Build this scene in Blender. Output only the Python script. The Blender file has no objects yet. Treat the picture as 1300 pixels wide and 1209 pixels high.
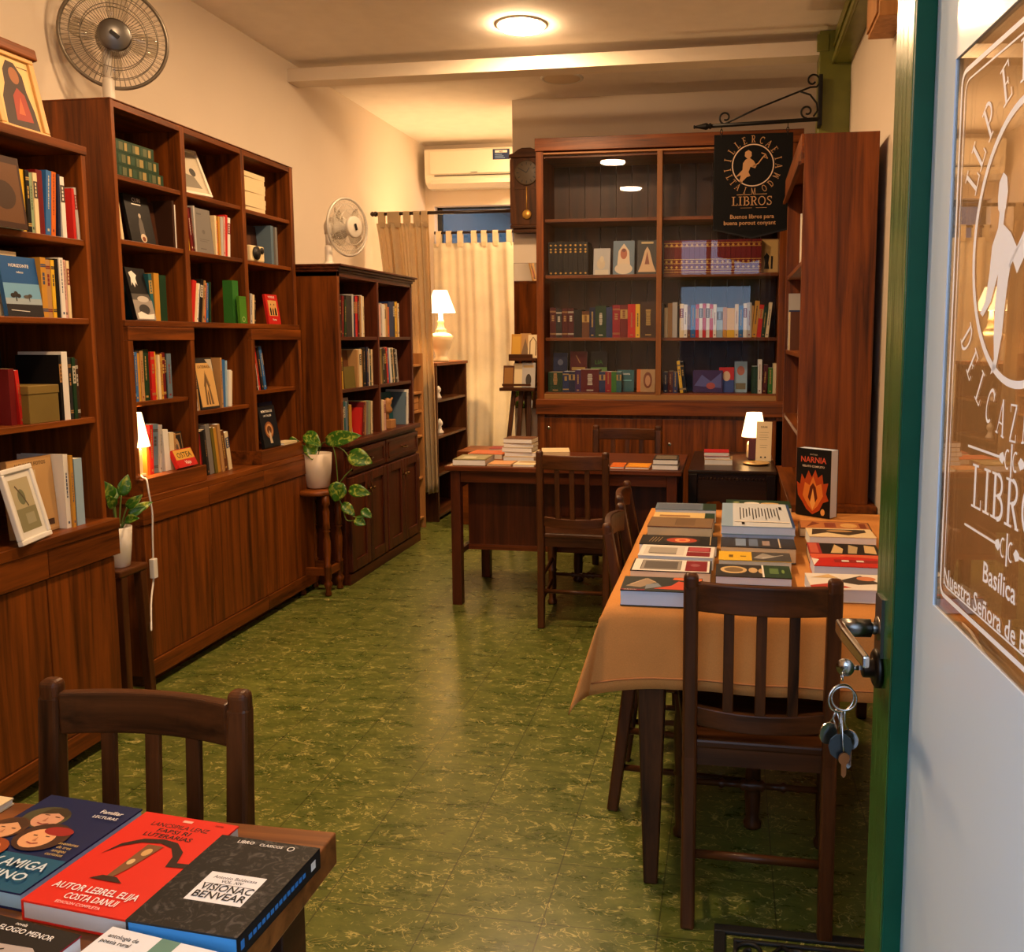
import bpy, math, random
from mathutils import Matrix, Vector
S = bpy.context.scene
C = S.collection
PI = math.pi
R = math.radians
rng = random.Random(7)

# ------------------------------------------------------------------ camera
cd = bpy.data.cameras.new('camera'); cam = bpy.data.objects.new('camera', cd); C.objects.link(cam)
cd.sensor_fit = 'HORIZONTAL'; cd.sensor_width = 36.0
cd.lens = 1140.08 / 1300 * 36.0
cd.shift_x = -(740.42 - 650) / 1300
cd.shift_y = -(604.5 - 555.5) / 1300
cd.clip_start = 0.02
rx = Vector((0.98676, 0.16215, -0.00115)); ux = Vector((-0.01673, 0.10888, 0.99391)); fx = Vector((-0.16129, 0.98074, -0.11015))
m4 = Matrix((rx, ux, -fx)).transposed().to_4x4(); m4.translation = (0, 0, 1.41)
cam.matrix_world = m4
S.camera = cam

# ------------------------------------------------------------------ world, exposure
S.view_settings.view_transform = 'Standard'; S.view_settings.look = 'None'
S.view_settings.gamma = 1.0; S.view_settings.use_curve_mapping = False
S.view_settings.exposure = 0.0
W = bpy.data.worlds.new('dusk_sky'); S.world = W; W.use_nodes = True
bg = W.node_tree.nodes['Background']; bg.inputs[0].default_value = (0.60, 0.77, 1.0, 1); bg.inputs[1].default_value = 3.4
DOWNLIGHT = 285.0          # radiance of the ceiling lamps
WARM = (1.0, 0.63, 0.33)

# ------------------------------------------------------------------ materials
def lin(c):
    if max(c) > 1.001: c = [x / 255 for x in c]
    else: return tuple(c)
    return tuple(x / 12.92 if x <= .04045 else ((x + .055) / 1.055) ** 2.4 for x in c)
MC = {}
def nm(name):
    m = bpy.data.materials.new(name); m.use_nodes = True
    nt = m.node_tree; b = nt.nodes['Principled BSDF']
    return m, nt, b
SPOT = None
def mat(col, rough=.55, metal=0., coat=0., var=.0, name=None, spec=.5):
    key = (tuple(col), rough, metal, coat, var, spec)
    if key in MC: return MC[key]
    m, nt, b = nm(name or 'paint_%d' % len(MC))
    l = lin(col)
    b.inputs['Base Color'].default_value = (*l, 1); b.inputs['Roughness'].default_value = rough
    b.inputs['Metallic'].default_value = metal; b.inputs['Coat Weight'].default_value = coat
    b.inputs['Specular IOR Level'].default_value = spec
    if var:
        tc = nt.nodes.new('ShaderNodeTexCoord'); n = nt.nodes.new('ShaderNodeTexNoise'); n.inputs['Scale'].default_value = 9
        n.inputs['Detail'].default_value = 6
        r = nt.nodes.new('ShaderNodeValToRGB'); r.color_ramp.elements[0].position = .3; r.color_ramp.elements[1].position = .7
        r.color_ramp.elements[0].color = (*[x * (1 - var) for x in l], 1); r.color_ramp.elements[1].color = (*[min(1, x * (1 + var)) for x in l], 1)
        nt.links.new(tc.outputs['Object'], n.inputs['Vector']); nt.links.new(n.outputs['Fac'], r.inputs[0]); nt.links.new(r.outputs[0], b.inputs['Base Color'])
    MC[key] = m
    return m
def wood(name, dark, light, axis='z', rough=.4, fine=26., spec=.28, bump=.05):
    m, nt, b = nm(name)
    tc = nt.nodes.new('ShaderNodeTexCoord'); oi = nt.nodes.new('ShaderNodeObjectInfo')
    add = nt.nodes.new('ShaderNodeVectorMath'); add.operation = 'ADD'
    mul = nt.nodes.new('ShaderNodeVectorMath'); mul.operation = 'SCALE'; mul.inputs[3].default_value = 7.0
    cmb = nt.nodes.new('ShaderNodeCombineXYZ')
    for i in range(3): nt.links.new(oi.outputs['Random'], cmb.inputs[i])
    nt.links.new(cmb.outputs[0], mul.inputs[0]); nt.links.new(tc.outputs['Object'], add.inputs[0]); nt.links.new(mul.outputs[0], add.inputs[1])
    mp = nt.nodes.new('ShaderNodeMapping')
    s = [fine, fine, fine]; s['xyz'.index(axis)] = 1.3
    mp.inputs['Scale'].default_value = s
    nt.links.new(add.outputs[0], mp.inputs['Vector'])
    n = nt.nodes.new('ShaderNodeTexNoise'); n.inputs['Scale'].default_value = 1.0; n.inputs['Detail'].default_value = 7; n.inputs['Roughness'].default_value = .62; n.inputs['Distortion'].default_value = .6
    nt.links.new(mp.outputs[0], n.inputs['Vector'])
    r = nt.nodes.new('ShaderNodeValToRGB'); e = r.color_ramp.elements
    e[0].position = .30; e[1].position = .72; e[0].color = (*lin(dark), 1); e[1].color = (*lin(light), 1)
    nt.links.new(n.outputs['Fac'], r.inputs[0]); nt.links.new(r.outputs[0], b.inputs['Base Color'])
    bp = nt.nodes.new('ShaderNodeBump'); bp.inputs['Strength'].default_value = bump; bp.inputs['Distance'].default_value = .002
    nt.links.new(n.outputs['Fac'], bp.inputs['Height']); nt.links.new(bp.outputs[0], b.inputs['Normal'])
    b.inputs['Roughness'].default_value = rough; b.inputs['Specular IOR Level'].default_value = spec
    return m
def emit(name, col, strength):
    m, nt, b = nm(name)
    b.inputs['Base Color'].default_value = (*col, 1); b.inputs['Emission Color'].default_value = (*col, 1); b.inputs['Emission Strength'].default_value = strength
    return m
def glassy(name, tint=(.95, .97, 1), ior=1.5, rough=0.0, boost=1.0):
    m = bpy.data.materials.new(name); m.use_nodes = True; nt = m.node_tree; nt.nodes.clear()
    o = nt.nodes.new('ShaderNodeOutputMaterial'); mx = nt.nodes.new('ShaderNodeMixShader')
    t = nt.nodes.new('ShaderNodeBsdfTransparent'); t.inputs[0].default_value = (*tint, 1)
    g = nt.nodes.new('ShaderNodeBsdfGlossy'); g.inputs['Roughness'].default_value = rough
    lw = nt.nodes.new('ShaderNodeLayerWeight'); lw.inputs['Blend'].default_value = .5          # 1 - |cos|, the same from both faces
    pw = nt.nodes.new('ShaderNodeMath'); pw.operation = 'POWER'; pw.inputs[1].default_value = 5
    ma = nt.nodes.new('ShaderNodeMath'); ma.operation = 'MULTIPLY_ADD'; ma.use_clamp = True; ma.inputs[1].default_value = .96 * boost; ma.inputs[2].default_value = .04 * boost
    L = nt.links.new
    L(lw.outputs['Facing'], pw.inputs[0]); L(pw.outputs[0], ma.inputs[0]); L(ma.outputs[0], mx.inputs[0])
    L(t.outputs[0], mx.inputs[1]); L(g.outputs[0], mx.inputs[2]); L(mx.outputs[0], o.inputs[0])
    return m
def fabric(name, col, trans=.35, scale=300., fold=0.):
    m = bpy.data.materials.new(name); m.use_nodes = True; nt = m.node_tree; nt.nodes.clear()
    o = nt.nodes.new('ShaderNodeOutputMaterial'); mx = nt.nodes.new('ShaderNodeMixShader'); mx.inputs[0].default_value = trans
    d = nt.nodes.new('ShaderNodeBsdfDiffuse'); t = nt.nodes.new('ShaderNodeBsdfTranslucent')
    tc = nt.nodes.new('ShaderNodeTexCoord'); n = nt.nodes.new('ShaderNodeTexNoise'); n.inputs['Scale'].default_value = scale; n.inputs['Detail'].default_value = 2
    n2 = nt.nodes.new('ShaderNodeTexNoise'); n2.inputs['Scale'].default_value = 6
    r = nt.nodes.new('ShaderNodeValToRGB'); l = lin(col)
    r.color_ramp.elements[0].position = .25; r.color_ramp.elements[1].position = .75
    r.color_ramp.elements[0].color = (*[x * .82 for x in l], 1); r.color_ramp.elements[1].color = (*[min(1, x * 1.12) for x in l], 1)
    ad = nt.nodes.new('ShaderNodeMath'); ad.operation = 'MULTIPLY_ADD'; ad.inputs[1].default_value = .5
    ha = nt.nodes.new('ShaderNodeMath'); ha.operation = 'MULTIPLY'; ha.inputs[1].default_value = .5
    nt.links.new(tc.outputs['Object'], n.inputs['Vector']); nt.links.new(tc.outputs['Object'], n2.inputs['Vector'])
    nt.links.new(n2.outputs['Fac'], ha.inputs[0]); nt.links.new(n.outputs['Fac'], ad.inputs[0]); nt.links.new(ha.outputs[0], ad.inputs[2]); nt.links.new(ad.outputs[0], r.inputs[0])
    nt.links.new(r.outputs[0], d.inputs[0]); nt.links.new(r.outputs[0], t.inputs[0])
    nt.links.new(d.outputs[0], mx.inputs[1]); nt.links.new(t.outputs[0], mx.inputs[2]); nt.links.new(mx.outputs[0], o.inputs[0])
    return m

MAH = dict(dark=(54, 24, 5), light=(142, 74, 21))
WV = wood('mahogany_vertical', axis='z', **MAH); WY = wood('mahogany_along_wall', axis='y', **MAH); WX = wood('mahogany_across', axis='x', **MAH)
DK = dict(dark=(36, 19, 8), light=(98, 56, 26))
DV = wood('dark_oak_vertical', axis='z', rough=.36, spec=.25, **DK); DX = wood('dark_oak_across', axis='x', rough=.36, spec=.25, **DK); DY = wood('dark_oak_along', axis='y', rough=.36, spec=.25, **DK)
EB = wood('ebony_across', (18, 11, 7), (62, 36, 20), 'x', rough=.3); EBV = wood('ebony_vertical', (14, 9, 7), (38, 24, 16), 'z', rough=.3)
TX = wood('table_top_oak', (112, 62, 26), (176, 108, 52), 'y', rough=.33)
CABIN = wood('cabinet_boards', (34, 19, 10), (86, 51, 26), 'z', fine=14)
PINE = wood('pine', (150, 100, 52), (196, 142, 84), 'z', rough=.5)
WHITE = mat((226, 222, 214), .45); CHROME = mat((205, 205, 208), .18, 1.); STEEL = mat((120, 118, 116), .3, 1.); BLACKM = mat((14, 13, 13), .45, .2)
IRON = mat((16, 14, 13), .5, .5); BRASS = mat((176, 130, 62), .35, 1.); GOLD = mat((196, 150, 70), .4, .6)
PAPER = mat((226, 214, 190), .8, var=.06, name='paper_edges'); PAPERW = mat((232, 232, 230), .8, var=.05, name='white_paper_edges'); PAPERY = mat((214, 190, 150), .8, var=.06, name='aged_paper')
INK = mat((18, 16, 15), .6); CREAM = mat((228, 206, 160), .6)
GLASS = glassy('cabinet_glass', boost=.62); DGLASS = glassy('door_pane_glass', tint=(.80, .69, .55), boost=1.9); WGLASS = glassy('window_glass')

# ------------------------------------------------------------------ mesh builder
class MB:
    def __init__(s, T=None): s.v = []; s.f = []; s.m = []; s.sm = []; s.mats = []; s.T = T
    def slot(s, m):
        if m not in s.mats: s.mats.append(m)
        return s.mats.index(m)
    def add(s, vs, fs, m, smooth=False):
        o = len(s.v); i = s.slot(m)
        for p in vs:
            p = Vector(p)
            s.v.append(s.T @ p if s.T else p)
        for f in fs: s.f.append([o + k for k in f]); s.m.append(i); s.sm.append(smooth)
        return s
    def box(s, x0, x1, y0, y1, z0, z1, m):
        vs = [(x, y, z) for x in (x0, x1) for y in (y0, y1) for z in (z0, z1)]
        return s.add(vs, [(0, 1, 3, 2), (4, 6, 7, 5), (0, 4, 5, 1), (2, 3, 7, 6), (0, 2, 6, 4), (1, 5, 7, 3)], m)
    def tube(s, pts, r, m, seg=8, closed=False, caps=True, smooth=True):
        P = [Vector(p) for p in pts]; n = len(P); rs = r if isinstance(r, (list, tuple)) else [r] * n
        vs = []; prev = None
        for i in range(n):
            if closed: t = P[(i + 1) % n] - P[i - 1]
            else: t = P[min(i + 1, n - 1)] - P[max(i - 1, 0)]
            t.normalize()
            if prev is None:
                a = Vector((0, 0, 1)) if abs(t.z) < .9 else Vector((1, 0, 0))
                u = t.cross(a).normalized()
            else:
                u = (prev - t * prev.dot(t)); u.normalize()
            prev = u; w = t.cross(u)
            for k in range(seg):
                an = 2 * PI * k / seg; vs.append(P[i] + (u * math.cos(an) + w * math.sin(an)) * rs[i])
        fs = []
        for i in range(n if closed else n - 1):
            j = (i + 1) % n
            for k in range(seg):
                l = (k + 1) % seg; fs.append((i * seg + k, i * seg + l, j * seg + l, j * seg + k))
        if caps and not closed: fs.append(tuple(range(seg - 1, -1, -1))); fs.append(tuple((n - 1) * seg + k for k in range(seg)))
        return s.add(vs, fs, m, smooth)
    def lathe(s, prof, m, c=(0, 0, 0), seg=24, smooth=True, caps=True, axis=None):
        c = Vector(c); vs = []; n = len(prof)
        q = Vector((0, 0, 1)).rotation_difference(Vector(axis)).to_matrix() if axis else Matrix.Identity(3)
        for r, z in prof:
            for k in range(seg):
                a = 2 * PI * k / seg; vs.append(c + q @ Vector((r * math.cos(a), r * math.sin(a), z)))
        fs = []
        for i in range(n - 1):
            for k in range(seg):
                l = (k + 1) % seg; fs.append((i * seg + k, i * seg + l, (i + 1) * seg + l, (i + 1) * seg + k))
        if caps: fs.append(tuple(range(seg - 1, -1, -1))); fs.append(tuple((n - 1) * seg + k for k in range(seg)))
        return s.add(vs, fs, m, smooth)
    def sweep(s, pts, side, w, d, m):
        # rectangular bar: width w (or list) along the fixed vector side, depth d across it
        P = [Vector(p) for p in pts]; n = len(P); sd = Vector(side).normalized(); vs = []
        ws = w if isinstance(w, (list, tuple)) else [w] * n; ds = d if isinstance(d, (list, tuple)) else [d] * n
        for i in range(n):
            t = (P[min(i + 1, n - 1)] - P[max(i - 1, 0)]).normalized(); b = t.cross(sd).normalized()
            for a, e in ((-1, -1), (1, -1), (1, 1), (-1, 1)): vs.append(P[i] + sd * (a * ws[i] / 2) + b * (e * ds[i] / 2))
        fs = []
        for i in range(n - 1):
            for k in range(4):
                l = (k + 1) % 4; fs.append((i * 4 + k, (i + 1) * 4 + k, (i + 1) * 4 + l, i * 4 + l))
        fs.append((0, 1, 2, 3)); fs.append(tuple((n - 1) * 4 + k for k in (3, 2, 1, 0)))
        return s.add(vs, fs, m)
    def poly(s, pts, m): return s.add(pts, [tuple(range(len(pts)))], m)
    def prism(s, pts, h, m, A=None):
        # pts 2D outline in frame A (x,y), extruded h along its z
        A = A or Matrix.Identity(4); n = len(pts)
        vs = [A @ Vector((x, y, 0)) for x, y in pts] + [A @ Vector((x, y, h)) for x, y in pts]
        fs = [tuple(range(n - 1, -1, -1)), tuple(range(n, 2 * n))] + [(i, (i + 1) % n, n + (i + 1) % n, n + i) for i in range(n)]
        return s.add(vs, fs, m)
    def build(s, name, parent=None, origin=(0, 0, 0), bevel=0., sub=0, seg=2, solid=0.):
        me = bpy.data.meshes.new(name); o = Vector(origin)
        me.from_pydata([tuple(p - o) for p in s.v], [], s.f)
        for m in s.mats: me.materials.append(m)
        for p, i, q in zip(me.polygons, s.m, s.sm): p.material_index = i; p.use_smooth = q
        me.update()
        ob = bpy.data.objects.new(name, me); C.objects.link(ob)
        if parent: ob.parent = parent
        else: ob.location = o
        if solid:
            k = ob.modifiers.new('thick', 'SOLIDIFY'); k.thickness = solid; k.offset = 0
        if bevel:
            k = ob.modifiers.new('edge', 'BEVEL'); k.width = bevel; k.segments = seg; k.limit_method = 'ANGLE'; k.angle_limit = R(50)
        if sub:
            k = ob.modifiers.new('smooth', 'SUBSURF'); k.levels = sub; k.render_levels = sub
        return ob
LABELS = {}
def tag(o, label, cat, group=None, kind=None):
    if label: o['label'] = label; LABELS.setdefault(label, []).append(o.name)
    if cat: o['category'] = cat
    if group: o['group'] = group
    if kind: o['kind'] = kind
    return o
def thing(name, loc, label, cat, group=None, rz=0., kind=None):
    o = bpy.data.objects.new(name, None); C.objects.link(o); o.empty_display_size = .05
    o.location = loc; o.rotation_euler = (0, 0, rz)
    return tag(o, label, cat, group, kind)
def struct(o): o['kind'] = 'structure'; return o
def B(parent, name, m, b, bevel=.002):
    # one box in world coordinates as a part of parent (an unrotated Empty)
    return MB().box(*b, m).build(name, parent, parent.location if parent else (0, 0, 0), bevel)
def dup(root, loc, rz, label, group=None, scale=None):
    r = root.copy(); C.objects.link(r); r.location = loc; r.rotation_euler = (0, 0, rz)
    if scale: r.scale = scale
    tag(r, label, None, group)
    for ch in list(root.children):
        c = ch.copy(); C.objects.link(c); c.parent = r
        for g in ch.children:
            d = g.copy(); C.objects.link(d); d.parent = c
    return r
TXC = {}
def text_geo(body, bold=False):
    if body in TXC: return TXC[body]
    cu = bpy.data.curves.new('t', 'FONT'); cu.body = body; cu.size = 1; cu.resolution_u = 2; cu.offset = .012; cu.fill_mode = 'FRONT'
    ob = bpy.data.objects.new('t', cu); me = bpy.data.meshes.new_from_object(ob)
    vs = [v.co.copy() for v in me.vertices]; fs = [tuple(p.vertices) for p in me.polygons]
    bpy.data.objects.remove(ob); bpy.data.curves.remove(cu); bpy.data.meshes.remove(me)
    if vs:
        x0 = min(v.x for v in vs); x1 = max(v.x for v in vs)
    else: x0 = x1 = 0
    TXC[body] = (vs, fs, x0, x1)
    return TXC[body]
def put_text(mb, body, A, x, y, size, m, align='c', width=None):
    # text in frame A at x, y; size = font size; width squeezes it to a given width
    vs, fs, x0, x1 = text_geo(body); w = (x1 - x0) or 1
    sx = width / w if width else size
    off = {'c': -(x0 + x1) / 2, 'l': -x0, 'r': -x1}[align]
    mb.add([A @ Vector((x + (v.x + off) * sx, y + v.y * size, 0)) for v in vs], fs, m)

# serif capitals drawn with strokes, unit height
def ell(cx, cy, rx_, ry_, a0, a1, n=14): return [(cx + rx_ * math.cos(R(a0 + (a1 - a0) * i / n)), cy + ry_ * math.sin(R(a0 + (a1 - a0) * i / n))) for i in range(n + 1)]
def ser(x, y, w=.2): return ([(x - w, y), (x + w, y)], .055)
def stem(x, w=.13): return [([(x, 0), (x, 1)], w), ser(x, .028), ser(x, .972)]
GLY = {
 'I': (.4, stem(.2)), 'L': (.66, stem(.2) + [([(.2, .028), (.62, .028)], .055), ([(.61, 0), (.61, .24)], .05)]),
 'E': (.68, stem(.2) + [([(.2, .028), (.6, .028)], .055), ([(.2, .972), (.58, .972)], .055), ([(.2, .5), (.45, .5)], .05), ([(.6, 0), (.6, .22)], .05), ([(.58, 1), (.58, .8)], .05), ([(.45, .4), (.45, .6)], .05)]),
 'T': (.7, [([(.35, 0), (.35, 1)], .13), ser(.35, .028), ([(.02, .972), (.68, .972)], .055), ([(.04, 1), (.04, .78)], .05), ([(.66, 1), (.66, .78)], .05)]),
 'B': (.72, stem(.2) + [(ell(.36, .745, .24, .23, 90, -90), .1), (ell(.38, .27, .28, .245, 90, -90), .11), ([(.2, .972), (.38, .972)], .055), ([(.2, .515), (.38, .515)], .05), ([(.2, .028), (.38, .028)], .055)]),
 'R': (.76, stem(.2) + [(ell(.36, .735, .25, .24, 90, -90), .1), ([(.2, .972), (.38, .972)], .055), ([(.2, .495), (.38, .495)], .05), ([(.38, .5), (.66, .04)], .12), ([(.58, .028), (.78, .028)], .055)]),
 'P': (.7, stem(.2) + [(ell(.36, .71, .27, .265, 90, -90), .1), ([(.2, .972), (.38, .972)], .055), ([(.2, .445), (.38, .445)], .05)]),
 'D': (.82, stem(.2) + [(ell(.33, .5, .4, .472, 90, -90), .11), ([(.2, .972), (.35, .972)], .055), ([(.2, .028), (.35, .028)], .055)]),
 'O': (.84, [(ell(.42, .5, .35, .47, 0, 360, 26), .1)]),
 'C': (.76, [(ell(.42, .5, .35, .47, 48, 312, 22), .1), ([(.67, 1), (.67, .72)], .05)]),
 'S': (.62, [([(.52, .8), (.5, .9), (.42, .96), (.3, .97), (.17, .92), (.11, .8), (.14, .67), (.27, .56), (.42, .46), (.52, .33), (.5, .17), (.41, .06), (.27, .03), (.15, .08), (.1, .2)], .1), ([(.54, 1), (.54, .74)], .05), ([(.08, 0), (.08, .26)], .05)]),
 'A': (.8, [([(.1, .02), (.4, 1)], .06), ([(.4, 1), (.7, .02)], .13), ([(.2, .34), (.6, .34)], .05), ser(.1, .028, .12), ser(.7, .028, .14)]),
 'Z': (.7, [([(.06, .972), (.64, .972)], .055), ([(.06, .028), (.64, .028)], .055), ([(.6, .95), (.1, .05)], .12), ([(.08, 1), (.08, .78)], .05), ([(.63, 0), (.63, .22)], .05)]),
 'M': (.95, [([(.15, 0), (.15, 1)], .07), ([(.78, 0), (.78, 1)], .13), ([(.15, .98), (.46, .1)], .11), ([(.46, .1), (.78, .98)], .06), ser(.15, .028, .12), ser(.78, .028, .16)]),
 'N': (.86, [([(.16, 0), (.16, 1)], .06), ([(.7, 0), (.7, 1)], .06), ([(.16, .98), (.7, .04)], .13), ser(.16, .028, .13), ser(.7, .972, .13)]),
}
def stroke(mb, pts, w, A, m):
    n = len(pts); vs = []
    for i in range(n):
        a = Vector(pts[max(i - 1, 0)]); b = Vector(pts[min(i + 1, n - 1)]); t = (b - a).normalized(); q = Vector((-t.y, t.x)) * (w / 2)
        p = Vector(pts[i])
        vs += [A @ Vector((p.x + q.x, p.y + q.y, 0)), A @ Vector((p.x - q.x, p.y - q.y, 0))]
    mb.add(vs, [(2 * i, 2 * i + 1, 2 * i + 3, 2 * i + 2) for i in range(n - 1)], m)
def glyph(mb, ch, A, m):
    for i, (pts, w) in enumerate(GLY[ch][1]):
        stroke(mb, pts, w, A @ Matrix.Translation((0, 0, i * .00001)), m)
def serif_line(mb, txt, A, x, y, h, m, sx=.8, gap=.08):
    tot = sum(GLY[c][0] + gap for c in txt) * h * sx; cx = x - tot / 2
    for c in txt:
        glyph(mb, c, A @ Matrix.Translation((cx, y, 0)) @ Matrix.Diagonal((h * sx, h, 1, 1)), m); cx += (GLY[c][0] + gap) * h * sx
def serif_arc(mb, items, A, cx, cy, r, h, m, sx=.8, inside=False):
    for ch, deg in items:
        a = R(deg); w = GLY[ch][0] * h * sx
        if inside: M = A @ Matrix.Translation((cx + r * math.cos(a), cy + r * math.sin(a), 0)) @ Matrix.Rotation(a + PI / 2, 4, 'Z') @ Matrix.Translation((-w / 2, -h / 2, 0))
        else: M = A @ Matrix.Translation((cx + r * math.cos(a), cy + r * math.sin(a), 0)) @ Matrix.Rotation(a - PI / 2, 4, 'Z') @ Matrix.Translation((-w / 2, -h / 2, 0))
        glyph(mb, ch, M @ Matrix.Diagonal((h * sx, h, 1, 1)), m)
def ring(mb, cx, cy, r, w, A, m, n=64, a0=0, a1=360, wy=None):
    pts = [(cx + r * math.cos(R(a0 + (a1 - a0) * i / n)), cy + (wy or r) * math.sin(R(a0 + (a1 - a0) * i / n))) for i in range(n + 1)]
    stroke(mb, pts, w, A, m)

# ------------------------------------------------------------------ room shell
def wallmat():
    m, nt, b = nm('cream_plaster')
    tc = nt.nodes.new('ShaderNodeTexCoord'); n = nt.nodes.new('ShaderNodeTexNoise'); n.inputs['Scale'].default_value = 1.6; n.inputs['Detail'].default_value = 5
    r = nt.nodes.new('ShaderNodeValToRGB'); r.color_ramp.elements[0].color = (*lin((213, 199, 180)), 1); r.color_ramp.elements[1].color = (*lin((225, 212, 194)), 1)
    n2 = nt.nodes.new('ShaderNodeTexNoise'); n2.inputs['Scale'].default_value = 60; bp = nt.nodes.new('ShaderNodeBump'); bp.inputs['Strength'].default_value = .08
    nt.links.new(tc.outputs['Object'], n.inputs['Vector']); nt.links.new(tc.outputs['Object'], n2.inputs['Vector']); nt.links.new(n.outputs['Fac'], r.inputs[0]); nt.links.new(r.outputs[0], b.inputs['Base Color'])
    nt.links.new(n2.outputs['Fac'], bp.inputs['Height']); nt.links.new(bp.outputs[0], b.inputs['Normal']); b.inputs['Roughness'].default_value = .8
    return m
def floormat():
    m, nt, b = nm('green_vinyl_tiles'); L = nt.links.new
    tc = nt.nodes.new('ShaderNodeTexCoord'); sp = nt.nodes.new('ShaderNodeSeparateXYZ'); L(tc.outputs['Object'], sp.inputs[0])
    def mth(op, a, b_=None, c=None, clamp=False):
        n = nt.nodes.new('ShaderNodeMath'); n.operation = op; n.use_clamp = clamp
        for i, x in enumerate((a, b_, c)):
            if x is None: continue
            if isinstance(x, (int, float)): n.inputs[i].default_value = x
            else: L(x, n.inputs[i])
        return n.outputs[0]
    def seam(out, off, pitch):
        q = mth('FRACT', mth('DIVIDE', mth('SUBTRACT', out, off), pitch))
        q = mth('MINIMUM', q, mth('SUBTRACT', 1.0, q))
        return mth('LESS_THAN', q, .0062)
    sx = seam(sp.outputs[0], -.71 - 5.6, .28); sy = seam(sp.outputs[1], 1.988 - 2.52, .252)
    seams = mth('MAXIMUM', sx, sy)
    # mottled green ground
    n1 = nt.nodes.new('ShaderNodeTexNoise'); n1.inputs['Scale'].default_value = 7; n1.inputs['Detail'].default_value = 8; n1.inputs['Roughness'].default_value = .7
    mp = nt.nodes.new('ShaderNodeMapping'); mp.inputs['Scale'].default_value = (1, 2.2, 1); L(tc.outputs['Object'], mp.inputs[0]); L(mp.outputs[0], n1.inputs['Vector'])
    r1 = nt.nodes.new('ShaderNodeValToRGB'); e = r1.color_ramp.elements; e[0].position = .32; e[1].position = .68; e[0].color = (*lin((60, 76, 28)), 1); e[1].color = (*lin((108, 114, 50)), 1); L(n1.outputs['Fac'], r1.inputs[0])
    # pale wormy chips: thin level sets of two distorted noises, kept only in patches
    def worms(sc, stretch, dist, wid, seed, patch_sc, lo, hi):
        mm = nt.nodes.new('ShaderNodeMapping'); mm.inputs['Scale'].default_value = stretch; mm.inputs['Location'].default_value = (seed, seed * 1.7, 0); L(tc.outputs['Object'], mm.inputs[0])
        n = nt.nodes.new('ShaderNodeTexNoise'); n.inputs['Scale'].default_value = sc; n.inputs['Detail'].default_value = 2.5; n.inputs['Distortion'].default_value = dist; L(mm.outputs[0], n.inputs['Vector'])
        d = mth('ABSOLUTE', mth('SUBTRACT', n.outputs['Fac'], .5))
        lin_ = mth('SUBTRACT', 1.0, mth('DIVIDE', d, wid), clamp=True)
        p = nt.nodes.new('ShaderNodeTexNoise'); p.inputs['Scale'].default_value = patch_sc; p.inputs['Detail'].default_value = 2; L(mm.outputs[0], p.inputs['Vector'])
        mk = nt.nodes.new('ShaderNodeMapRange'); mk.inputs[1].default_value = lo; mk.inputs[2].default_value = hi; L(p.outputs['Fac'], mk.inputs[0])
        return mth('MULTIPLY', lin_, mk.outputs[0])
    w = mth('MAXIMUM', worms(8, (1, 1.6, 1), 2.4, .020, 3.1, 11, .52, .58), mth('MAXIMUM', worms(15, (1, 1.5, 1), 2.0, .024, 11.3, 19, .54, .60), worms(24, (1, 1.4, 1), 1.6, .030, 5.7, 30, .56, .62)))
    dkp = nt.nodes.new('ShaderNodeTexNoise'); dkp.inputs['Scale'].default_value = 26; dkp.inputs['Detail'].default_value = 4; L(mp.outputs[0], dkp.inputs['Vector'])
    dk = nt.nodes.new('ShaderNodeMapRange'); dk.inputs[1].default_value = .6; dk.inputs[2].default_value = .72; L(dkp.outputs['Fac'], dk.inputs[0])
    def mix(f, a, col):
        x = nt.nodes.new('ShaderNodeMixRGB'); L(f, x.inputs[0]); L(a, x.inputs[1]); x.inputs[2].default_value = (*lin(col), 1); return x.outputs[0]
    c = mix(mth('MULTIPLY', dk.outputs[0], .6), r1.outputs[0], (34, 42, 18))
    c = mix(mth('MULTIPLY', w, .85), c, (196, 184, 110))
    c = mix(mth('MULTIPLY', seams, .65), c, (30, 34, 16))
    L(c, b.inputs['Base Color'])
    rr = nt.nodes.new('ShaderNodeMapRange'); rr.inputs[3].default_value = .20; rr.inputs[4].default_value = .38; L(n1.outputs['Fac'], rr.inputs[0]); L(rr.outputs[0], b.inputs['Roughness'])
    bp = nt.nodes.new('ShaderNodeBump'); bp.inputs['Strength'].default_value = .12; bp.inputs['Distance'].default_value = .004
    n3 = nt.nodes.new('ShaderNodeTexNoise'); n3.inputs['Scale'].default_value = 14; n3.inputs['Detail'].default_value = 3; L(tc.outputs['Object'], n3.inputs['Vector'])
    L(mth('SUBTRACT', n3.outputs['Fac'], mth('MULTIPLY', seams, .5)), bp.inputs['Height']); L(bp.outputs[0], b.inputs['Normal'])
    b.inputs['Specular IOR Level'].default_value = .5
    return m
WALL = wallmat(); FLOOR = floormat(); CEIL = mat((242, 234, 224), .85, var=.03, name='ceiling_paint')
OLIVE = mat((112, 114, 42), .35, var=.12, name='olive_gloss_paint'); GREENP = mat((4, 70, 50), .4, var=.15, spec=.2, name='door_green_daylit'); GREENE = mat((50, 90, 36), .22, var=.15, name='door_green_lamplit')  # GREENP, GREENE: one door paint, its daylit and lamplit faces coloured apart
XL, XR, YB, YR, ZC = -2.68, .62, 6.40, 7.75, 3.08
def SB(name, m, b, bevel=0.): return struct(MB().box(*b, m).build(name, None, ((b[0] + b[1]) / 2, (b[2] + b[3]) / 2, b[4]), bevel))
o_ = MB().box(-2.9, 1.2, .15, 8.1, -.1, 0, FLOOR).build('floor'); struct(o_)
SB('floor_yard', mat((60, 62, 64), .8, var=.1, name='yard_paving'), (-4.2, .6, 8.1, 9.75, -.1, 0))
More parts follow.
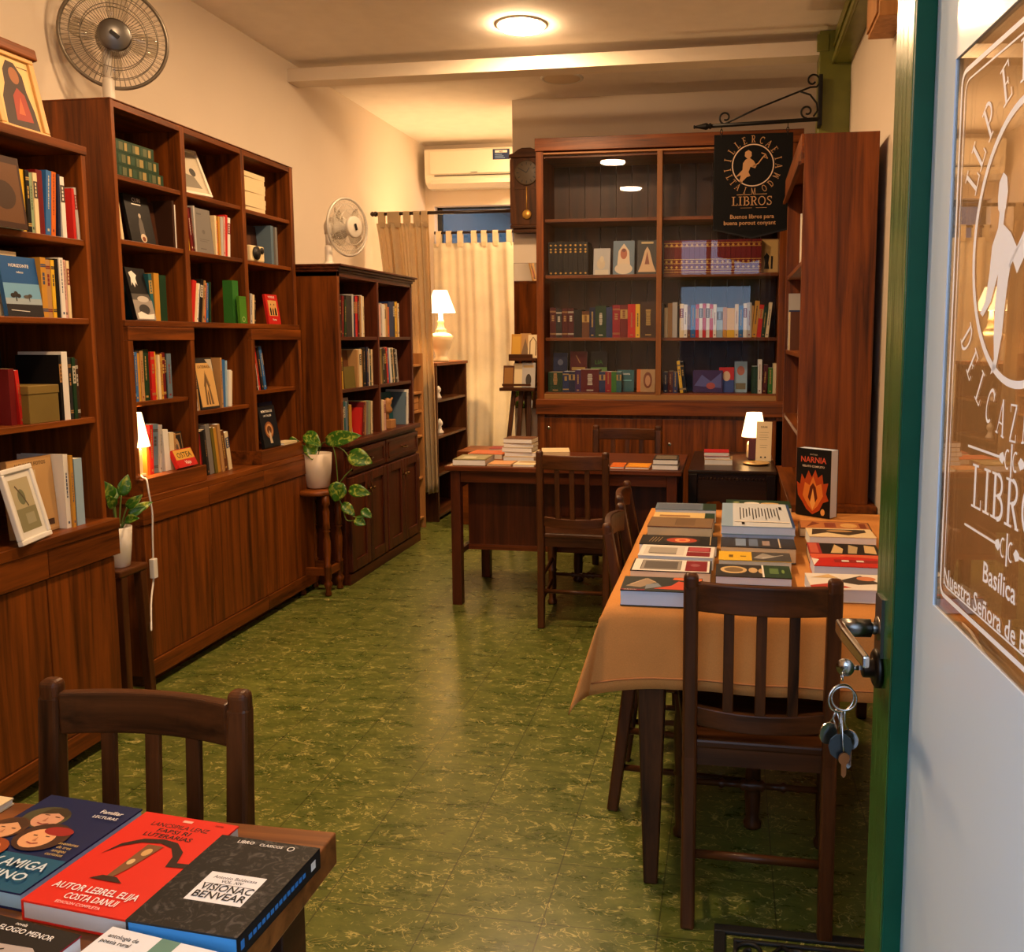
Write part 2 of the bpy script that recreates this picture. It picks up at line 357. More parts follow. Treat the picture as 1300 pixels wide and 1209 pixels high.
SB('floor_street', mat((92, 92, 94), .8, var=.1, name='pavement'), (-6, 6, -5, .15, -.12, -.02))
SB('wall_street', mat((40, 38, 38), .8, var=.1, name='dark_street_wall'), (-6, 6, -4.6, -4.4, -.02, 1.55))
SB('ceiling', CEIL, (XL - .2, XR + .2, .15, 8.0, ZC, ZC + .12))
SB('wall_left', WALL, (XL - .15, XL, .15, 8.0, 0, ZC))
SB('wall_right', WALL, (XR, XR + .15, .15, 6.55, 0, ZC))
SB('wall_back', WALL, (-1.56, XR, YB, YB + .15, 0, ZC))
SB('wall_recess_right', WALL, (-.72, -.6, YB + .15, 8.0, 0, ZC))
# recess back wall with its window opening (x -2.6..-1.0, z .55..2.56)
w_ = MB()
w_.box(XL, -2.6, YR, YR + .16, 0, ZC, WALL); w_.box(-1.0, -.72, YR, YR + .16, 0, ZC, WALL); w_.box(-2.6, -1.0, YR, YR + .16, 2.56, ZC, WALL); w_.box(-2.6, -1.0, YR, YR + .16, 0, .55, WALL)
struct(w_.build('wall_recess_back', None, (-1.7, YR, 0)))
# front wall with the street doorway the camera looks through
w_ = MB(); w_.box(XL, -.66, .15, .27, 0, ZC, WALL); w_.box(.33, XR, .15, .27, 0, ZC, WALL); w_.box(-.66, .33, .15, .27, 2.66, ZC, WALL); w_.box(-.66, .33, .15, .27, 2.07, 2.22, OLIVE); w_.box(-.34, -.28, .18, .24, 2.22, 2.66, OLIVE); w_.box(-.02, .02, .18, .24, 2.22, 2.66, OLIVE)
struct(w_.build('wall_front', None, (-.3, .2, 0)))
SB('trim_1', mat((226, 214, 196), .7, name='beam_paint'), (XL, .47, 5.28, 5.42, 2.955, 3.03))   # beam across the ceiling
g_ = MB(); g_.box(.45, XR, 5.27, 5.42, 0, ZC, OLIVE); g_.box(.435, .5, 5.262, 5.29, 2.97, 3.06, OLIVE)
struct(g_.build('trim_2', None, (.53, 5.3, 0), .004))
g_ = MB(); g_.box(.53, XR, .27, 5.27, 2.905, ZC, OLIVE); g_.box(.515, .53, .27, 5.27, 2.90, 2.93, OLIVE); g_.box(.52, .53, .27, 5.27, 2.985, 3.0, OLIVE)
struct(g_.build('trim_3', None, (.57, 2.7, 2.9), .004))
SB('trim_4', mat((206, 184, 152), .7, name='beige_board'), (.611, XR, 2.75, 3.72, 0, 2.33), .002)   # boarded strip on the right wall
# window in the recess and the dim yard beyond it
wn = struct(thing('window_1', (-1.8, YR + .1, .55), None, None))
fr_ = MB(); FRM = mat((40, 44, 48), .4)
for a in ((-2.6, -2.56), (-1.82, -1.79), (-1.04, -1.0)): fr_.box(a[0], a[1], YR + .09, YR + .13, .55, 2.56, FRM)
fr_.box(-2.6, -1.0, YR + .09, YR + .13, .55, .59, FRM); fr_.box(-2.6, -1.0, YR + .09, YR + .13, 2.545, 2.56, FRM)
fr_.build('window_frame', wn, wn.location)
MB().box(-2.56, -1.04, YR + .105, YR + .111, .59, 2.545, WGLASS).build('glass_pane', wn, wn.location)
YARD = mat((50, 68, 74), .8, var=.1, name='blue_yard_wall')
SB('wall_yard', YARD, (-4.2, .6, 9.6, 9.75, 0, 4.2))
st_ = thing('stair_stringer', (-2.6, 9.5, 1.9), 'dark sloping stair beams outside behind the window', 'staircase')
for xx, hh in ((-3.55, 3.4), (-1.0, 2.1)): MB().box(xx - .05, xx + .05, 9.47, 9.53, 0, hh, mat((12, 18, 24), .7)).build('post', st_, st_.location)
for k, (zz) in enumerate((0, -.33)):
    MB().sweep([(-3.6, 9.5, 3.75 + zz), (-.9, 9.5, 2.35 + zz)], (0, 1, 0), .06, .16, mat((12, 18, 24), .7)).build('stringer', st_, st_.location)
# brush marks in the old gloss paint of the door stiles
_nt = GREENE.node_tree; _n = _nt.nodes.new('ShaderNodeTexNoise'); _m = _nt.nodes.new('ShaderNodeMapping'); _t = _nt.nodes.new('ShaderNodeTexCoord'); _b = _nt.nodes.new('ShaderNodeBump')
_m.inputs['Scale'].default_value = (60, 60, 5); _n.inputs['Scale'].default_value = 1.0; _n.inputs['Detail'].default_value = 4; _b.inputs['Strength'].default_value = .35; _b.inputs['Distance'].default_value = .004
_nt.links.new(_t.outputs['Object'], _m.inputs[0]); _nt.links.new(_m.outputs[0], _n.inputs['Vector']); _nt.links.new(_n.outputs['Fac'], _b.inputs['Height']); _nt.links.new(_b.outputs[0], _nt.nodes['Principled BSDF'].inputs['Normal'])

# ------------------------------------------------------------------ lamps
def downlight(x, y, label, on=True):
    t = thing('ceiling_downlight', (x, y, ZC), label, 'ceiling light', 'round ceiling lights' if on else None)
    MB().lathe([(.118, -.004), (.126, -.010), (.138, -.006), (.14, 0), (.118, 0)], WHITE, (x, y, ZC), 40, caps=False).build('trim_ring', t, t.location)
    MB().lathe([(.117, -.002), (.117, -.016), (.112, -.022), (.06, -.024), (.001, -.024)] if on else [(.118, -.006), (.06, -.007), (.001, -.007)], LAMPM if on else mat((214, 196, 170), .5), (x, y, ZC), 40, caps=False).build('diffuser', t, t.location)
LAMPM = emit('downlight_glow', WARM, DOWNLIGHT)
downlight(-1.14, 4.905, 'round lit ceiling light just in front of the white ceiling beam')
downlight(-1.14, 3.34, 'round lit ceiling light, middle of the row towards the street door')
downlight(-1.14, 1.80, 'round lit ceiling light nearest to the street door')
downlight(-1.11, 5.92, 'unlit round ceiling light behind the white ceiling beam', False)
downlight(-1.25, 7.05, 'unseen added ceiling light brightening the curtained recess')  # added round the corner, out of view, to brighten the recess

def shade_mat(name, strength): 
    m, nt, b = nm(name); L = nt.links.new
    b.inputs['Base Color'].default_value = (.9, .8, .62, 1); b.inputs['Emission Color'].default_value = (1., .68, .34, 1); b.inputs['Emission Strength'].default_value = strength
    b.inputs['Roughness'].default_value = .8
    return m
SHADE = shade_mat('lit_lamp_shade', 3.2)
def bulb(x, y, z, power, r=.03):
    l = bpy.data.lights.new('bulb_light', 'POINT'); l.energy = power; l.color = (1, .62, .28); l.shadow_soft_size = r
    o = bpy.data.objects.new('bulb_light', l); C.objects.link(o); o.location = (x, y, z)
def shade(t, c, r0, r1, z0, z1, seg=28):
    m = MB(); m.lathe([(r0, z0), (r1, z1)], SHADE, (c[0], c[1], 0), seg, caps=False); m.lathe([(r0 - .003, z0), (r1 - .003, z1)], SHADE, (c[0], c[1], 0), seg, caps=False)
    m.lathe([(r0, z0), (r0 - .003, z0)], SHADE, (c[0], c[1], 0), seg, caps=False); m.lathe([(r1, z1), (r1 - .003, z1)], SHADE, (c[0], c[1], 0), seg, caps=False)
    m.build('lamp_shade', t, t.location)
CER = mat((224, 206, 168), .35, coat=.3)
# lamp on the dark shelf of the recess
lx, ly, lz = -2.265, 6.86, 1.225
t = thing('table_lamp', (lx, ly, lz), 'lit table lamp with cream urn base in front of the window curtain', 'lamp')
MB().lathe([(.058, 0), (.062, .012), (.05, .03), (.042, .05), (.07, .11), (.092, .165), (.096, .195), (.08, .215), (.05, .225), (.04, .24), (.046, .25), (.03, .262), (.022, .30), (.03, .315), (.018, .33), (.014, .40), (.001, .40)], CER, (lx, ly, lz), 32).build('base', t, t.location)
shade(t, (lx, ly), .118, .054, lz + .385, lz + .558); bulb(lx, ly, lz + .475, 62)
# lamp in the tall bookcase, its cord hanging over the front
lx, ly, lz = -2.368, 3.257, .851
t = thing('table_lamp', (lx, ly, lz), 'small lit lamp with white cord at the lower left of the tall bookcase', 'lamp')
MB().box(lx - .026, lx + .026, ly - .026, ly + .026, lz, lz + .014, CER).box(lx - .018, lx + .018, ly - .018, ly + .018, lz + .014, lz + .115, CER).lathe([(.012, .115), (.012, .15), (.001, .15)], CER, (lx, ly, lz), 12).build('base', t, t.location, .003)
shade(t, (lx, ly), .056, .030, lz + .125, lz + .262, 24); bulb(lx, ly, lz + .19, 15, .02)
cp = [(lx + .02, ly, lz + .008), (-2.31, 3.215, .856), (-2.285, 3.20, .852), (-2.272, 3.19, .81), (-2.268, 3.20, .72), (-2.268, 3.195, .64), (-2.268, 3.19, .535)]
cq = [(-2.268, 3.187, .455), (-2.268, 3.18, .43), (-2.23, 3.11, .38), (-2.15, 2.99, .31)]
CORD = mat((222, 218, 214), .5)
def smooth_path(P, n=8):
    P = [Vector(p) for p in P]; out = []
    for i in range(len(P) - 1):
        a = P[max(i - 1, 0)]; b = P[i]; c = P[i + 1]; d = P[min(i + 2, len(P) - 1)]
        for k in range(n):
            u = k / n
            out.append(.5 * ((2 * b) + (c - a) * u + (2 * a - 5 * b + 4 * c - d) * u * u + (3 * b - a - 3 * c + d) * u ** 3))
    return out + [P[-1]]
m = MB(); m.tube(smooth_path(cp), .0035, CORD); m.tube(smooth_path(cq), .0035, CORD); cdo = m.build('cord', t, t.location)
MB().box(-2.279, -2.257, 3.177, 3.203, .455, .535, WHITE).build('inline_switch', t, t.location, .004)
# lamp on the dark side table
lx, ly, lz = .135, 5.22, .721
t = thing('table_lamp', (lx, ly, lz), 'lit bedside style lamp on the dark carved side table', 'lamp')
MB().lathe([(.038, 0), (.042, .008), (.04, .075), (.034, .095), (.014, .108), (.011, .14), (.001, .14)], CER, (lx, ly, lz), 26).build('base', t, t.location)
shade(t, (lx, ly), .070, .044, lz + .125, lz + .262); bulb(lx, ly, lz + .19, 14, .025)

# ------------------------------------------------------------------ fitted bookcases on the left wall
def cup(parent, name, m, b, bevel=.002): return B(parent, name, m, b, bevel)
def holes(mb, x, ys, z0, z1):
    pass
# near bookcase (runs out of the frame on the left)
bx = thing('bookcase', (-2.35, 2.2, 0), 'lower near bookcase at left edge, carrying the framed icon', 'bookcase')
X0, X1 = -2.66, -2.15
cup(bx, 'side_panel', WV, (X0, X1, 2.765, 2.785, .785, 2.02)); cup(bx, 'side_panel', WV, (X0, X1, 1.40, 1.43, .785, 2.04))
cup(bx, 'top_panel', WY, (X0, X1 + .004, 1.40, 2.789, 2.02, 2.048)); cup(bx, 'back_panel', WV, (X0, X0 + .015, 1.43, 2.755, .785, 2.02))
for z in (1.739, 1.477, 1.142): cup(bx, 'shelf', WY, (X0 + .015, X1 - .006, 1.43, 2.765, z - .02, z))
cup(bx, 'base_top', WY, (X0, -2.10, 1.40, 2.785, .752, .787)); cup(bx, 'drawer_rail', WY, (-2.14, -2.105, 1.40, 2.45, .66, .75)); cup(bx, 'drawer_rail', WY, (-2.14, -2.105, 2.453, 2.785, .66, .75))
cup(bx, 'base_carcass', WV, (X0, -2.135, 1.41, 2.765, .045, .752)); cup(bx, 'cupboard_door', WV, (-2.135, -2.115, 1.41, 2.448, .11, .655)); cup(bx, 'cupboard_door', WV, (-2.135, -2.115, 2.452, 2.765, .11, .655))
cup(bx, 'skirting', WY, (-2.135, -2.11, 1.41, 2.765, .04, .107)); cup(bx, 'toe_kick', DY, (X0, -2.17, 1.42, 2.75, 0, .045))
# tall bookcase
tb_ = thing('bookcase', (-2.45, 3.9, 0), 'tall three column bookcase with the fan on top', 'bookcase')
X0, X1 = -2.66, -2.35
YA = (3.196, 3.216, 3.637, 3.668, 4.120, 4.151, 4.607, 4.640)
for i in range(4): cup(tb_, 'side_panel' if i in (0, 3) else 'divider', WV, (X0, X1 + (.0 if i in (1, 2) else .002), YA[2 * i], YA[2 * i + 1], .78, 2.318))
for i in range(3): cup(tb_, 'column_top', WY, (X0 + .012, X1, YA[2 * i + 1], YA[2 * i + 2], 2.292, 2.317))
cup(tb_, 'top_panel', WY, (X0, X1 + .003, 3.195, 4.643, 2.318, 2.323)); cup(tb_, 'back_panel', WV, (X0, X0 + .012, 3.19, 4.63, .78, 2.30))
for i, zz in enumerate(((2.043, 1.796), (2.046, 1.795), (2.04, 1.792))):
    for z in zz: cup(tb_, 'shelf', WY, (X0 + .012, X1 - .008, YA[2 * i + 1], YA[2 * i + 2], z - .019, z))
cup(tb_, 'middle_ledge', WY, (X0 + .012, X1 + .012, 3.1965, 4.6395, 1.458, 1.482))
for (a, b_, zs) in ((3.198, 3.64, 1.156), (4.118, 4.632, 1.147)):
    cup(tb_, 'rail', WY, (X1 - .002, X1 + .022, a, b_, 1.402, 1.456))
    cup(tb_, 'stile', WV, (X1 - .002, X1 + .02, a, a + .03, .85, 1.402)); cup(tb_, 'stile', WV, (X1 - .002, X1 + .02, b_ - .03, b_, .85, 1.402))
    cup(tb_, 'shelf', WY, (X0 + .012, X1 - .004, a + .02, b_ - .02, zs - .019, zs))
    cup(tb_, 'plinth', WY, (X0 + .012, X1 + .05, a, b_, .782, .85))
cup(tb_, 'shelf', WY, (X0 + .012, X1 - .006, 3.668, 4.12, 1.066, 1.085))
cup(tb_, 'base_top', WY, (X0, -2.285, 3.165, 4.66, .756, .781))
for a, b_ in ((3.165, 3.62), (3.624, 4.10), (4.104, 4.66)): cup(tb_, 'drawer_rail', WY, (-2.32, -2.283, a, b_, .672, .755))
cup(tb_, 'base_carcass', WV, (X0, -2.31, 3.175, 4.63, .045, .756)); cup(tb_, 'toe_kick', DY, (X0, -2.34, 3.185, 4.62, 0, .045))
for a, b_ in ((3.175, 3.64), (3.642, 4.10), (4.104, 4.63)): cup(tb_, 'cupboard_door', WV, (-2.31, -2.29, a, b_, .118, .668))
cup(tb_, 'skirting', WY, (-2.31, -2.284, 3.175, 4.102, .045, .115)); cup(tb_, 'skirting', WY, (-2.31, -2.284, 4.105, 4.63, .045, .115))
# low bookcase with cupboard doors
lb = thing('bookcase', (-2.4, 5.3, 0), 'darker two column bookcase with panelled cupboard doors, beside the curtain', 'bookcase')
X0, X1 = -2.66, -2.155
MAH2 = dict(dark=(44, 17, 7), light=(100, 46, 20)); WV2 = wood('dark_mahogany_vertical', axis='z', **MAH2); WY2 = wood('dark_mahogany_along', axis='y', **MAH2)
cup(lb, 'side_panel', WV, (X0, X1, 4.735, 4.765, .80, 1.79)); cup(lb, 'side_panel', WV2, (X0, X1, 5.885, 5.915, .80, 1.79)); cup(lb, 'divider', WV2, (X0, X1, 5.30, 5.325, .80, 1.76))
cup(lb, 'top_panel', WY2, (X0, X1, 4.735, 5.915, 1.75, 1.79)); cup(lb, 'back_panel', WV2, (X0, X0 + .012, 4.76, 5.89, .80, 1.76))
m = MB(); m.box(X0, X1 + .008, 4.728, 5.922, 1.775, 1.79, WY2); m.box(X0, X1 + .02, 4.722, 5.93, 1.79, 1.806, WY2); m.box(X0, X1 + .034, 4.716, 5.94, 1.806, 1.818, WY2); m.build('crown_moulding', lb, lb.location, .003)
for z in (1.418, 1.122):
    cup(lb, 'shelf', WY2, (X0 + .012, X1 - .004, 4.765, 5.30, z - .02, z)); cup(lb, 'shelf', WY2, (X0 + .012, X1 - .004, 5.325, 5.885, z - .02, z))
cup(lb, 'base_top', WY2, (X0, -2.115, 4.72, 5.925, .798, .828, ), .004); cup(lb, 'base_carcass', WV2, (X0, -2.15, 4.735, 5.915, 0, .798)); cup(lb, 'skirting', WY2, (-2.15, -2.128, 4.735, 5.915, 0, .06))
BRD = mat((120, 92, 56), .35, 1.)
for a, b_ in ((4.76, 5.305), (5.325, 5.90)):
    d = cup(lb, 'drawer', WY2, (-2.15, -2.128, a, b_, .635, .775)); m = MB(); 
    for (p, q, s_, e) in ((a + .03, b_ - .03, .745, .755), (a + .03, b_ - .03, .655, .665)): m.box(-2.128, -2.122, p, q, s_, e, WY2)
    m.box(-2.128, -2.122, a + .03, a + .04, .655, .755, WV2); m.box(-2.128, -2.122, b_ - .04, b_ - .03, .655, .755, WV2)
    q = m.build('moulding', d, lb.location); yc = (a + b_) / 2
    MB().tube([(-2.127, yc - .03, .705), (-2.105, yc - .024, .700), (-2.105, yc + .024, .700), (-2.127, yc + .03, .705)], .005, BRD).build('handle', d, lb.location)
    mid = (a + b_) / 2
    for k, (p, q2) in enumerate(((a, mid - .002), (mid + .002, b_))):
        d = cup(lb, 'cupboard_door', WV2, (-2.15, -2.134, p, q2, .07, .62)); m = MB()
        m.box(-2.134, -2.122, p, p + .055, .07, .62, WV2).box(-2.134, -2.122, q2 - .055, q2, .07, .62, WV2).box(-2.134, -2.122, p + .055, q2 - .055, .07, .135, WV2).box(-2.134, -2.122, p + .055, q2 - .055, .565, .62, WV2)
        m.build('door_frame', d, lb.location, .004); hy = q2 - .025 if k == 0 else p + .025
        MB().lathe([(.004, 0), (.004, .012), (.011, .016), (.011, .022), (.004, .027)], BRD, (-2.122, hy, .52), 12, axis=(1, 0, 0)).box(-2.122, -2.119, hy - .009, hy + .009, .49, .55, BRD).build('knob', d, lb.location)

# open pine rack and dark shelf behind the drawn curtain
rk = thing('shelf_rack', (-2.4, 6.22, 0), 'narrow open pine rack between low bookcase and drawn curtain', 'shelf')
for y0 in (5.96, 6.33): B(rk, 'side_panel', PINE, (-2.62, -2.24, y0, y0 + .022, 0, 1.30))
for z in (.09, .39, .70, .885, 1.02, 1.22): B(rk, 'shelf', PINE, (-2.62, -2.245, 5.982, 6.33, z - .016, z))
bb = thing('drawer_box', (-2.38, 6.2, .886), 'small pine box with two drawers on the open rack', 'box')
MB().box(-2.55, -2.27, 6.0, 6.31, .886, .99, PINE).build('case', bb, bb.location, .002)
for z in (.892, .942): d = B(bb, 'drawer', PINE, (-2.27, -2.262, 6.01, 6.30, z, z + .044)); MB().lathe([(.008, 0), (.008, .012)], PINE, (-2.262, 6.155, z + .022), 10, axis=(1, 0, 0)).build('knob', d, bb.location)
dsf = thing('dark_shelf', (-2.4, 6.88, 0), 'dark low shelf unit behind the drawn curtain, with a lamp on it', 'shelf')
B(dsf, 'side_panel', DV, (-2.62, -2.20, 6.53, 6.555, 0, 1.2)); B(dsf, 'side_panel', DV, (-2.62, -2.20, 7.30, 7.325, 0, 1.2)); B(dsf, 'top_panel', WY, (-2.63, -2.19, 6.525, 7.33, 1.2, 1.224)); B(dsf, 'back_panel', DV, (-2.62, -2.605, 6.555, 7.30, 0, 1.2))
for z in (.05, .37, .66, .94): B(dsf, 'shelf', DY, (-2.605, -2.205, 6.555, 7.30, z - .02, z))
for (x, y, z, s, lab) in ((-2.27, 6.78, .94, .05, 'small white ornament on upper shelf of the dark shelf unit'), (-2.27, 6.80, .66, .06, 'small white figurine on middle shelf of the dark shelf unit')):
    q = tag(MB().lathe([(.5, 0), (.52, .15), (.3, .5), (.22, .9), (.42, 1.2), (.4, 1.5), (.15, 1.9), (.01, 1.95)], WHITE, (0, 0, 0), 14).build('ornament'), lab, 'ornament'); q.location = (x, y, z); q.scale = (s, s, s)
q = tag(MB().box(-.14, .14, -.17, .17, 0, .20, WX).box(-.15, .15, -.18, .18, .2, .225, WX).build('wooden_crate', None, (0, 0, 0), .003), 'plain wooden chest below the window curtain, behind the desk', 'chest'); q.location = (-1.88, 6.65, .0); q.scale = (1, 1, 2.5)

# ------------------------------------------------------------------ glazed cabinet on the back wall
cb = thing('display_cabinet', (-.44, 6.2, 0), 'wide glazed wooden cabinet filled with books on the back wall', 'cabinet')
y0, y1 = 6.0, 6.39; xa, xb = -1.305, .425
B(cb, 'side_panel', WV, (xa, xa + .05, y0, y1, 0, 2.64)); B(cb, 'side_panel', WV, (xb - .13, xb, y0, y1, 0, 2.64)); B(cb, 'cornice', WX, (xa - .004, xb + .004, y0 - .012, y1, 2.64, 2.722)); B(cb, 'header_panel', WX, (xa, xb, y0 + .03, y1, 2.60, 2.64))
m = MB(); n = 14
for i in range(n):
    a = xa + .05 + (xb - xa - .18) * i / n; b_ = xa + .05 + (xb - xa - .18) * (i + 1) / n
    m.box(a + .0015, b_ - .0015, y1 - .02, y1 - .008, .99, 2.62, CABIN)
m.build('back_boards', cb, cb.location)
for z in (2.205, 1.833, 1.412): B(cb, 'shelf', WX, (xa + .05, xb - .13, y0 + .06, y1 - .02, z - .022, z))
B(cb, 'floor_panel', WX, (xa + .05, xb - .13, y0 + .02, y1 - .02, 1.0, 1.04)); B(cb, 'track', mat((150, 110, 58), .45, .3), (xa + .05, xb - .13, y0 + .0, y0 + .05, .996, 1.03)); B(cb, 'track', mat((150, 96, 46), .5), (xa + .05, xb - .13, y0 + .0, y0 + .05, 2.618, 2.630))
B(cb, 'mullion', wood('mullion_wood', (110, 66, 28), (150, 96, 44), 'z'), (-.497, -.462, y0 - .004, y0 + .04, 1.03, 2.62))
for a, b_, yy in ((xa + .05, -.46, y0 + .012), (-.50, xb - .13, y0 + .034)): B(cb, 'glass_door', GLASS, (a, b_, yy, yy + .005, 1.03, 2.618), 0)
B(cb, 'ledge', WX, (xa - .004, xb + .004, y0 - .03, y1, .892, .996), .004); B(cb, 'base_carcass', WV, (xa + .01, xb - .01, y0 + .02, y1, 0, .892))
for a, b_, hx in ((xa + .045, -.452, -1.225), (-.448, xb - .05, -.40)):
    d = B(cb, 'sliding_door', WV, (a, b_, y0, y0 + .02, .06, .868)); MB().lathe([(.012, 0), (.012, .004)], CHROME, (hx, y0, .80 if a < -1 else .70), 14, axis=(0, -1, 0)).build('lock', d, cb.location)

# ------------------------------------------------------------------ bookcase on the right wall
rb = thing('bookcase', (.45, 4.5, 0), 'bookcase on the right wall showing its plain side panel', 'bookcase')
xa, xb = .285, .615; ya, yb = 3.93, 5.06
B(rb, 'side_panel', WV, (xa, xb - .03, ya, ya + .03, .70, 2.25)); B(rb, 'side_panel', WV, (xa, xb, yb - .03, yb, .70, 2.25)); B(rb, 'top_panel', WY, (xa, xb - .03, ya + .03, yb - .03, 2.215, 2.249)); B(rb, 'back_panel', WV, (xb - .045, xb - .03, ya + .03, yb - .03, .70, 2.22))
B(rb, 'cornice', WY, (xa - .014, xa, ya, yb, 2.13, 2.25)); m = MB(); m.box(xa - .024, xa - .012, ya, yb, 2.125, 2.14, WY); m.build('moulding', rb, rb.location)
for z in (1.74, 1.345, 1.0): B(rb, 'shelf', WY, (xa + .006, xb - .045, ya + .03, yb - .03, z - .022, z))
B(rb, 'base_top', WY, (xa - .03, xb, 3.88, yb + .02, .67, .70)); B(rb, 'base_carcass', WV, (xa - .02, xb, 3.89, yb + .01, 0, .67))

# ------------------------------------------------------------------ curtains
CURT = fabric('cotton_curtain', (222, 202, 166), .45); CURT2 = fabric('window_curtain_cloth', (240, 228, 200), .4)
def curtain(name, label, x0, x1, y, z0, z1, waves, amp, cm, tabs, rod_z, gather=None, seed=1, rod_x=None):
    t = thing(name, ((x0 + x1) / 2, y, z0), label, 'curtain'); q = random.Random(seed); ph = [q.uniform(0, 6) for _ in range(4)]
    nx, nz = 160, 26; m = MB(); vs = []
    for j in range(nz + 1):
        v = j / nz; z = z1 + (z0 - z1) * v
        for i in range(nx + 1):
            u = i / nx; a0, a1 = (x0, x1) if not gather else (x0 + (gather[0] - x0) * v ** .8, x1 + (gather[1] - x1) * v ** .8)
            k = amp * (.45 + .55 * v)
            uu = u + .012 * math.sin(5 * v + ph[2]) * math.sin(PI * u)
            yy = y + k * ((.55 + .45 * math.sin(2 * PI * 1.7 * u + ph[2])) * math.sin(2 * PI * waves * uu + ph[0] + .8 * math.sin(2 * PI * 1.3 * u + ph[3])) + .6 * math.sin(2 * PI * waves * .53 * uu + ph[1] + v) + .25 * math.sin(2 * PI * waves * 2.1 * uu + ph[3]))
            vs.append((a0 + (a1 - a0) * u, yy, z + .006 * math.sin(9 * u + ph[1]) * v))
    fs = [(j * (nx + 1) + i, j * (nx + 1) + i + 1, (j + 1) * (nx + 1) + i + 1, (j + 1) * (nx + 1) + i) for j in range(nz) for i in range(nx)]
    m.add(vs, fs, cm, True); m.build('drape', t, t.location, solid=.002)
    for k in range(tabs):
        xc = x0 + (x1 - x0) * (k + .5) / tabs + q.uniform(-.012, .012); w = .024
        lp = [(xc, y - .004, z1 - .03), (xc, y - .014, z1 + .01), (xc, y - .016, rod_z), (xc, y - .008, rod_z + .014), (xc, y + .008, rod_z + .014), (xc, y + .016, rod_z), (xc, y + .014, z1 + .01), (xc, y + .004, z1 - .03)]
        MB().sweep(lp, (1, 0, 0), w * 2, .002, cm).build('tab', t, t.location)
    return t
ROD = mat((42, 24, 14), .4)
def rod(label, x0, x1, y, z, r, fin):
    t = thing('curtain_rod', ((x0 + x1) / 2, y, z), label, 'curtain rod')
    MB().tube([(x0, y, z), (x1, y, z)], r, ROD, 12).build('pole', t, t.location)
    if fin: MB().lathe([(.004, 0), (.018, .004), (.02, .016), (.014, .026), (.02, .036), (.012, .05), (.001, .054)], ROD, (x0 + .01, y, z), 16, axis=(-1, 0, 0)).build('finial', t, t.location)
    else: MB().box(x0, x0 + .012, y - .012, y + .012, z - .012, z + .012, ROD).build('bracket', t, t.location)
rod('dark curtain rod across the opening of the recess', -2.605, -1.575, 6.43, 2.32, .013, True)
curtain('curtain', 'beige tab top curtain drawn to the left beside the low bookcase', -2.60, -2.20, 6.43, .25, 2.25, 7, .036, CURT, 6, 2.32, gather=(-2.42, -2.165), seed=5)
rod('thin dark rod of the window curtain under the dusky pane', -2.585, -1.02, 7.70, 2.325, .011, False)
curtain('window_curtain', 'cream tab top curtain hanging across the recess window', -2.60, -1.35, 7.70, .30, 2.235, 8, .03, CURT2, 12, 2.325, seed=3)

# air conditioner
ac = thing('air_conditioner', (-2.15, 7.6, 2.69), 'white wall air conditioner above the recess window', 'air conditioner')
ACW = mat((232, 224, 206), .4)
pr_ = [(0, .0), (-.12, .0), (-.185, .035), (-.205, .085), (-.21, .30), (-.20, .315), (0, .315)]
A = Matrix(((0, 0, 1, -2.61), (1, 0, 0, YR - .004), (0, 1, 0, 2.69), (0, 0, 0, 1)))
MB().prism(pr_, .86, ACW, A).build('body', ac, ac.location, .006)
MB().box(-2.56, -1.80, YR - .222, YR - .212, 2.795, 2.985, ACW).build('front_panel', ac, ac.location, .004)
MB().box(-2.52, -1.78, YR - .219, YR - .205, 2.778, 2.785, mat((60, 58, 52), .5)).box(-2.2, -2.14, YR - .224, YR - .22, 2.80, 2.806, STEEL).build('seam', ac, ac.location)
fl = MB().sweep([(-2.55, YR - .20, 2.745), (-1.80, YR - .20, 2.745)], (0, .5, .87), .07, .006, ACW).build('air_flap', ac, ac.location)
lb_ = MB(); NAVY = mat((28, 48, 92), .5); lb_.box(-2.005, -1.86, YR - .2235, YR - .2222, 2.90, 2.985, NAVY); lb_.box(-1.985, -1.88, YR - .2242, YR - .2236, 2.955, 2.975, WHITE)
for k in range(3): lb_.box(-1.985, -1.90 - .012 * k, YR - .2242, YR - .2236, 2.91 + .014 * k, 2.916 + .014 * k, mat((120, 150, 190), .5))
put_text(lb_, 'AER', Matrix.Translation((-1.934, YR - .2246, 2.958)) @ Matrix.Rotation(PI / 2, 4, 'X'), 0, 0, .018, INK)
lb_.build('energy_label', ac, ac.location)['label'] = 'dark blue energy label'
# pendulum clock
ck = thing('wall_clock', (-1.43, 6.38, 2.12), 'dark wooden pendulum wall clock left of the glazed cabinet', 'clock')
MB().box(-1.545, -1.318, 6.28, 6.398, 2.20, 2.66, DV).build('case', ck, ck.location, .004)
top = [(-.125, 0), (.125, 0), (.125, .022), (.09, .03), (.06, .052), (.03, .064), (-.03, .064), (-.06, .052), (-.09, .03), (-.125, .022)]
MB().prism(top, .13, DX, Matrix(((1, 0, 0, -1.4315), (0, 0, 1, 6.268), (0, 1, 0, 2.66), (0, 0, 0, 1)))).build('pediment', ck, ck.location, .003)
MB().box(-1.55, -1.313, 6.272, 6.398, 2.175, 2.20, DX).box(-1.535, -1.328, 6.285, 6.398, 2.15, 2.175, DX).build('bottom_moulding', ck, ck.location, .004)
dl = MB().lathe([(.001, 0), (.085, 0), (.085, .008), (.078, .01)], mat((70, 54, 34), .5), (-1.43, 6.28, 2.555), 32, axis=(0, -1, 0)).build('dial', ck, ck.location)
m = MB(); A = Matrix.Translation((-1.43, 6.2695, 2.555)) @ Matrix.Rotation(PI / 2, 4, 'X')
for k in range(12):
    a = k * PI / 6; stroke(m, [(.055 * math.cos(a), .055 * math.sin(a)), (.072 * math.cos(a), .072 * math.sin(a))], .006, A, INK)
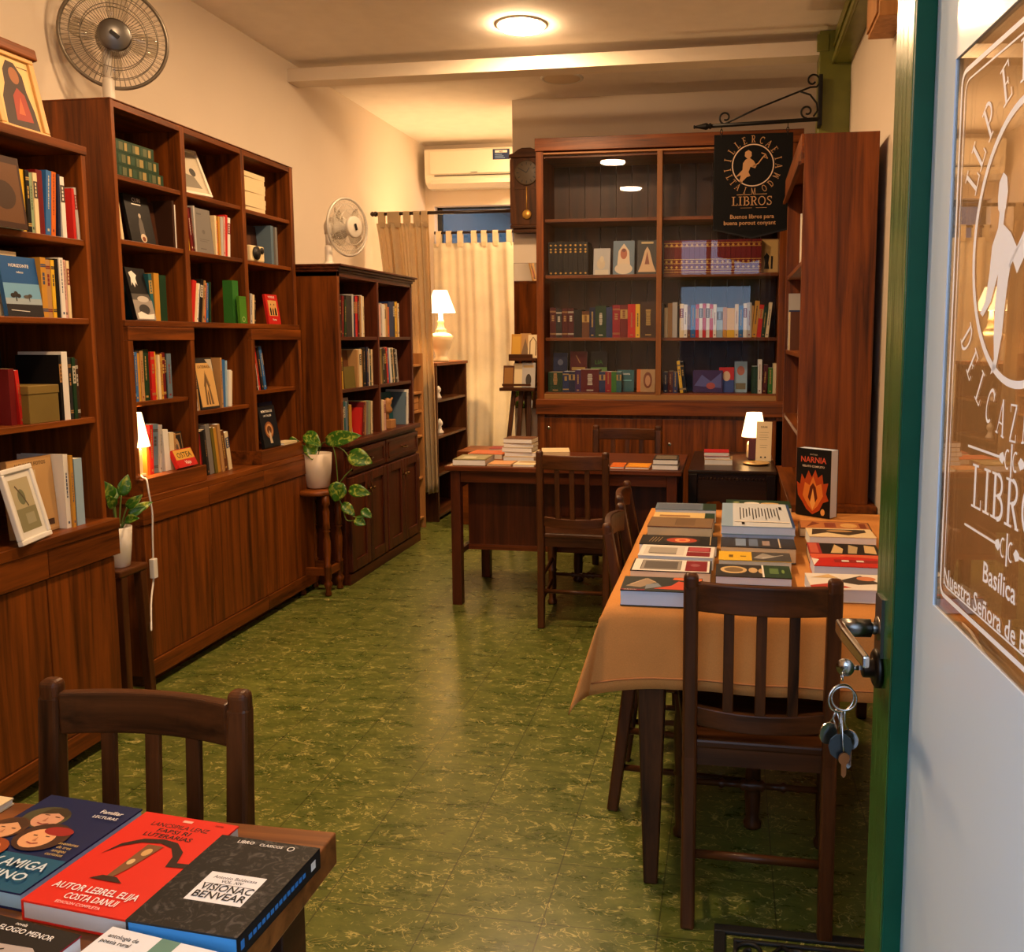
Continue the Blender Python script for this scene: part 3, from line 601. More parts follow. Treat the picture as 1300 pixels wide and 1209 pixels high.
m.build('hour_marks', dl, ck.location)
for a, l in ((R(60), .04), (R(150), .06)): m = MB(); stroke(m, [(0, 0), (l * math.cos(a), l * math.sin(a))], .006, A @ Matrix.Translation((0, 0, .001)), INK); m.build('clock_hand', dl, ck.location)
MB().tube([(-1.43, 6.272, 2.46), (-1.43, 6.272, 2.29)], .004, GOLD).lathe([(.001, 0), (.034, 0), (.03, .006), (.001, .01)], GOLD, (-1.43, 6.274, 2.27), 24, axis=(0, -1, 0)).build('pendulum', ck, ck.location)
m = MB(); m.box(-1.55, -1.525, 6.276, 6.282, 2.21, 2.65, DV).box(-1.338, -1.313, 6.276, 6.282, 2.21, 2.65, DV).box(-1.525, -1.338, 6.276, 6.282, 2.445, 2.46, DX); m.build('door_frame', ck, ck.location)
# mirror and easel left of the cabinet
mi = thing('wall_mirror', (-1.44, 6.39, 1.0), 'frameless wall mirror under the pendulum clock', 'mirror')
MB().box(-1.555, -1.315, 6.388, 6.398, .9, 1.945, DV).build('backing', mi, mi.location); MB().box(-1.553, -1.317, 6.384, 6.388, .902, 1.943, mat((225, 225, 225), .02, 1.)).build('mirror_glass', mi, mi.location)
ea = thing('easel_stand', (-1.42, 6.05, 0), 'dark wooden easel stand holding books in front of the mirror', 'easel')
for x0, x1 in ((-1.56, -1.46), (-1.47, -1.415), (-1.35, -1.375)): MB().sweep([(x0, 5.87, 0), (x1, 6.09, 1.30)], (1, 0, 0), .028, .02, DV).build('leg', ea, ea.location)
MB().sweep([(-1.42, 6.34, 0), (-1.42, 6.12, 1.28)], (1, 0, 0), .026, .02, DV).build('rear_leg', ea, ea.location)
B(ea, 'tray', DX, (-1.56, -1.315, 5.955, 6.06, 1.05, 1.072)); B(ea, 'ledge', DX, (-1.49, -1.315, 6.015, 6.10, 1.255, 1.272)); B(ea, 'crossbar', DX, (-1.50, -1.335, 5.985, 6.005, 1.255, 1.30)); B(ea, 'crossbar', DX, (-1.54, -1.34, 5.952, 5.962, 1.085, 1.10))

# ------------------------------------------------------------------ chairs (local: back legs at y = 0, seat towards +y)
def make_chair(label, kind):
    # kind 'upright': straight posts; 'splayed': back legs kicked out, arched crest
    t = thing('wooden_chair', (0, 0, 0), label, 'chair', 'dark wooden chairs')
    sp = 1 if kind == 'splayed' else 0
    zt = .868; hw = .160
    def yb(z):
        if z < .43: return (-.012 if sp else .0) + (z / .43) * (.055 if sp else .012)
        return (.043 if sp else .012) - (z - .43) / .44 * (.075 if sp else .03)
    for s in (-1, 1):
        zs = (0, .12, .25, .36, .43, .5, .6, .7, .78, .85)
        m = MB().sweep([(s * hw, yb(z), z) for z in zs], (1, 0, 0), .034, [.034, .036, .038, .04, .04, .038, .035, .032, .03, .028], DV)
        o = m.build('back_post', t, (0, 0, 0), .006)
        MB().box(s * hw - .017, s * hw + .017, yb(.855) - .0145, yb(.855) + .0145, .835, .876, DV).build('finial', o, (0, 0, 0), .011, seg=4)
        # turned front leg
        fx_ = s * .195; fy = .40
        m = MB().lathe([(.014, 0), (.025, .004), (.026, .018), (.019, .03), (.020, .05), (.023, .10), (.021, .18), (.026, .187), (.021, .194), (.025, .26), (.026, .33), (.022, .37), (.025, .42)], DV, (fx_, fy, 0), 16)
        m.build('front_leg', t, (0, 0, 0))
        for z in (.135, .25): MB().tube([(s * hw, yb(z), z), (s * .192, .40, z)], .0095, DY, 10).build('stretcher', t, (0, 0, 0))
    n = 12; arc = lambda u, d: -d * (1 - (2 * u - 1) ** 2)
    m = MB(); P = []
    for i in range(n + 1):
        u = i / n; z = .822 + (.012 if sp else .0) * (1 - (2 * u - 1) ** 2); P.append((-.145 + .29 * u, yb(.82) + arc(u, .022), z))
    m.sweep(P, (0, 0, 1), .068, .020, DX); m.build('crest_rail', t, (0, 0, 0), .004)
    m = MB(); m.sweep([(-.145 + .29 * i / n, yb(.53) + arc(i / n, .018), .532 - .008 * (1 - (2 * i / n - 1) ** 2)) for i in range(n + 1)], (0, 0, 1), .046, .018, DX); m.build('lower_rail', t, (0, 0, 0), .003)
    for x in (-.073, 0, .073):
        u = (x + .145) / .29
        MB().sweep([(x, yb(.54) + arc(u, .018), .545), (x, yb(.67) + arc(u, .018) - .004, .67), (x, yb(.79) + arc(u, .022), .80)], (1, 0, 0), .024, .011, DV).build('slat', t, (0, 0, 0), .002)
    seat = [(-.150, -.005), (.150, -.005), (.178, .03), (.215, .40), (.205, .428), (-.205, .428), (-.215, .40), (-.178, .03)]
    MB().prism(seat, .022, DX, Matrix.Translation((0, .01, .448))).build('seat', t, (0, 0, 0), .006)
    m = MB(); m.box(-.15, .15, .012, .03, .405, .448, DX); m.box(-.185, .185, .392, .408, .405, .448, DX)
    for s in (-1, 1): m.sweep([(s * .16, .02, .427), (s * .195, .40, .427)], (0, 0, 1), .042, .016, DY)
    m.build('seat_frame', t, (0, 0, 0))
    MB().tube([(-hw, yb(.185), .185), (hw, yb(.185), .185)], .0105, DX, 10).build('back_stretcher', t, (0, 0, 0))
    prof = [(0, .009), (.10, .009), (.11, .015), (.12, .009), (.16, .009), (.168, .017), (.18, .011), (.195, .019), (.21, .011), (.222, .017), (.23, .009), (.27, .009), (.28, .015), (.29, .009), (.39, .009)]
    MB().lathe([(r, z) for z, r in prof], DX, (-.195, .40, .165), 12, axis=(1, 0, 0)).build('front_stretcher', t, (0, 0, 0))
    return t
ch = make_chair('dark wooden slat back chair at the near end of the orange clothed table', 'upright'); ch.location = (.078, 2.035, 0)
dup(ch, (-.735, 4.17, 0), R(-1.5), 'dark wooden slat back chair in front of the writing desk')
dup(ch, (-.625, 5.44, 0), PI, 'dark wooden chair behind the writing desk, against the glazed cabinet', scale=(1.2, 1, 1))
dup(ch, (-.893, 1.20, 0), PI + R(0.5), 'dark wooden chair behind the foreground table with the red book')
cs = make_chair('round topped wooden chair at left of clothed table, nearer of two', 'splayed'); cs.location = (-.318, 2.705, 0); cs.rotation_euler.z = -PI / 2
dup(cs, (-.345, 3.165, 0), -PI / 2 + R(2), 'round topped wooden chair at left of clothed table, farther of two')

# ------------------------------------------------------------------ clothed table
TZ = .748
ct = thing('table', (.15, 2.78, 0), 'long wooden table under the orange cloth, laden with books', 'table')
tx0, tx1, ty0, ty1 = -.295, .57, 2.125, 3.44
B(ct, 'tabletop', TX, (tx0 + .01, tx1, ty0 + .01, ty1, .722, TZ - .001), .003)
for x in (-.185, .50):
    for y in (2.205, 3.35): MB().sweep([(x, y, 0), (x, y, .60), (x, y, .722)], (1, 0, 0), [.036, .074, .076], [.036, .074, .076], DV).build('leg', ct, ct.location, .004)
ap = MB(); ap.box(-.18, .50, 2.19, 2.21, .635, .722, DX).box(-.18, .50, 3.34, 3.36, .635, .722, DX).box(-.195, -.175, 2.21, 3.34, .635, .722, DX).box(.49, .51, 2.21, 3.34, .635, .722, DX); ap.build('apron', ct, ct.location)
CLOTH = fabric('orange_tablecloth', (206, 144, 82), .06, 420.)
tc_ = MB(); ov = .185
def cloth_pt(u, v):
    # u, v on the flat cloth in metres; outside the table it falls over the edge
    x, y = u, v; dx = max(tx0 - u, 0); dy = max(ty0 - v, 0); dyb = max(v - ty1, 0); d = math.hypot(dx, dy); z = TZ + .0025
    if dx == 0 and dy == 0 and dyb == 0: return (x, y, z + .0006 * math.sin(9 * u) * math.sin(7 * v))
    cxx, cyy = min(max(u, tx0), tx1), min(max(v, ty0), ty1)
    if dx > 0 and dy > 0:
        # the free corner hangs as a flared cone
        a = math.atan2(dy, dx); fl = .12 + .20 * math.sin(2 * a) ** 2
        r = d * fl; q = a
        e = (dy / ov) * math.sin(a) ** 2; s2 = math.sin(2 * a) ** 2
        return (cxx - math.cos(q) * r - .006 - .030 * e, cyy - math.sin(q) * r - .006 - .004 * s2, z - d * (.995 - .10 * s2) - .030 * e)
    if dyb > 0: return (cxx, cyy + .006 + .05 * dyb, z - dyb)
    if dy > 0:
        w = (.011 * math.sin(11 * u + 1.0) + .006 * math.sin(23 * u)) * (dy / ov) + .10 * dy * math.exp(-((u - tx0) / .10) ** 2)
        e = (dy / ov) * math.exp(-(u - tx0) / .075)
        return (x - .030 * e - .006 * e, ty0 - .006 - abs(w) * .6 * (1 - e) - .10 * dy * (1 + .2 * e) - .012 * (dy / ov) * math.sin(5 * u + .3) * (1 - e), z - dy * .995 - .030 * e)
    w = .012 * math.sin(9 * v) * (dx / ov)
    return (tx0 - .006 - .12 * dx - abs(w), y, z - dx * .99)
us = [tx0 - ov + ov * i / 10 for i in range(10)] + [tx0 + (tx1 - tx0) * i / 40 for i in range(41)]
vs_ = [ty0 - ov + ov * i / 10 for i in range(10)] + [ty0 + (ty1 - ty0) * i / 30 for i in range(31)] + [ty1 + .06 * i for i in (1, 2, 3)]
tc_.add([cloth_pt(u, v) for v in vs_ for u in us], [(j * len(us) + i, j * len(us) + i + 1, (j + 1) * len(us) + i + 1, (j + 1) * len(us) + i) for j in range(len(vs_) - 1) for i in range(len(us) - 1)], CLOTH, True)
# stitched hem
for k in (0,):
    tc_.tube([Vector(cloth_pt(u, ty0 - ov * .86)) + Vector((0, -.0022, 0)) for u in [tx0 + .0 + (tx1 - tx0) * i / 60 for i in range(61)]], .0012, mat((178, 116, 64), .8), 5)
tag(tc_.build('tablecloth', None, (.15, 2.78, TZ), solid=.0025), 'orange brown tablecloth hanging over the book table with a drooping corner', 'tablecloth')
CT = TZ + .006

# ------------------------------------------------------------------ writing desk, side table, foreground table
dk_ = thing('writing_desk', (-.85, 4.8, 0), 'brown wooden writing desk with books in front of the glazed cabinet', 'desk')
DKX = wood('desk_across', (58, 26, 12), (120, 60, 28), 'x', rough=.28); DKV = wood('desk_vertical', (50, 22, 10), (104, 50, 24), 'z', rough=.35)
B(dk_, 'desktop', DKX, (-1.465, -.235, 4.45, 5.12, .722, .748), .004)
for x in (-1.44, -.31):
    for y in (4.475, 5.04): MB().sweep([(x + .025, y + .025, 0), (x + .025, y + .025, .722)], (1, 0, 0), .052, .052, DKV).build('leg', dk_, dk_.location, .003)
B(dk_, 'apron', DKX, (-1.39, -.31, 4.485, 4.51, .66, .722)); B(dk_, 'apron', DKX, (-1.39, -.31, 5.05, 5.075, .60, .722)); B(dk_, 'apron', DKV, (-1.43, -1.405, 4.53, 5.04, .62, .722)); B(dk_, 'apron', DKV, (-.30, -.275, 4.53, 5.04, .62, .722))
B(dk_, 'modesty_panel', DKV, (-1.40, -.30, 4.655, 4.673, .29, .722)); B(dk_, 'panel_rail', DKX, (-1.42, -.29, 4.65, 4.68, .262, .292)); B(dk_, 'side_rail', DKV, (-1.425, -1.40, 4.52, 5.04, .262, .292)); B(dk_, 'side_rail', DKV, (-.30, -.275, 4.52, 5.04, .262, .292))
sd = thing('side_table', (.02, 5.1, 0), 'dark carved side table with lamp, right of the writing desk', 'table')
B(sd, 'tabletop', EB, (-.215, .245, 4.70, 5.50, .70, .72), .006)
m = MB(); m.box(-.20, .23, 4.715, 4.73, .60, .70, EB); m.box(-.20, .23, 5.47, 5.485, .6, .7, EB); m.box(-.20, -.185, 4.73, 5.47, .6, .7, EB); m.box(.215, .23, 4.73, 5.47, .6, .7, EB); m.build('apron', sd, sd.location)
m = MB()
for k in range(22): m.lathe([(.001, 0), (.007, .001), (.004, .006), (.001, .007)], EB, (-.19 + k * .0195, 4.7145, .675), 8, axis=(0, -1, 0))
m.build('carved_beading', sd, sd.location)
cv = [(-.19, 0), (.22, 0), (.22, -.16)] + [(.19, -.10), (.14, -.05), (.08, -.045), (.05, -.075), (.015, -.09), (-.02, -.075), (-.05, -.045), (-.11, -.05), (-.16, -.10), (-.19, -.16)]
MB().prism(cv, .014, EB, Matrix(((1, 0, 0, 0), (0, 0, 1, 4.716), (0, 1, 0, .60), (0, 0, 0, 1)))).build('carved_skirt', sd, sd.location)
for x in (-.19, .215):
    for y in (4.725, 5.465): MB().sweep([(x, y, 0), (x, y, .08), (x, y, .7)], (1, 0, 0), [.05, .035, .05], [.05, .035, .05], EBV).build('leg', sd, sd.location, .004)
FX0 = -1.62; ftw = wood('table_wood', (84, 46, 20), (156, 96, 46), 'x', rough=.35); ftd = wood('table_edge', (44, 22, 12), (92, 50, 26), 'y', rough=.4)
ft = thing('table', (-1.0, .72, 0), 'foreground wooden table at lower left with large book covers', 'table')
B(ft, 'tabletop', ftw, (FX0, -.508, .36, 1.062, .712, .757), .003)
for x in (FX0 + .08, -.565):
    for y in (.44, .99): B(ft, 'leg', ftd, (x - .03, x + .03, y - .03, y + .03, 0, .712))
m = MB(); m.box(FX0 + .08, -.57, .965, .985, .62, .712, ftd).box(FX0 + .08, -.57, .42, .44, .62, .712, ftd).box(-.575, -.552, .44, .99, .62, .712, ftd).box(FX0 + .06, FX0 + .08, .44, .98, .62, .712, ftd); m.build('apron', ft, ft.location)

# ------------------------------------------------------------------ plants
LEAF = None
def leafmat():
    m, nt, b = nm('variegated_leaf'); tc = nt.nodes.new('ShaderNodeTexCoord'); n = nt.nodes.new('ShaderNodeTexNoise'); n.inputs['Scale'].default_value = 26; n.inputs['Detail'].default_value = 3; n.inputs['Distortion'].default_value = 1.5
    r = nt.nodes.new('ShaderNodeValToRGB'); e = r.color_ramp.elements; e[0].position = .50; e[0].color = (*lin((50, 100, 20)), 1); e[1].position = .68; e[1].color = (*lin((170, 180, 70)), 1)
    nt.links.new(tc.outputs['Object'], n.inputs['Vector']); nt.links.new(n.outputs['Fac'], r.inputs[0]); nt.links.new(r.outputs[0], b.inputs['Base Color']); b.inputs['Roughness'].default_value = .35
    return m
LEAF = leafmat(); STEMM = mat((96, 124, 52), .5); SOIL = mat((40, 26, 16), .9)
def leaf(parent, org, tip_from, tip_to, width, up, fold=.25):
    a = Vector(tip_from); b = Vector(tip_to); d = (b - a); L = d.length; d.normalize(); s = d.cross(Vector(up)).normalized(); n = s.cross(d).normalized()
    m = MB(); N = 9; rows = []
    for i in range(N + 1):
        u = i / N; w = width * (math.sin(PI * min(1, u * .93 + .07)) ** .75) * (1.15 - .5 * u) * .62; c = a + d * (L * u) - n * (.14 * L * u * u)
        if i == N: w = .0005
        rows.append([c - s * w + n * (fold * w), c - s * w * .5 + n * (fold * .35 * w), c, c + s * w * .5 + n * (fold * .35 * w), c + s * w + n * (fold * w)])
    vs = [p for r in rows for p in r]
    m.add(vs, [(i * 5 + k, i * 5 + k + 1, (i + 1) * 5 + k + 1, (i + 1) * 5 + k) for i in range(N) for k in range(4)], LEAF, True)
    return m.build('leaf', parent, org, solid=.0012)
def pot(t, c, r0, r1, h, m_):
    return MB().lathe([(r0 * .9, 0), (r0, .004), ((r0 + r1) / 2 * 1.04, h * .5), (r1, h), (r1 - .006, h), (r1 - .008, h - .02), (.001, h - .02)], m_, c, 30).build('pot', t, t.location)
# trailing plant on its turned stand
px, py, pz = -2.24, 4.60, .592
sn = thing('plant_stand', (px, py, 0), 'turned wooden plant stand beside the low bookcase', 'plant stand')
prof = [(.014, 0), (.02, .01), (.012, .03), (.02, .05), (.024, .07), (.014, .085), (.02, .10), (.02, .16), (.024, .165), (.014, .18), (.020, .25), (.021, .30), (.013, .355), (.022, .362), (.013, .37), (.021, .375), (.017, .42), (.020, .47), (.013, .50), (.022, .51), (.02, .56)]
for a, b_ in ((-.075, -.075), (.075, -.075), (-.075, .075), (.075, .075)): MB().lathe(prof, WV, (px + a, py + b_, 0), 14).build('leg', sn, sn.location)
MB().lathe([(.125, .56), (.13, .565), (.13, .58), (.122, .588), (.001, .588)], WX, (px, py, 0), 32).build('top', sn, sn.location)
m = MB(); m.box(px - .09, px + .09, py - .085, py - .065, .115, .155, WX).box(px - .09, px + .09, py + .065, py + .085, .115, .155, WX).box(px - .085, px - .065, py - .07, py + .07, .115, .155, WY).box(px + .065, px + .085, py - .07, py + .07, .115, .155, WY); m.build('stretcher_frame', sn, sn.location)
po = thing('potted_plant', (px, py, pz), 'trailing variegated plant in white pot on the turned stand', 'plant')
pot(po, (px, py, pz), .062, .078, .19, mat((214, 196, 176), .4, coat=.2)); MB().lathe([(.001, 0), (.066, 0)], SOIL, (px, py, pz + .172), 20, caps=False).build('soil', po, po.location)
# vines: each is a path; leaves sit along it
def vine(t, pts): MB().tube(smooth_path(pts, 6), .0028, STEMM, 6).build('stem', t, t.location)
k0 = (px + .01, py - .02, pz + .17)
vine(po, [k0, (px + .06, py - .06, pz + .25), (px + .13, py - .11, pz + .26), (px + .16, py - .12, pz + .20), (px + .165, py - .11, pz + .06), (px + .16, py - .1, pz - .02), (px + .19, py - .09, pz - .10), (px + .26, py - .09, pz - .145), (px + .34, py - .08, pz - .125)])
vine(po, [(px + .13, py - .11, pz + .26), (px + .2, py - .1, pz + .22), (px + .235, py - .1, pz + .17)]); vine(po, [k0, (px - .03, py - .03, pz + .26), (px - .05, py - .03, pz + .30)]); vine(po, [k0, (px - .06, py - .05, pz + .24), (px - .10, py - .06, pz + .28)])
vine(po, [(px + .17, py - .1, pz + .04), (px + .20, py - .1, pz + .08), (px + .24, py - .09, pz + .12)]); vine(po, [(px + .18, py - .09, pz - .08), (px + .20, py - .09, pz - .16), (px + .27, py - .09, pz - .155)])
for a, b_, w in (((px + .10, py - .10, pz + .27), (px + .30, py - .13, pz + .31), .075), ((px + .23, py - .10, pz + .20), (px + .36, py - .11, pz + .16), .085), ((px + .185, py - .12, pz + .05), (px + .155, py - .14, pz - .055), .085),
                 ((px + .22, py - .09, pz + .01), (px + .34, py - .1, pz - .01), .06), ((px + .18, py - .09, pz - .07), (px + .25, py - .1, pz - .13), .05), ((px + .25, py - .09, pz - .15), (px + .31, py - .1, pz - .18), .05), ((px + .29, py - .09, pz - .10), (px + .345, py - .1, pz - .14), .045),
                 ((px - .05, py - .03, pz + .30), (px + .05, py - .07, pz + .24), .07), ((px - .02, py - .03, pz + .25), (px + .01, py - .09, pz + .17), .07), ((px - .10, py - .06, pz + .28), (px - .125, py - .07, pz + .25), .03)):
    leaf(po, po.location, a, b_, w, (.25, -.95, .3))
# small plant in the gap between the two near bookcases
qx, qy = -2.235, 2.95
sn2 = thing('stool', (qx, qy, 0), 'plain wooden stool between near and tall bookcases, under small plant', 'stool')
B(sn2, 'seat', DY, (qx - .09, qx + .06, qy - .08, qy + .08, .54, .566), .006)
for a in (-.065, .04):
    for b_ in (-.065, .065): MB().sweep([(qx + a * 1.25, qy + b_ * 1.05, 0), (qx + a, qy + b_ * .85, .54)], (0, 1, 0), [.03, .034], [.03, .034], DV).build('leg', sn2, sn2.location, .003)
p2_ = thing('potted_plant', (qx, qy, .566), 'small leafy plant in white pot between near and tall bookcases', 'plant')
pot(p2_, (qx, qy, .566), .036, .048, .15, mat((222, 216, 204), .3, coat=.3)); MB().lathe([(.001, 0), (.04, 0)], SOIL, (qx, qy, .705), 16, caps=False).build('soil', p2_, p2_.location)
for k, (dx, dy, h, w, L_) in enumerate(((.06, .05, .05, .03, 0), (.08, -.02, .03, .03, 0), (-.01, -.04, .14, .045, 0), (.03, .02, .15, .04, 0), (-.04, .03, .12, .04, 0), (.06, .09, .06, .028, 0), (.02, -.06, .10, .035, 0), (.07, .02, .09, .032, 0))):
    b0 = (qx + dx * .15, qy + dy * .15, .71); b1 = (qx + dx * .5, qy + dy * .5, .72 + h * .75)
    vine(p2_, [b0, ((b0[0] + b1[0]) / 2, (b0[1] + b1[1]) / 2, .71 + h * .5), b1]); leaf(p2_, p2_.location, b1, (qx + dx * 1.25, qy + dy * 1.2, .72 + h * 1.25), w, (.7, -.6, .4), .35)

# ------------------------------------------------------------------ fans
def fan(name_label, base, hub, nrm, Rr, body, blade, ring_c, badge=None):
    t = thing('fan', base, name_label, 'fan'); n = Vector(nrm).normalized(); h = Vector(hub); org = t.location
    q = Vector((0, 0, 1)).rotation_difference(n).to_matrix(); P = lambda r, a, d: h + q @ Vector((r * math.cos(a), r * math.sin(a), d))
    bz = base[2]
    back = h - n * .10
    MB().lathe([(.085, 0), (.09, .008), (.07, .018), (.028, .026), (.024, .04), (.022, .12), (.018, .13)], body, base, 24).build('base', t, org)
    MB().tube([(base[0], base[1], bz + .10), (base[0], base[1], back.z - .03)], .017, body, 14).build('pole', t, org)
    MB().lathe([(.001, -.16), (.04, -.157), (.062, -.135), (.068, -.065), (.06, -.04), (.02, -.03), (.02, .0)], body, h, 20, axis=tuple(n)).tube([(base[0], base[1], back.z - .05), (base[0], base[1], back.z + .0), tuple(back)], .022, body, 12).build('motor_housing', t, org)
    def grille(name, d0, d1, dc):
        m = MB()
        for k in range(60):
            a = 2 * PI * k / 60; m.tube([P(.052, a, dc), P(Rr * .5, a, d0 + (dc - d0) * .75), P(Rr * .86, a, d0 + (dc - d0) * .3), P(Rr, a, d0)], .0009, ring_c, 4, caps=False)
        for rr, dd in ((Rr, d0), (Rr * .82, d0 + (dc - d0) * .36), (Rr * .62, d0 + (dc - d0) * .62)): m.tube([P(rr, 2 * PI * k / 48, dd) for k in range(48)], .0024 if rr == Rr else .0018, ring_c, 6, closed=True)
        return m.build(name, t, org)
    grille('front_grille', .0, .0, .045); grille('rear_grille', -.012, 0, -.055)
    MB().tube([P(Rr, 2 * PI * k / 60, -.006) for k in range(60)], .0075, ring_c, 8, closed=True).build('rim', t, org)
    for k in range(4):
        m = MB(); vs = []; N = 8
        for i in range(N + 1):
            u = i / N; r = .03 + (Rr * .84 - .03) * u; c = k * PI / 2 + .5; wd = .20 + .50 * math.sin(PI * min(1, .25 + .7 * u)) * (1 if u < .9 else .75)
            vs += [P(r, c - wd * .6, -.022), P(r, c, -.012), P(r, c + wd * .6, .004)]
        m.add(vs, [(i * 3 + j, i * 3 + j + 1, (i + 1) * 3 + j + 1, (i + 1) * 3 + j) for i in range(N) for j in range(2)], blade, True); m.build('blade', t, org, solid=.002)
    b_ = MB().lathe([(.058, .03), (.062, .036), (.062, .050), (.056, .054), (.001, .055)], badge or STEEL, h, 30, axis=tuple(n)).build('hub_badge', t, org)
    m = MB(); q4 = Matrix.Translation(h + n * .0585) @ q.to_4x4(); m.prism([(-.018, -.008), (.018, -.008), (.02, 0), (.018, .008), (-.018, .008), (-.02, 0)], .003, INK, q4); m.build('badge_plate', b_, org)
    return t
FANB = mat((206, 200, 190), .4); FANG = mat((120, 112, 100), .35, .6); CLEARB = glassy('clear_blade', tint=(.86, .85, .82), boost=1.6)
fan('standing fan with round wire cage on top of the tall bookcase', (-2.50, 3.40, 2.322), (-2.47, 3.41, 2.615), (.60, -.78, -.10), .195, FANB, CLEARB, FANG)
fan('smaller fan with clear blades on top of the low bookcase', (-2.33, 5.02, 1.818), (-2.24, 5.10, 2.06), (.92, -.32, -.02), .165, mat((222, 214, 200), .4), CLEARB, mat((206, 200, 188), .4, .3), badge=mat((214, 206, 192), .35))

# ------------------------------------------------------------------ hanging sign and its bracket
br = thing('sign_bracket', (.44, 5.22, 2.6), 'black wrought iron scroll bracket on the green post', 'bracket')
YS = 5.20
MB().tube([(.455, YS, 2.595), (-.13, YS, 2.580)], .011, IRON, 12).lathe([(.012, 0), (.018, .008), (.012, .016), (.019, .026), (.019, .034), (.010, .07), (.007, .09), (.011, .095), (.008, .10)], IRON, (-.13, YS, 2.58), 14, axis=(-1, 0, -.02)).build('bar', br, br.location)
B(br, 'wall_plate', IRON, (.445, .465, 5.19, 5.268, 2.56, 2.83))
def spiral(cx, cz, r0, r1, a0, a1, n=26): return [(cx + (r0 + (r1 - r0) * i / n) * math.cos(R(a0 + (a1 - a0) * i / n)), YS, cz + (r0 + (r1 - r0) * i / n) * math.sin(R(a0 + (a1 - a0) * i / n))) for i in range(n + 1)]
m = MB(); m.tube([(-.06, YS, 2.588), (.12, YS, 2.665), (.30, YS, 2.73), (.40, YS, 2.765)] + spiral(.412, 2.80, .040, .014, -60, 330, 24), .0052, IRON, 8); m.build('brace_scroll', br, br.location)
MB().tube(spiral(-.055, 2.623, .036, .012, 270, -120), .0052, IRON, 8).build('scroll', br, br.location); MB().tube(spiral(.385, 2.638, .036, .012, 270, -120), .0052, IRON, 8).build('scroll', br, br.location)
MB().tube([(.345, YS, 2.745), (.40, YS, 2.725), (.435, YS, 2.68), (.44, YS, 2.64), (.42, YS, 2.61)], .0052, IRON, 8).build('curved_strut', br, br.location)
for x in (-.075, .285):
    m = MB()
    for k in range(3):
        c = Vector((x, YS, 2.568 - .022 * k)); m.tube([c + Vector((.007 * math.cos(a) if k % 2 else 0, 0 if k % 2 else .007 * math.cos(a), .014 * math.sin(a))) for a in [2 * PI * i / 12 for i in range(12)]], .0022, IRON, 6, closed=True)
    m.build('chain', br, br.location)
sg = thing('hanging_sign', (.10, YS, 1.96), 'black hanging shop sign with gold lettering and hunter emblem', 'sign')
SGM = mat((5, 5, 6), .6, spec=.15); SGO = mat((186, 140, 92), .5); SGW = mat((214, 186, 160), .5)
out = [(-.215, -.045), (0, -.095), (.215, -.045), (.215, .475), (-.215, .475)]
XZ = lambda x, y, z: Matrix(((1, 0, 0, x), (0, 0, -1, y), (0, 1, 0, z), (0, 0, 0, 1)))
MB().prism(out, .012, SGM, XZ(.10, YS + .006, 2.055)).build('board', sg, sg.location, .002)
m = MB(); m.prism([(-.215, -.045), (0, -.095), (0, -.085), (-.207, -.038)], .003, IRON, XZ(.10, YS - .006, 2.055)); m.prism([(0, -.095), (.215, -.045), (.207, -.038), (0, -.085)], .003, IRON, XZ(.10, YS - .006, 2.055))
m.build('edge_trim', sg, sg.location)
A = XZ(.10, YS - .0072, 2.055); em = MB(); ccx, ccz = .0, .305
ring(em, ccx, ccz, .112, .006, A, SGW)
man = [(-.088, -.055), (-.052, -.018), (-.05, .015), (-.038, .032), (-.028, .036), (-.042, .05), (-.040, .07), (-.024, .08), (-.008, .07), (-.007, .05), (-.016, .04), (.004, .025), (.018, .0), (.012, -.012), (-.012, -.004), (-.022, -.03), (-.012, -.05), (-.03, -.055), (-.05, -.075), (-.055, -.09), (-.068, -.078), (-.06, -.045), (-.075, -.05)]
def fan_poly(mb, pts, A, m_, dx=0, dz=0, sc=1, mir=1):
    bm_pts = [Vector((mir * x * sc + dx, y * sc + dz, 0)) for x, y in pts]
    from mathutils.geometry import tessellate_polygon
    tris = tessellate_polygon([bm_pts]); mb.add([A @ p for p in bm_pts], tris, m_)
fan_poly(em, man, A, SGO, ccx, ccz - .004, 1.08); stroke(em, [(.0, .298), (.03, .315), (.05, .342), (.068, .362)], .006, A, SGO); stroke(em, [(.045, .370), (.068, .362), (.076, .338)], .005, A, SGO); stroke(em, [(.06, .355), (.066, .342)], .004, A, SGO); stroke(em, [(.072, .352), (.08, .338)], .004, A, SGO)
em.build('emblem', sg, sg.location)
le = MB(); ring_ = le
serif_arc(le, [('I', 190), ('I', 168), ('L', 147), ('L', 128), ('E', 110), ('R', 90), ('C', 70), ('A', 53), ('E', 35), ('I', 14), ('A', -3)], A, ccx, ccz, .141, .038, SGO)
serif_arc(le, [('L', 206), ('T', 220), ('A', 235), ('I', 253), ('M', 272), ('O', 297), ('D', 314), ('M', 335)], A, ccx, ccz, .141, .036, SGO, inside=True)
le.build('ring_text', sg, sg.location); le = MB()
serif_line(le, 'LIBROS', A, .0, .088, .048, SGO, 1.05)
for a, b_, z, w in ((-.085, -.01, .146, .003), (.005, .08, .148, .003), (-.065, .0, .074, .0015), (.02, .08, .074, .002)): stroke(le, [(a, z), (b_, z)], w, A, SGO)
le.build('shop_name', sg, sg.location); le = MB()
put_text(le, 'Buenos libros para', A, 0, .016, .032, SGO, width=.24); put_text(le, 'buena porout conyant', A, -.012, -.018, .032, SGO, width=.285)
le.build('slogan', sg, sg.location)

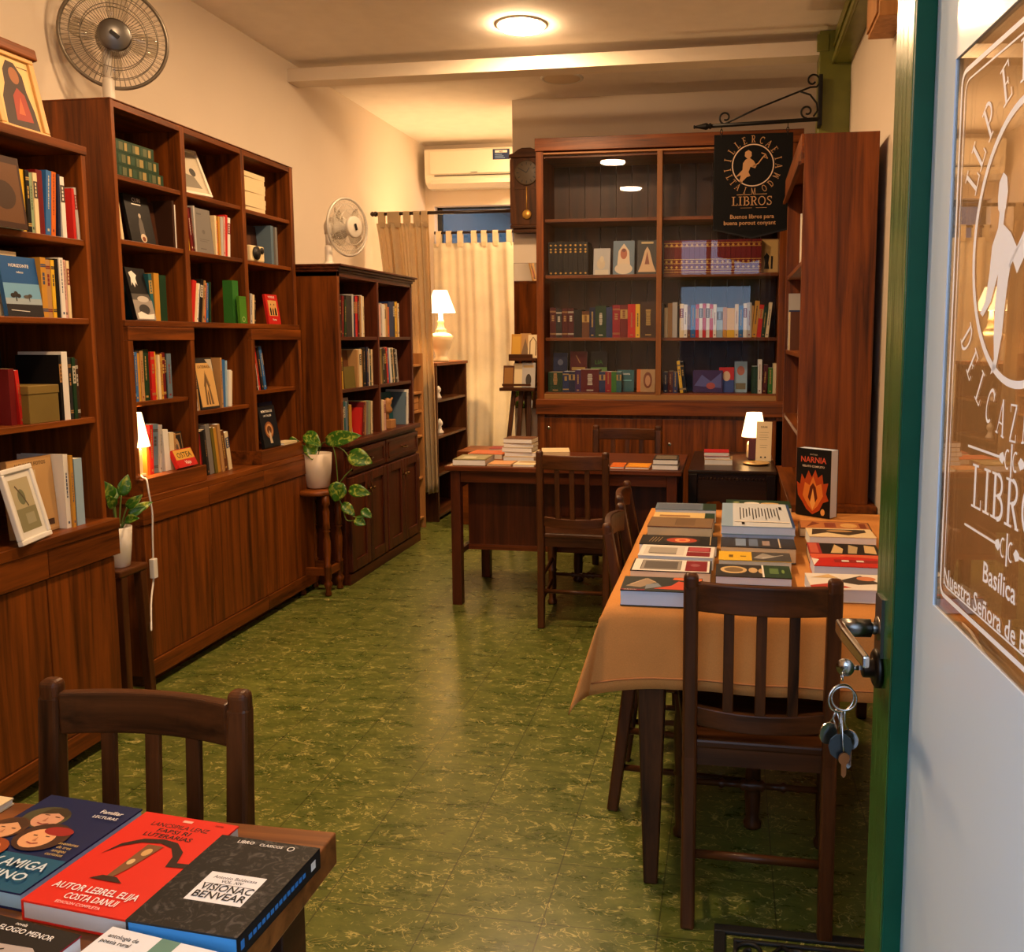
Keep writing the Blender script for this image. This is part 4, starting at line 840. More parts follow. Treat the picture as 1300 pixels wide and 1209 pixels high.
# ------------------------------------------------------------------ books
COL = {
 'black': (20, 19, 19), 'charcoal': (44, 42, 42), 'grey': (120, 116, 112), 'pale grey': (176, 172, 168), 'white': (226, 222, 214), 'cream': (222, 202, 160), 'tan': (176, 134, 84), 'brown': (98, 58, 32),
 'dark brown': (56, 32, 20), 'ochre': (190, 138, 52), 'yellow': (222, 178, 48), 'orange': (208, 104, 34), 'red': (188, 36, 30), 'dark red': (104, 20, 22), 'crimson': (140, 24, 40), 'pink': (206, 160, 150),
 'blue': (52, 104, 164), 'navy': (24, 34, 66), 'dark blue': (28, 48, 92), 'blue grey': (96, 116, 132), 'teal': (38, 92, 100), 'pale blue': (150, 178, 198), 'green': (52, 112, 44), 'dark green': (26, 56, 34), 'yellow green': (150, 160, 48), 'olive': (104, 92, 36),
 'purple': (60, 36, 84), 'pale green': (140, 160, 128), 'maroon': (74, 18, 22), 'burgundy': (88, 16, 26)}
def cm(c): return mat(COL[c], .45, spec=.28)
DARKS = {'black', 'charcoal', 'dark brown', 'dark red', 'crimson', 'navy', 'dark blue', 'dark green', 'purple', 'maroon', 'burgundy', 'brown', 'teal', 'green', 'red', 'blue', 'olive'}
def spine_book(h, d, t, c, style=None, detail=True, hard=None):
    # local: spine on the -y side, thickness along x, standing on z = 0
    m = MB(); k = cm(c); bt = .0022; hard = hard if hard is not None else h > .23; ov = .003 if hard else .0
    m.box(-t / 2, t / 2, 0, bt, 0, h, k); m.box(-t / 2, -t / 2 + bt, bt, d, 0, h, k); m.box(t / 2 - bt, t / 2, bt, d, 0, h, k)
    lt = mat(rng.choice([(176, 142, 74), (190, 182, 164), (160, 120, 70)]) if c in DARKS else rng.choice([(60, 54, 50), (120, 34, 30), (52, 70, 104)]), .5)
    style = style or rng.choice(['title', 'title', 'bands', 'label', 'plain', 'title'])
    w = t * .34; y = -.0004
    q = lambda z0, z1, a, mm, yy=y: m.poly([(-a, yy, z0), (a, yy, z0), (a, yy, z1), (-a, yy, z1)], mm)
    if style == 'title':
        z = h * rng.uniform(.30, .42); top = h * rng.uniform(.72, .92); ww = w * rng.uniform(.28, .5)
        while z < top:
            l = rng.uniform(.003, .012); q(z, z + l, ww * rng.uniform(.7, 1.), lt); z += l + .0022
        q(h * .06, h * .06 + .008, w * .55, lt)
    elif style == 'bands':
        for z in (.10, .13, .84, .87): q(h * z, h * z + .004, t * .5, lt)
        for i in range(3): q(h * (.55 + .07 * i), h * (.55 + .07 * i) + .011, w * .6, lt)
    elif style == 'label':
        q(h * .58, h * .86, t * .5, lt); 
        dk = INK if lt.name != cm('black').name else lt
        for i in range(4): q(h * (.61 + .06 * i), h * (.61 + .06 * i) + .008, w * .5, cm(c), y * 2)
    elif style == 'gilt':
        for z in (.05, .12, .30, .42, .80, .90): q(h * z, h * z + .0045, t * .5, GOLD)
        for z in (.20, .36, .85): m.poly([(-w * .9, y, h * z), (0, y, h * z - .009), (w * .9, y, h * z), (0, y, h * z + .009)], GOLD)
    elif style == 'dots':
        for z in (.07, .90, .78, .70): m.poly([(-w * .8, y, h * z), (0, y, h * z - .007), (w * .8, y, h * z), (0, y, h * z + .007)], GOLD)
    pg = rng.choice([PAPER, PAPERY, PAPERW])
    if detail:
        o = m.build('book'); MB().box(-t / 2 + bt, t / 2 - bt, bt, d - ov, ov, h - ov, pg).build('page_block', o)
    else:
        m.box(-t / 2 + bt, t / 2 - bt, bt, d - ov, ov, h - ov, pg); o = m.build('book')
    return o
ORD = ['first', 'second', 'third', 'fourth', 'fifth', 'sixth', 'seventh', 'eighth', 'ninth', 'tenth', 'eleventh', 'twelfth', 'thirteenth', 'fourteenth', 'fifteenth', 'sixteenth', 'seventeenth', 'eighteenth', 'nineteenth', 'twentieth']
def row(place, group, x, y, z, face, items, d=.15, detail=True, setback=.0, noun='book', lean0=0.):
    # items: (colour, thickness, height[, lean degrees[, style]]); they stand side by side from the left
    # face '+x' books on the left wall (row runs +y), '-y' on the back wall (row runs +x), '-x' on the right wall (row runs -y)
    cnt = {}
    for it in items: cnt[it[0]] = cnt.get(it[0], 0) + 1
    seen = {}; p = 0.
    for i, it in enumerate(items):
        c, t, h = it[:3]; ln = it[3] if len(it) > 3 else 0; st = it[4] if len(it) > 4 else None
        dd = min(d, h * .72) if not setback else d
        o = spine_book(h, d, t, c, st, detail)
        wx = t * math.cos(R(abs(ln))) + h * math.sin(R(abs(ln)))
        # leaning books keep their foot on the shelf and share room with their neighbour
        off = t / 2 * math.cos(R(abs(ln))) + (h * math.sin(R(ln)) * -1 if ln < 0 else 0) * 0
        jit = rng.uniform(-.006, .004) if detail else rng.uniform(-.004, .003)
        lift = (t / 2) * abs(math.sin(R(ln)))
        pc = p + t / 2 / max(.5, math.cos(R(ln)))
        if face == '+x': o.location = (x + jit, y + pc, z + lift); rz = PI / 2
        elif face == '-y': o.location = (x + pc, y - jit, z + lift); rz = 0
        else: o.location = (x - jit, y - pc, z + lift); rz = -PI / 2
        o.matrix_world = Matrix.Translation(o.location) @ Matrix.Rotation(rz, 4, 'Z') @ Matrix.Rotation(R(ln), 4, 'Y')
        p += t / math.cos(R(ln)) + .0012
        # gap so that the next lean does not cut into this one
        if i + 1 < len(items):
            ln2 = items[i + 1][3] if len(items[i + 1]) > 3 else 0
            h2 = items[i + 1][2]
            if ln > ln2: p += min(h, h2) * (math.tan(R(ln)) - math.tan(R(ln2)))
        seen[c] = seen.get(c, 0) + 1
        if cnt[c] == 1: lab = '%s %s upright %s' % (c, noun, place)
        else: lab = '%s %s %s from left %s' % (ORD[seen[c] - 1], c, noun, place)
        tag(o, lab, 'book', group)
def slab(w, h, t, c, art=None, pages=None, view=None, name='book', spine_art=None, hard=False):
    # a book lying on its back: origin at the middle of its bottom edge, cover up (+z), spine at -x
    m = MB(); k = cm(c) if isinstance(c, str) else mat(c, .42, spec=.28); bt = .0022; ov = .003 if hard else 0.0012
    m.box(-w / 2, w / 2, 0, h, 0, bt, k); m.box(-w / 2, w / 2, 0, h, t - bt, t, k); m.box(-w / 2, -w / 2 + bt, 0, h, bt, t - bt, k)
    if art:
        # art is drawn in view axes: a = rightwards, b = away from the reader, both 0..1 of the cover
        if view == 'side': F = Matrix(((0, -1, 0, w / 2), (1, 0, 0, 0), (0, 0, 1, t), (0, 0, 0, 1))); AW, AH = h, w
        else: F = Matrix.Translation((-w / 2, 0, t)); AW, AH = w, h
        draw_art(m, art, F, AW, AH)
    o = m.build(name)
    MB().box(-w / 2 + bt, w / 2 - ov, ov, h - ov, bt, t - bt, pages or PAPERW).build('page_block', o)
    return o
def draw_art(m, art, F, AW, AH):
        lay = 0
        for s in art:
            lay += 1; A = F @ Matrix.Translation((0, 0, .00012 * lay)); q = s[0]
            cc = s[5] if q == 't' else s[-1]; mm = cc if not isinstance(cc, (str, tuple)) else (cm(cc) if isinstance(cc, str) else mat(cc, .45, spec=.28))
            if q == 'r': x0, y0, x1, y1 = s[1:5]; m.poly([A @ Vector((x * AW, y * AH, 0)) for x, y in ((x0, y0), (x1, y0), (x1, y1), (x0, y1))], mm)
            elif q == 'p': fan_poly(m, [(x * AW, y * AH) for x, y in s[1]], A, mm)
            elif q == 'e': m.poly([A @ Vector(((s[1] + s[3] * math.cos(k * PI / 10)) * AW, (s[2] + s[4] * math.sin(k * PI / 10)) * AH, 0)) for k in range(20)], mm)
            elif q == 'l': stroke(m, [(x * AW, y * AH) for x, y in s[1]], s[2], A, mm)
            elif q == 't': put_text(m, s[1], A, s[2] * AW, s[3] * AH, s[4], mm, s[6] if len(s) > 6 else 'c', s[7] if len(s) > 7 else None)
def flat(o, x, y, z, rz=0.): o.location = (x, y, z); o.rotation_euler = (0, 0, rz); return o
def stand(o, x, y, z, rz=0., lean=12): o.matrix_world = Matrix.Translation((x, y, z)) @ Matrix.Rotation(rz, 4, 'Z') @ Matrix.Rotation(PI / 2 - R(lean), 4, 'X'); return o
def fbk(lab, w, h, t, c, x, y, z, face='+x', lean=10, art=None, pages=None, grp=None, turn=0., hard=False):
    # front facing book leaning back against what stands behind it; x, y is the foot of its back cover
    rz = {'+x': PI / 2, '-y': 0, '-x': -PI / 2}[face] + R(turn)
    o = slab(w, h, t, c, art, pages, hard=hard); stand(o, x, y, z, rz, lean); return tag(o, lab, 'book', grp)
W_, K_ = (232, 228, 220), (18, 17, 17)

# --- near bookcase
g = 'books in the near bookcase'; pl = 'on top shelf of near bookcase'
row(pl, g, -2.165, 2.36, 1.739, '+x', [('ochre', .03, .235, 0), ('brown', .03, .25), ('tan', .018, .235)], .17)
fbk('big brown front facing book at frame edge, top shelf of near bookcase', .15, .215, .02, 'dark brown', -2.158, 2.425, 1.739, lean=6, art=[('r', .06, .08, .94, .9, (96, 62, 34)), ('e', .5, .45, .3, .2, (60, 40, 26))], grp=g)
row(pl + ' right part', g, -2.165, 2.515, 1.739, '+x', [('yellow', .016, .19), ('black', .014, .19), ('pale green', .012, .185), ('cream', .016, .187, 0, 'label'), ('dark red', .026, .20, 0, 'plain'), ('blue', .022, .205, 5), ('orange', .018, .205, 5), ('navy', .010, .2, 3), ('white', .018, .195, 0, 'label')], .16)
row('at right end of top shelf of near bookcase', g, -2.165, 2.725, 1.739, '+x', [('red', .012, .165, 0, 'plain'), ('pale grey', .013, .17, -3, 'label')], .15)
pl = 'on second shelf of near bookcase'
row(pl, g, -2.20, 2.40, 1.477, '+x', [('tan', .02, .195), ('cream', .09, .20, 0, 'plain')], .17)
row(pl + ' right part', g, -2.165, 2.575, 1.477, '+x', [('ochre', .022, .19, 0, 'bands'), ('tan', .02, .185), ('yellow', .014, .185), ('black', .014, .19), ('white', .018, .195, 0, 'title'), ('pink', .014, .19), ('cream', .012, .188, 0, 'label')], .15)
fbk('glossy blue landscape cover facing out on second shelf of near bookcase', .145, .185, .014, (52, 104, 158), -2.178, 2.50, 1.477, lean=7, art=[('r', 0, .55, 1, 1, (36, 84, 142)), ('r', 0, .3, 1, .55, (110, 160, 196)), ('r', 0, .0, 1, .3, (42, 40, 42)), ('r', 0, .2, 1, .3, (150, 166, 176)), ('e', .22, .345, .07, .04, (44, 42, 40)), ('e', .30, .37, .06, .045, (52, 48, 44)), ('e', .37, .34, .06, .035, (44, 42, 40)), ('r', .28, .25, .31, .34, (44, 42, 40)), ('e', .60, .33, .10, .03, (84, 80, 74)), ('e', .68, .345, .06, .03, (70, 66, 60)), ('r', .64, .25, .66, .32, (60, 56, 52)), ('t', 'HORIZONTE', .5, .82, .014, W_), ('t', 'relatos', .5, .72, .010, W_), ('l', [(.1, .1), (.6, .08)], .002, W_)], grp=g)
pl = 'on third shelf of near bookcase'
row(pl, g, -2.165, 2.27, 1.142, '+x', [('tan', .016, .19), ('cream', .012, .20, -4), ('pink', .012, .20, -5), ('ochre', .012, .195, -6), ('white', .010, .19, -7)], .15)
row('left of olive box, third shelf of near bookcase', g, -2.19, 2.442, 1.142, '+x', [('dark red', .022, .175, 0, 'plain'), ('red', .014, .17, -4)], .15)
row('at right end of third shelf of near bookcase', g, -2.165, 2.625, 1.142, '+x', [('black', .012, .215, 0, 'label'), ('white', .026, .225, 0, 'plain'), ('charcoal', .014, .205), ('dark green', .014, .205, 0, 'label'), ('dark brown', .012, .2)], .16)
q = thing('box', (-2.22, 2.545, 1.142), 'plain olive cardboard box on third shelf of near bookcase', 'box')
MB().box(-2.36, -2.165, 2.485, 2.612, 1.142, 1.235, mat((112, 92, 36), .6, var=.08)).build('box_body', q, q.location, .002); MB().box(-2.362, -2.163, 2.483, 2.614, 1.235, 1.262, mat((120, 98, 40), .6, var=.08)).build('lid', q, q.location, .002)
q = thing('box', (-2.30, 2.545, 1.265), 'black patterned box behind the olive box in near bookcase', 'box')
m = MB().box(-2.56, -2.375, 2.47, 2.62, 1.142, 1.37, mat((16, 16, 17), .5)); 
for k in range(5): m.box(-2.375, -2.3745, 2.50, 2.60, 1.285 + k * .013, 1.291 + k * .013, mat((70, 68, 66), .5))
m.box(-2.375, -2.3745, 2.485, 2.61, 1.352, 1.358, mat((90, 86, 80), .5)); m.build('box_body', q, q.location)
pl = 'on bottom ledge of near bookcase'
row(pl, g, -2.145, 2.595, .787, '+x', [('white', .020, .245, 0, 'title'), ('ochre', .012, .24), ('black', .01, .235), ('pale blue', .036, .225, 0, 'plain')], .17)
fbk('big cream album facing out on bottom ledge of near bookcase', .185, .245, .022, 'tan', -2.198, 2.50, .787, lean=4, art=[('r', .02, .03, .98, .97, (190, 150, 96)), ('r', .08, .2, .6, .84, (204, 180, 138)), ('r', .18, .70, .5, .76, (110, 90, 60)), ('r', .18, .62, .5, .67, (120, 100, 70)), ('r', .12, .3, .54, .56, (180, 152, 108)), ('r', .7, .08, .9, .16, (70, 50, 34)), ('t', 'ALBUM DE FOTOS', .5, .90, .016, (80, 56, 34))], pages=PAPERY, grp=g)

def frame(name_lab, w, h, x, y, z, rz, lean, fcol, art, bw=.022, mat_w=.02, t=.016, cat='picture frame', name='picture_frame', back=(210, 204, 190)):
    root = thing(name, (0, 0, 0), name_lab, cat); k = mat(fcol, .4)
    m = MB(); m.box(-w / 2, w / 2, 0, bw, 0, t, k).box(-w / 2, w / 2, h - bw, h, 0, t, k).box(-w / 2, -w / 2 + bw, bw, h - bw, 0, t, k).box(w / 2 - bw, w / 2, bw, h - bw, 0, t, k); m.build('frame', root, (0, 0, 0), .003)
    m = MB(); m.box(-w / 2 + bw, w / 2 - bw, bw, h - bw, .002, t * .55, mat(back, .6)); draw_art(m, art, Matrix.Translation((-w / 2 + bw, bw, t * .55)), w - 2 * bw, h - 2 * bw); m.build('picture', root)
    root.matrix_world = Matrix.Translation((x, y, z)) @ Matrix.Rotation(rz, 4, 'Z') @ Matrix.Rotation(PI / 2 - R(lean), 4, 'X')
    return root
frame('white framed garden picture leaning on bottom ledge of near bookcase', .175, .235, -2.112, 2.405, .789, PI / 2 + R(14), 13, (226, 224, 220), [('r', 0, 0, 1, 1, (216, 214, 206)), ('r', .12, .10, .88, .9, (170, 160, 128)), ('r', .12, .10, .88, .45, (128, 124, 92)), ('e', .45, .62, .14, .12, (108, 112, 84)), ('l', [(.3, .8), (.5, .62), (.62, .46)], .006, (84, 72, 52)), ('r', .4, .2, .74, .36, (150, 146, 120))], bw=.016)
ic = frame('wooden framed painting of dark robed figure on top of near bookcase', .20, .27, -2.235, 2.62, 2.05, PI / 2, 12, (206, 158, 92), [('r', 0, 0, 1, 1, (218, 184, 122)), ('p', [(.08, .02), (.94, .0), (.9, .3), (.8, .55), (.78, .78), (.62, .94), (.42, .95), (.28, .8), (.25, .6), (.12, .4)], (50, 30, 22)), ('e', .55, .75, .13, .12, (150, 92, 52)), ('p', [(.35, .1), (.8, .12), (.72, .5), (.55, .58), (.4, .45)], (150, 46, 26)), ('p', [(.45, .2), (.62, .2), (.58, .45)], (190, 88, 44)), ('l', [(.68, .9), (.97, .9)], .003, (90, 60, 34))], bw=.022, t=.02)
MB().box(-.115, .115, .262, .30, -.004, .03, WX).build('top_moulding', ic, (0, 0, 0), .006)

# --- tall bookcase
g = 'books in the tall bookcase'; XF = -2.368
for k, (t_, w, sh) in enumerate(((.047, .315, .0), (.047, .285, .004), (.047, .262, -.004))):
    o = slab(.20, w, t_, 'dark green', pages=PAPERY, hard=True); sp_ = MB()
    for j in range(9): 
        a = .02 + (w - .04) * j / 9; sp_.box(-.1006, -.1, a, a + .016 + .008 * (j % 2), .008, t_ - .008, mat((150, 130, 72), .5) if j % 3 == 0 else (mat((86, 92, 58), .5) if j % 3 == 1 else mat((30, 66, 40), .5)))
    sp_.build('spine_ornament', o); o.location = (XF - .10 - .01, 3.228 + sh + .004, 2.043 + .048 * k); o.rotation_euler = (0, 0, PI); o.location.y += w; 
    tag(o, ('bottom', 'middle', 'topmost')[k] + ' green and gold patterned book of the stack in the tall bookcase', 'book', 'stacked green patterned books')
row('at left end of second shelf, tall bookcase', g, XF + .005, 3.222, 1.796, '+x', [('white', .018, .205, -7, 'plain'), ('cream', .014, .2, -8, 'plain')], .17)
fbk('glossy black book with pale figure, second shelf of tall bookcase first column', .155, .20, .014, 'black', -2.415, 3.435, 1.796, lean=10, art=[('r', .02, .02, .98, .98, (24, 22, 21)), ('t', 'CURI', .5, .86, .024, W_), ('r', .28, .80, .66, .82, W_), ('p', [(.4, .1), (.62, .1), (.6, .42), (.55, .55), (.48, .55), (.42, .4)], (96, 90, 84)), ('e', .52, .58, .05, .05, (180, 168, 150)), ('e', .52, .12, .12, .09, (206, 190, 166)), ('e', .52, .1, .07, .05, (120, 64, 34))], grp=g)
fbk('dark brown book leaning behind the glossy black book, tall bookcase', .16, .19, .014, 'dark brown', -2.455, 3.515, 1.796, lean=6, art=[('r', .06, .06, .94, .94, (70, 40, 24))], grp=g)
row('at right end of second shelf, tall bookcase', g, XF, 3.588, 1.796, '+x', [('dark brown', .014, .20, 0, 'plain'), ('white', .006, .185, 0, 'plain')], .10)
fbk('black and white photographic cover facing out, third shelf of tall bookcase', .135, .215, .018, 'black', -2.385, 3.375, 1.482, lean=12, turn=4, art=[('r', 0, 0, 1, 1, (22, 21, 21)), ('r', 0, 0, 1, .38, (150, 142, 134)), ('r', 0, .38, 1, .5, (84, 80, 76)), ('p', [(.12, .9), (.3, .94), (.5, .86), (.42, .8), (.44, .66), (.36, .72), (.3, .62), (.2, .72), (.12, .64), (.18, .8)], W_), ('e', .55, .4, .3, .06, (190, 184, 176)), ('e', .5, .2, .28, .1, (60, 58, 56)), ('p', [(.1, .02), (.9, .02), (.96, .12), (.6, .1), (.3, .16), (.08, .12)], W_)], grp=g)
row('behind the photographic cover, third shelf of tall bookcase', g, XF - .02, 3.44, 1.482, '+x', [('teal', .022, .195, -4), ('ochre', .034, .20, 0, 'plain'), ('dark green', .05, .195, 0, 'plain')], .15)
frame('white framed picture leaning on upper shelf, tall bookcase middle column', .20, .235, -2.40, 3.80, 2.048, PI / 2 + R(-14), 24, (220, 210, 190), [('r', 0, 0, 1, 1, (190, 178, 154)), ('p', [(.1, .1), (.85, .12), (.7, .4), (.4, .45), (.2, .7)], (120, 112, 96)), ('e', .34, .66, .12, .16, (50, 46, 42)), ('e', .7, .5, .1, .1, (60, 56, 50))], bw=.014)
row('in middle column of tall bookcase, second shelf', g, XF, 3.672, 1.795, '+x', [('yellow green', .022, .165, -6, 'plain'), ('yellow', .012, .165, -7, 'plain'), ('dark red', .014, .185, -7, 'title'), ('maroon', .01, .19, -6), ('pale grey', .012, .20, -2, 'plain')], .16)
fbk('plain grey report facing out, second shelf of middle column, tall bookcase', .15, .20, .012, 'grey', -2.385, 3.825, 1.795, lean=5, art=[('t', 'memoria', .4, .86, .010, K_), ('e', .55, .48, .08, .05, (100, 96, 92)), ('r', .3, .3, .8, .31, (90, 86, 82)), ('r', .3, .26, .7, .27, (90, 86, 82)), ('r', .3, .08, .6, .1, (90, 86, 82))], grp=g)
row('right of grey report, second shelf of tall bookcase', g, XF, 3.905, 1.795, '+x', [('cream', .014, .18, 0, 'plain'), ('orange', .014, .16), ('ochre', .014, .18, 0, 'plain'), ('pale grey', .020, .18, 2), ('pink', .014, .185, 3), ('red', .018, .195, 4, 'plain'), ('white', .022, .185, 4, 'label')], .15)
row('in middle column of tall bookcase, third shelf', g, XF, 3.674, 1.482, '+x', [('red', .028, .185, 9, 'plain'), ('cream', .024, .175, 9, 'plain'), ('white', .012, .175, 9), ('black', .022, .195, 9, 'label'), ('tan', .010, .19, 8), ('orange', .018, .18, 7, 'title'), ('blue', .014, .18, 5), ('dark green', .012, .185, 3, 'plain')], .15)
row('at right end of third shelf, middle column, tall bookcase', g, XF - .004, 4.030, 1.482, '+x', [('green', .052, .205, 0, 'plain')], .05, setback=1)
fbk('short bright green book with pale badge before a taller green book', .062, .13, .014, (70, 124, 36), -2.352, 4.072, 1.482, lean=2, art=[('e', .5, .15, .22, .1, (170, 190, 120)), ('e', .5, .15, .16, .07, (70, 124, 36)), ('r', .0, .93, 1, .94, (40, 80, 24))], grp=g)
for k in range(8):
    o = slab(.15, .232 + .004 * ((k * 3) % 4), .0235, 'cream', pages=PAPERY); o.rotation_euler = (0, 0, PI + R(((k * 5) % 3 - 1) * .8)); o.location = (XF - .09, 4.165 + .235 + .004 * (k % 3), 2.042 + .0238 * k)
    lab = ('lowest', 'second from bottom', 'third from bottom', 'fourth from bottom', 'fifth from bottom', 'sixth from bottom', 'second from top', 'topmost')[k]
    tag(o, '%s cream book of the stack in tall bookcase' % lab, 'book', 'stacked cream books')
row('at right in right column, second shelf of tall bookcase', g, XF, 4.43, 1.792, '+x', [('blue grey', .026, .20, 0, 'plain'), ('grey', .022, .195, 0, 'plain'), ('pale grey', .016, .17, 0, 'plain')], .17)
fbk('dark brown cover facing out behind the white camera box', .22, .195, .012, 'dark brown', -2.455, 4.325, 1.792, lean=5, art=[('r', .1, .3, .7, .75, (84, 52, 32))], grp=g)
q = thing('camera_box', (-2.40, 4.27, 1.792), 'small white toy camera with round black lens in tall bookcase', 'camera')
MB().box(-2.425, -2.36, 4.20, 4.335, 1.792, 1.872, CREAM).build('case', q, q.location, .008); MB().lathe([(.001, .004), (.012, .005), (.014, .0), (.032, .0), (.034, .008)][::-1], INK, (-2.36, 4.248, 1.835), 24, axis=(1, 0, 0)).lathe([(.006, .006), (.001, .007)], WHITE, (-2.36, 4.248, 1.835), 12, axis=(1, 0, 0)).build('lens', q, q.location); MB().lathe([(.016, 0), (.016, .005), (.001, .005)], INK, (-2.36, 4.305, 1.85), 16, axis=(1, 0, 0)).build('viewfinder', q, q.location)
row('at left in right column, third shelf of tall bookcase', g, XF, 4.158, 1.487 - .005, '+x', [('navy', .014, .18), ('charcoal', .014, .165, 2), ('pale grey', .016, .15, 4), ('cream', .018, .145, 4, 'plain'), ('black', .012, .13, 4)], .15)
fbk('red paperback with cream panel facing out, right column of tall bookcase', .125, .155, .014, 'red', -2.375, 4.42, 1.482, lean=8, art=[('r', .15, .28, .85, .80, (206, 160, 96)), ('t', 'NOVELAS', .5, .88, .015, W_), ('p', [(.24, .3), (.36, .3), (.36, .5), (.30, .58), (.24, .5)], K_), ('p', [(.44, .3), (.54, .3), (.54, .48), (.49, .55), (.44, .48)], K_), ('p', [(.62, .3), (.76, .3), (.76, .5), (.69, .58), (.62, .5)], K_), ('e', .36, .66, .03, .03, K_), ('e', .62, .66, .03, .03, K_), ('t', 'Roma', .5, .12, .016, W_)], grp=g)
XL_ = -2.36
row('in lower left compartment of tall bookcase', g, XL_, 3.232, 1.156, '+x', [('cream', .012, .165, -2), ('navy', .022, .225, 0, 'bands'), ('blue', .018, .20, 0, 'title'), ('ochre', .016, .195, 0, 'plain'), ('tan', .020, .205, 0, 'title'), ('dark green', .040, .21, 0, 'title'), ('red', .026, .20, 0, 'bands'), ('yellow', .018, .20, 0, 'title'), ('cream', .014, .185, 0, 'plain'), ('ochre', .014, .19), ('dark red', .024, .195, 0, 'bands'), ('black', .012, .19), ('blue grey', .030, .19, 0, 'title')], .15)
row('beside lamp in tall bookcase', g, XL_, 3.315, .85, '+x', [('orange', .016, .165, 0, 'plain'), ('red', .022, .205, 2, 'title'), ('blue grey', .036, .205, 4, 'bands'), ('pale grey', .014, .20, 4)], .15)
fbk('dark purple book lying behind the books beside shelf lamp', .20, .225, .014, 'purple', -2.55, 3.49, .85, lean=5, grp=g)
row('right of blue grey book in lamp compartment', g, XL_, 3.432, .85, '+x', [('white', .034, .175, -3, 'plain'), ('cream', .030, .16, 0, 'plain'), ('tan', .012, .155)], .14)
fbk('dark cover with oval portrait frame in lamp compartment of tall bookcase', .092, .155, .012, 'charcoal', -2.375, 3.545, .85, lean=8, art=[('r', .06, .05, .94, .95, (150, 116, 70)), ('r', .12, .09, .88, .91, (46, 40, 38)), ('e', .5, .56, .2, .26, (176, 140, 96)), ('e', .5, .5, .1, .16, (90, 74, 60)), ('r', .3, .12, .7, .2, (160, 80, 60))], grp=g)
fbk('red and gold lettered book lying forward in lamp compartment of tall bookcase', .135, .082, .02, 'red', -2.335, 3.535, .851, lean=24, art=[('r', .02, .42, .98, .96, (206, 158, 66)), ('t', 'OSTEA', .5, .52, .034, K_, 'c', .10), ('t', 'Viaje', .55, .14, .022, W_)], grp=g)
row('at left in lower middle compartment, upper shelf, tall bookcase', g, XF, 3.672, 1.085, '+x', [('cream', .018, .18, -5, 'plain'), ('white', .012, .175, -6), ('tan', .01, .17, -7)], .14)
fbk('cream cover with pointed gothic arch facing out, tall bookcase middle column', .145, .235, .022, 'charcoal', -2.385, 3.80, 1.085, lean=9, art=[('r', .05, .04, .97, .9, (206, 164, 100)), ('p', [(.3, .08), (.36, .44), (.5, .72), (.64, .44), (.72, .08), (.6, .08), (.56, .4), (.5, .52), (.44, .4), (.4, .08)], (110, 84, 54)), ('p', [(.46, .08), (.47, .3), (.5, .38), (.53, .3), (.54, .08)], (70, 54, 38)), ('l', [(.34, .44), (.5, .75), (.66, .44)], .003, (70, 54, 38)), ('t', 'CATEDRALES', .5, .80, .018, (90, 60, 34), 'c', .10), ('p', [(.62, .97), (.97, .72), (.97, .97)], (190, 176, 150))], pages=PAPERY, grp=g)
row('at right of gothic arch cover, tall bookcase', g, XF, 3.895, 1.085, '+x', [('tan', .014, .235), ('blue', .026, .225, 2, 'plain'), ('pale blue', .014, .22, 3), ('white', .020, .175, 4, 'plain'), ('cream', .016, .17, 5, 'plain')], .16)
row('in lower middle compartment, bottom, tall bookcase', g, XF, 3.685, .781, '+x', [('red', .020, .205, -4), ('dark red', .016, .2, -5, 'plain'), ('black', .030, .21, -7, 'plain'), ('charcoal', .016, .215, -7), ('grey', .034, .235, -7, 'plain'), ('olive', .022, .22, -8), ('ochre', .026, .215, -8, 'plain'), ('tan', .022, .23, -8, 'plain'), ('brown', .034, .195, -9), ('cream', .028, .185, -9, 'label')], .15)
row('in lower right compartment, upper shelf, tall bookcase', g, XF, 4.165, 1.147, '+x', [('green', .014, .165, -5), ('black', .022, .225, -8), ('dark brown', .014, .23, -9), ('white', .012, .225, -10), ('red', .016, .225, -10, 'title'), ('charcoal', .016, .22, -11), ('blue', .022, .225, -11, 'title'), ('navy', .018, .22, -11)], .15)
fbk('black cover with bronze medallion facing out, lower right of tall bookcase', .165, .215, .016, 'black', -2.335, 4.27, .851, lean=9, art=[('r', .03, .03, .97, .97, (26, 28, 34)), ('t', 'MEMORIAS DE', .48, .84, .018, W_, 'c', .11), ('t', 'UN TALLER', .48, .74, .015, W_, 'c', .08), ('e', .45, .42, .26, .2, (140, 84, 48)), ('e', .45, .42, .2, .15, (196, 142, 90)), ('e', .45, .42, .14, .1, (96, 58, 36)), ('p', [(.4, .1), (.55, .1), (.5, .34), (.44, .42), (.4, .34)], (200, 180, 150))], grp=g)
fbk('dark blue book standing behind the bronze medallion cover', .14, .225, .02, 'navy', -2.41, 4.39, .851, lean=8, art=[('r', .04, .04, .96, .96, (34, 50, 78)), ('r', .2, .7, .8, .76, (90, 120, 160))], grp=g)
o = tag(slab(.07, .14, .012, 'cream', pages=PAPERW), 'thin pale booklet lying in front of the bronze medallion cover', 'book', g); flat(o, -2.328, 4.56, .851, PI); o.location = (-2.34, 4.50, .8515)

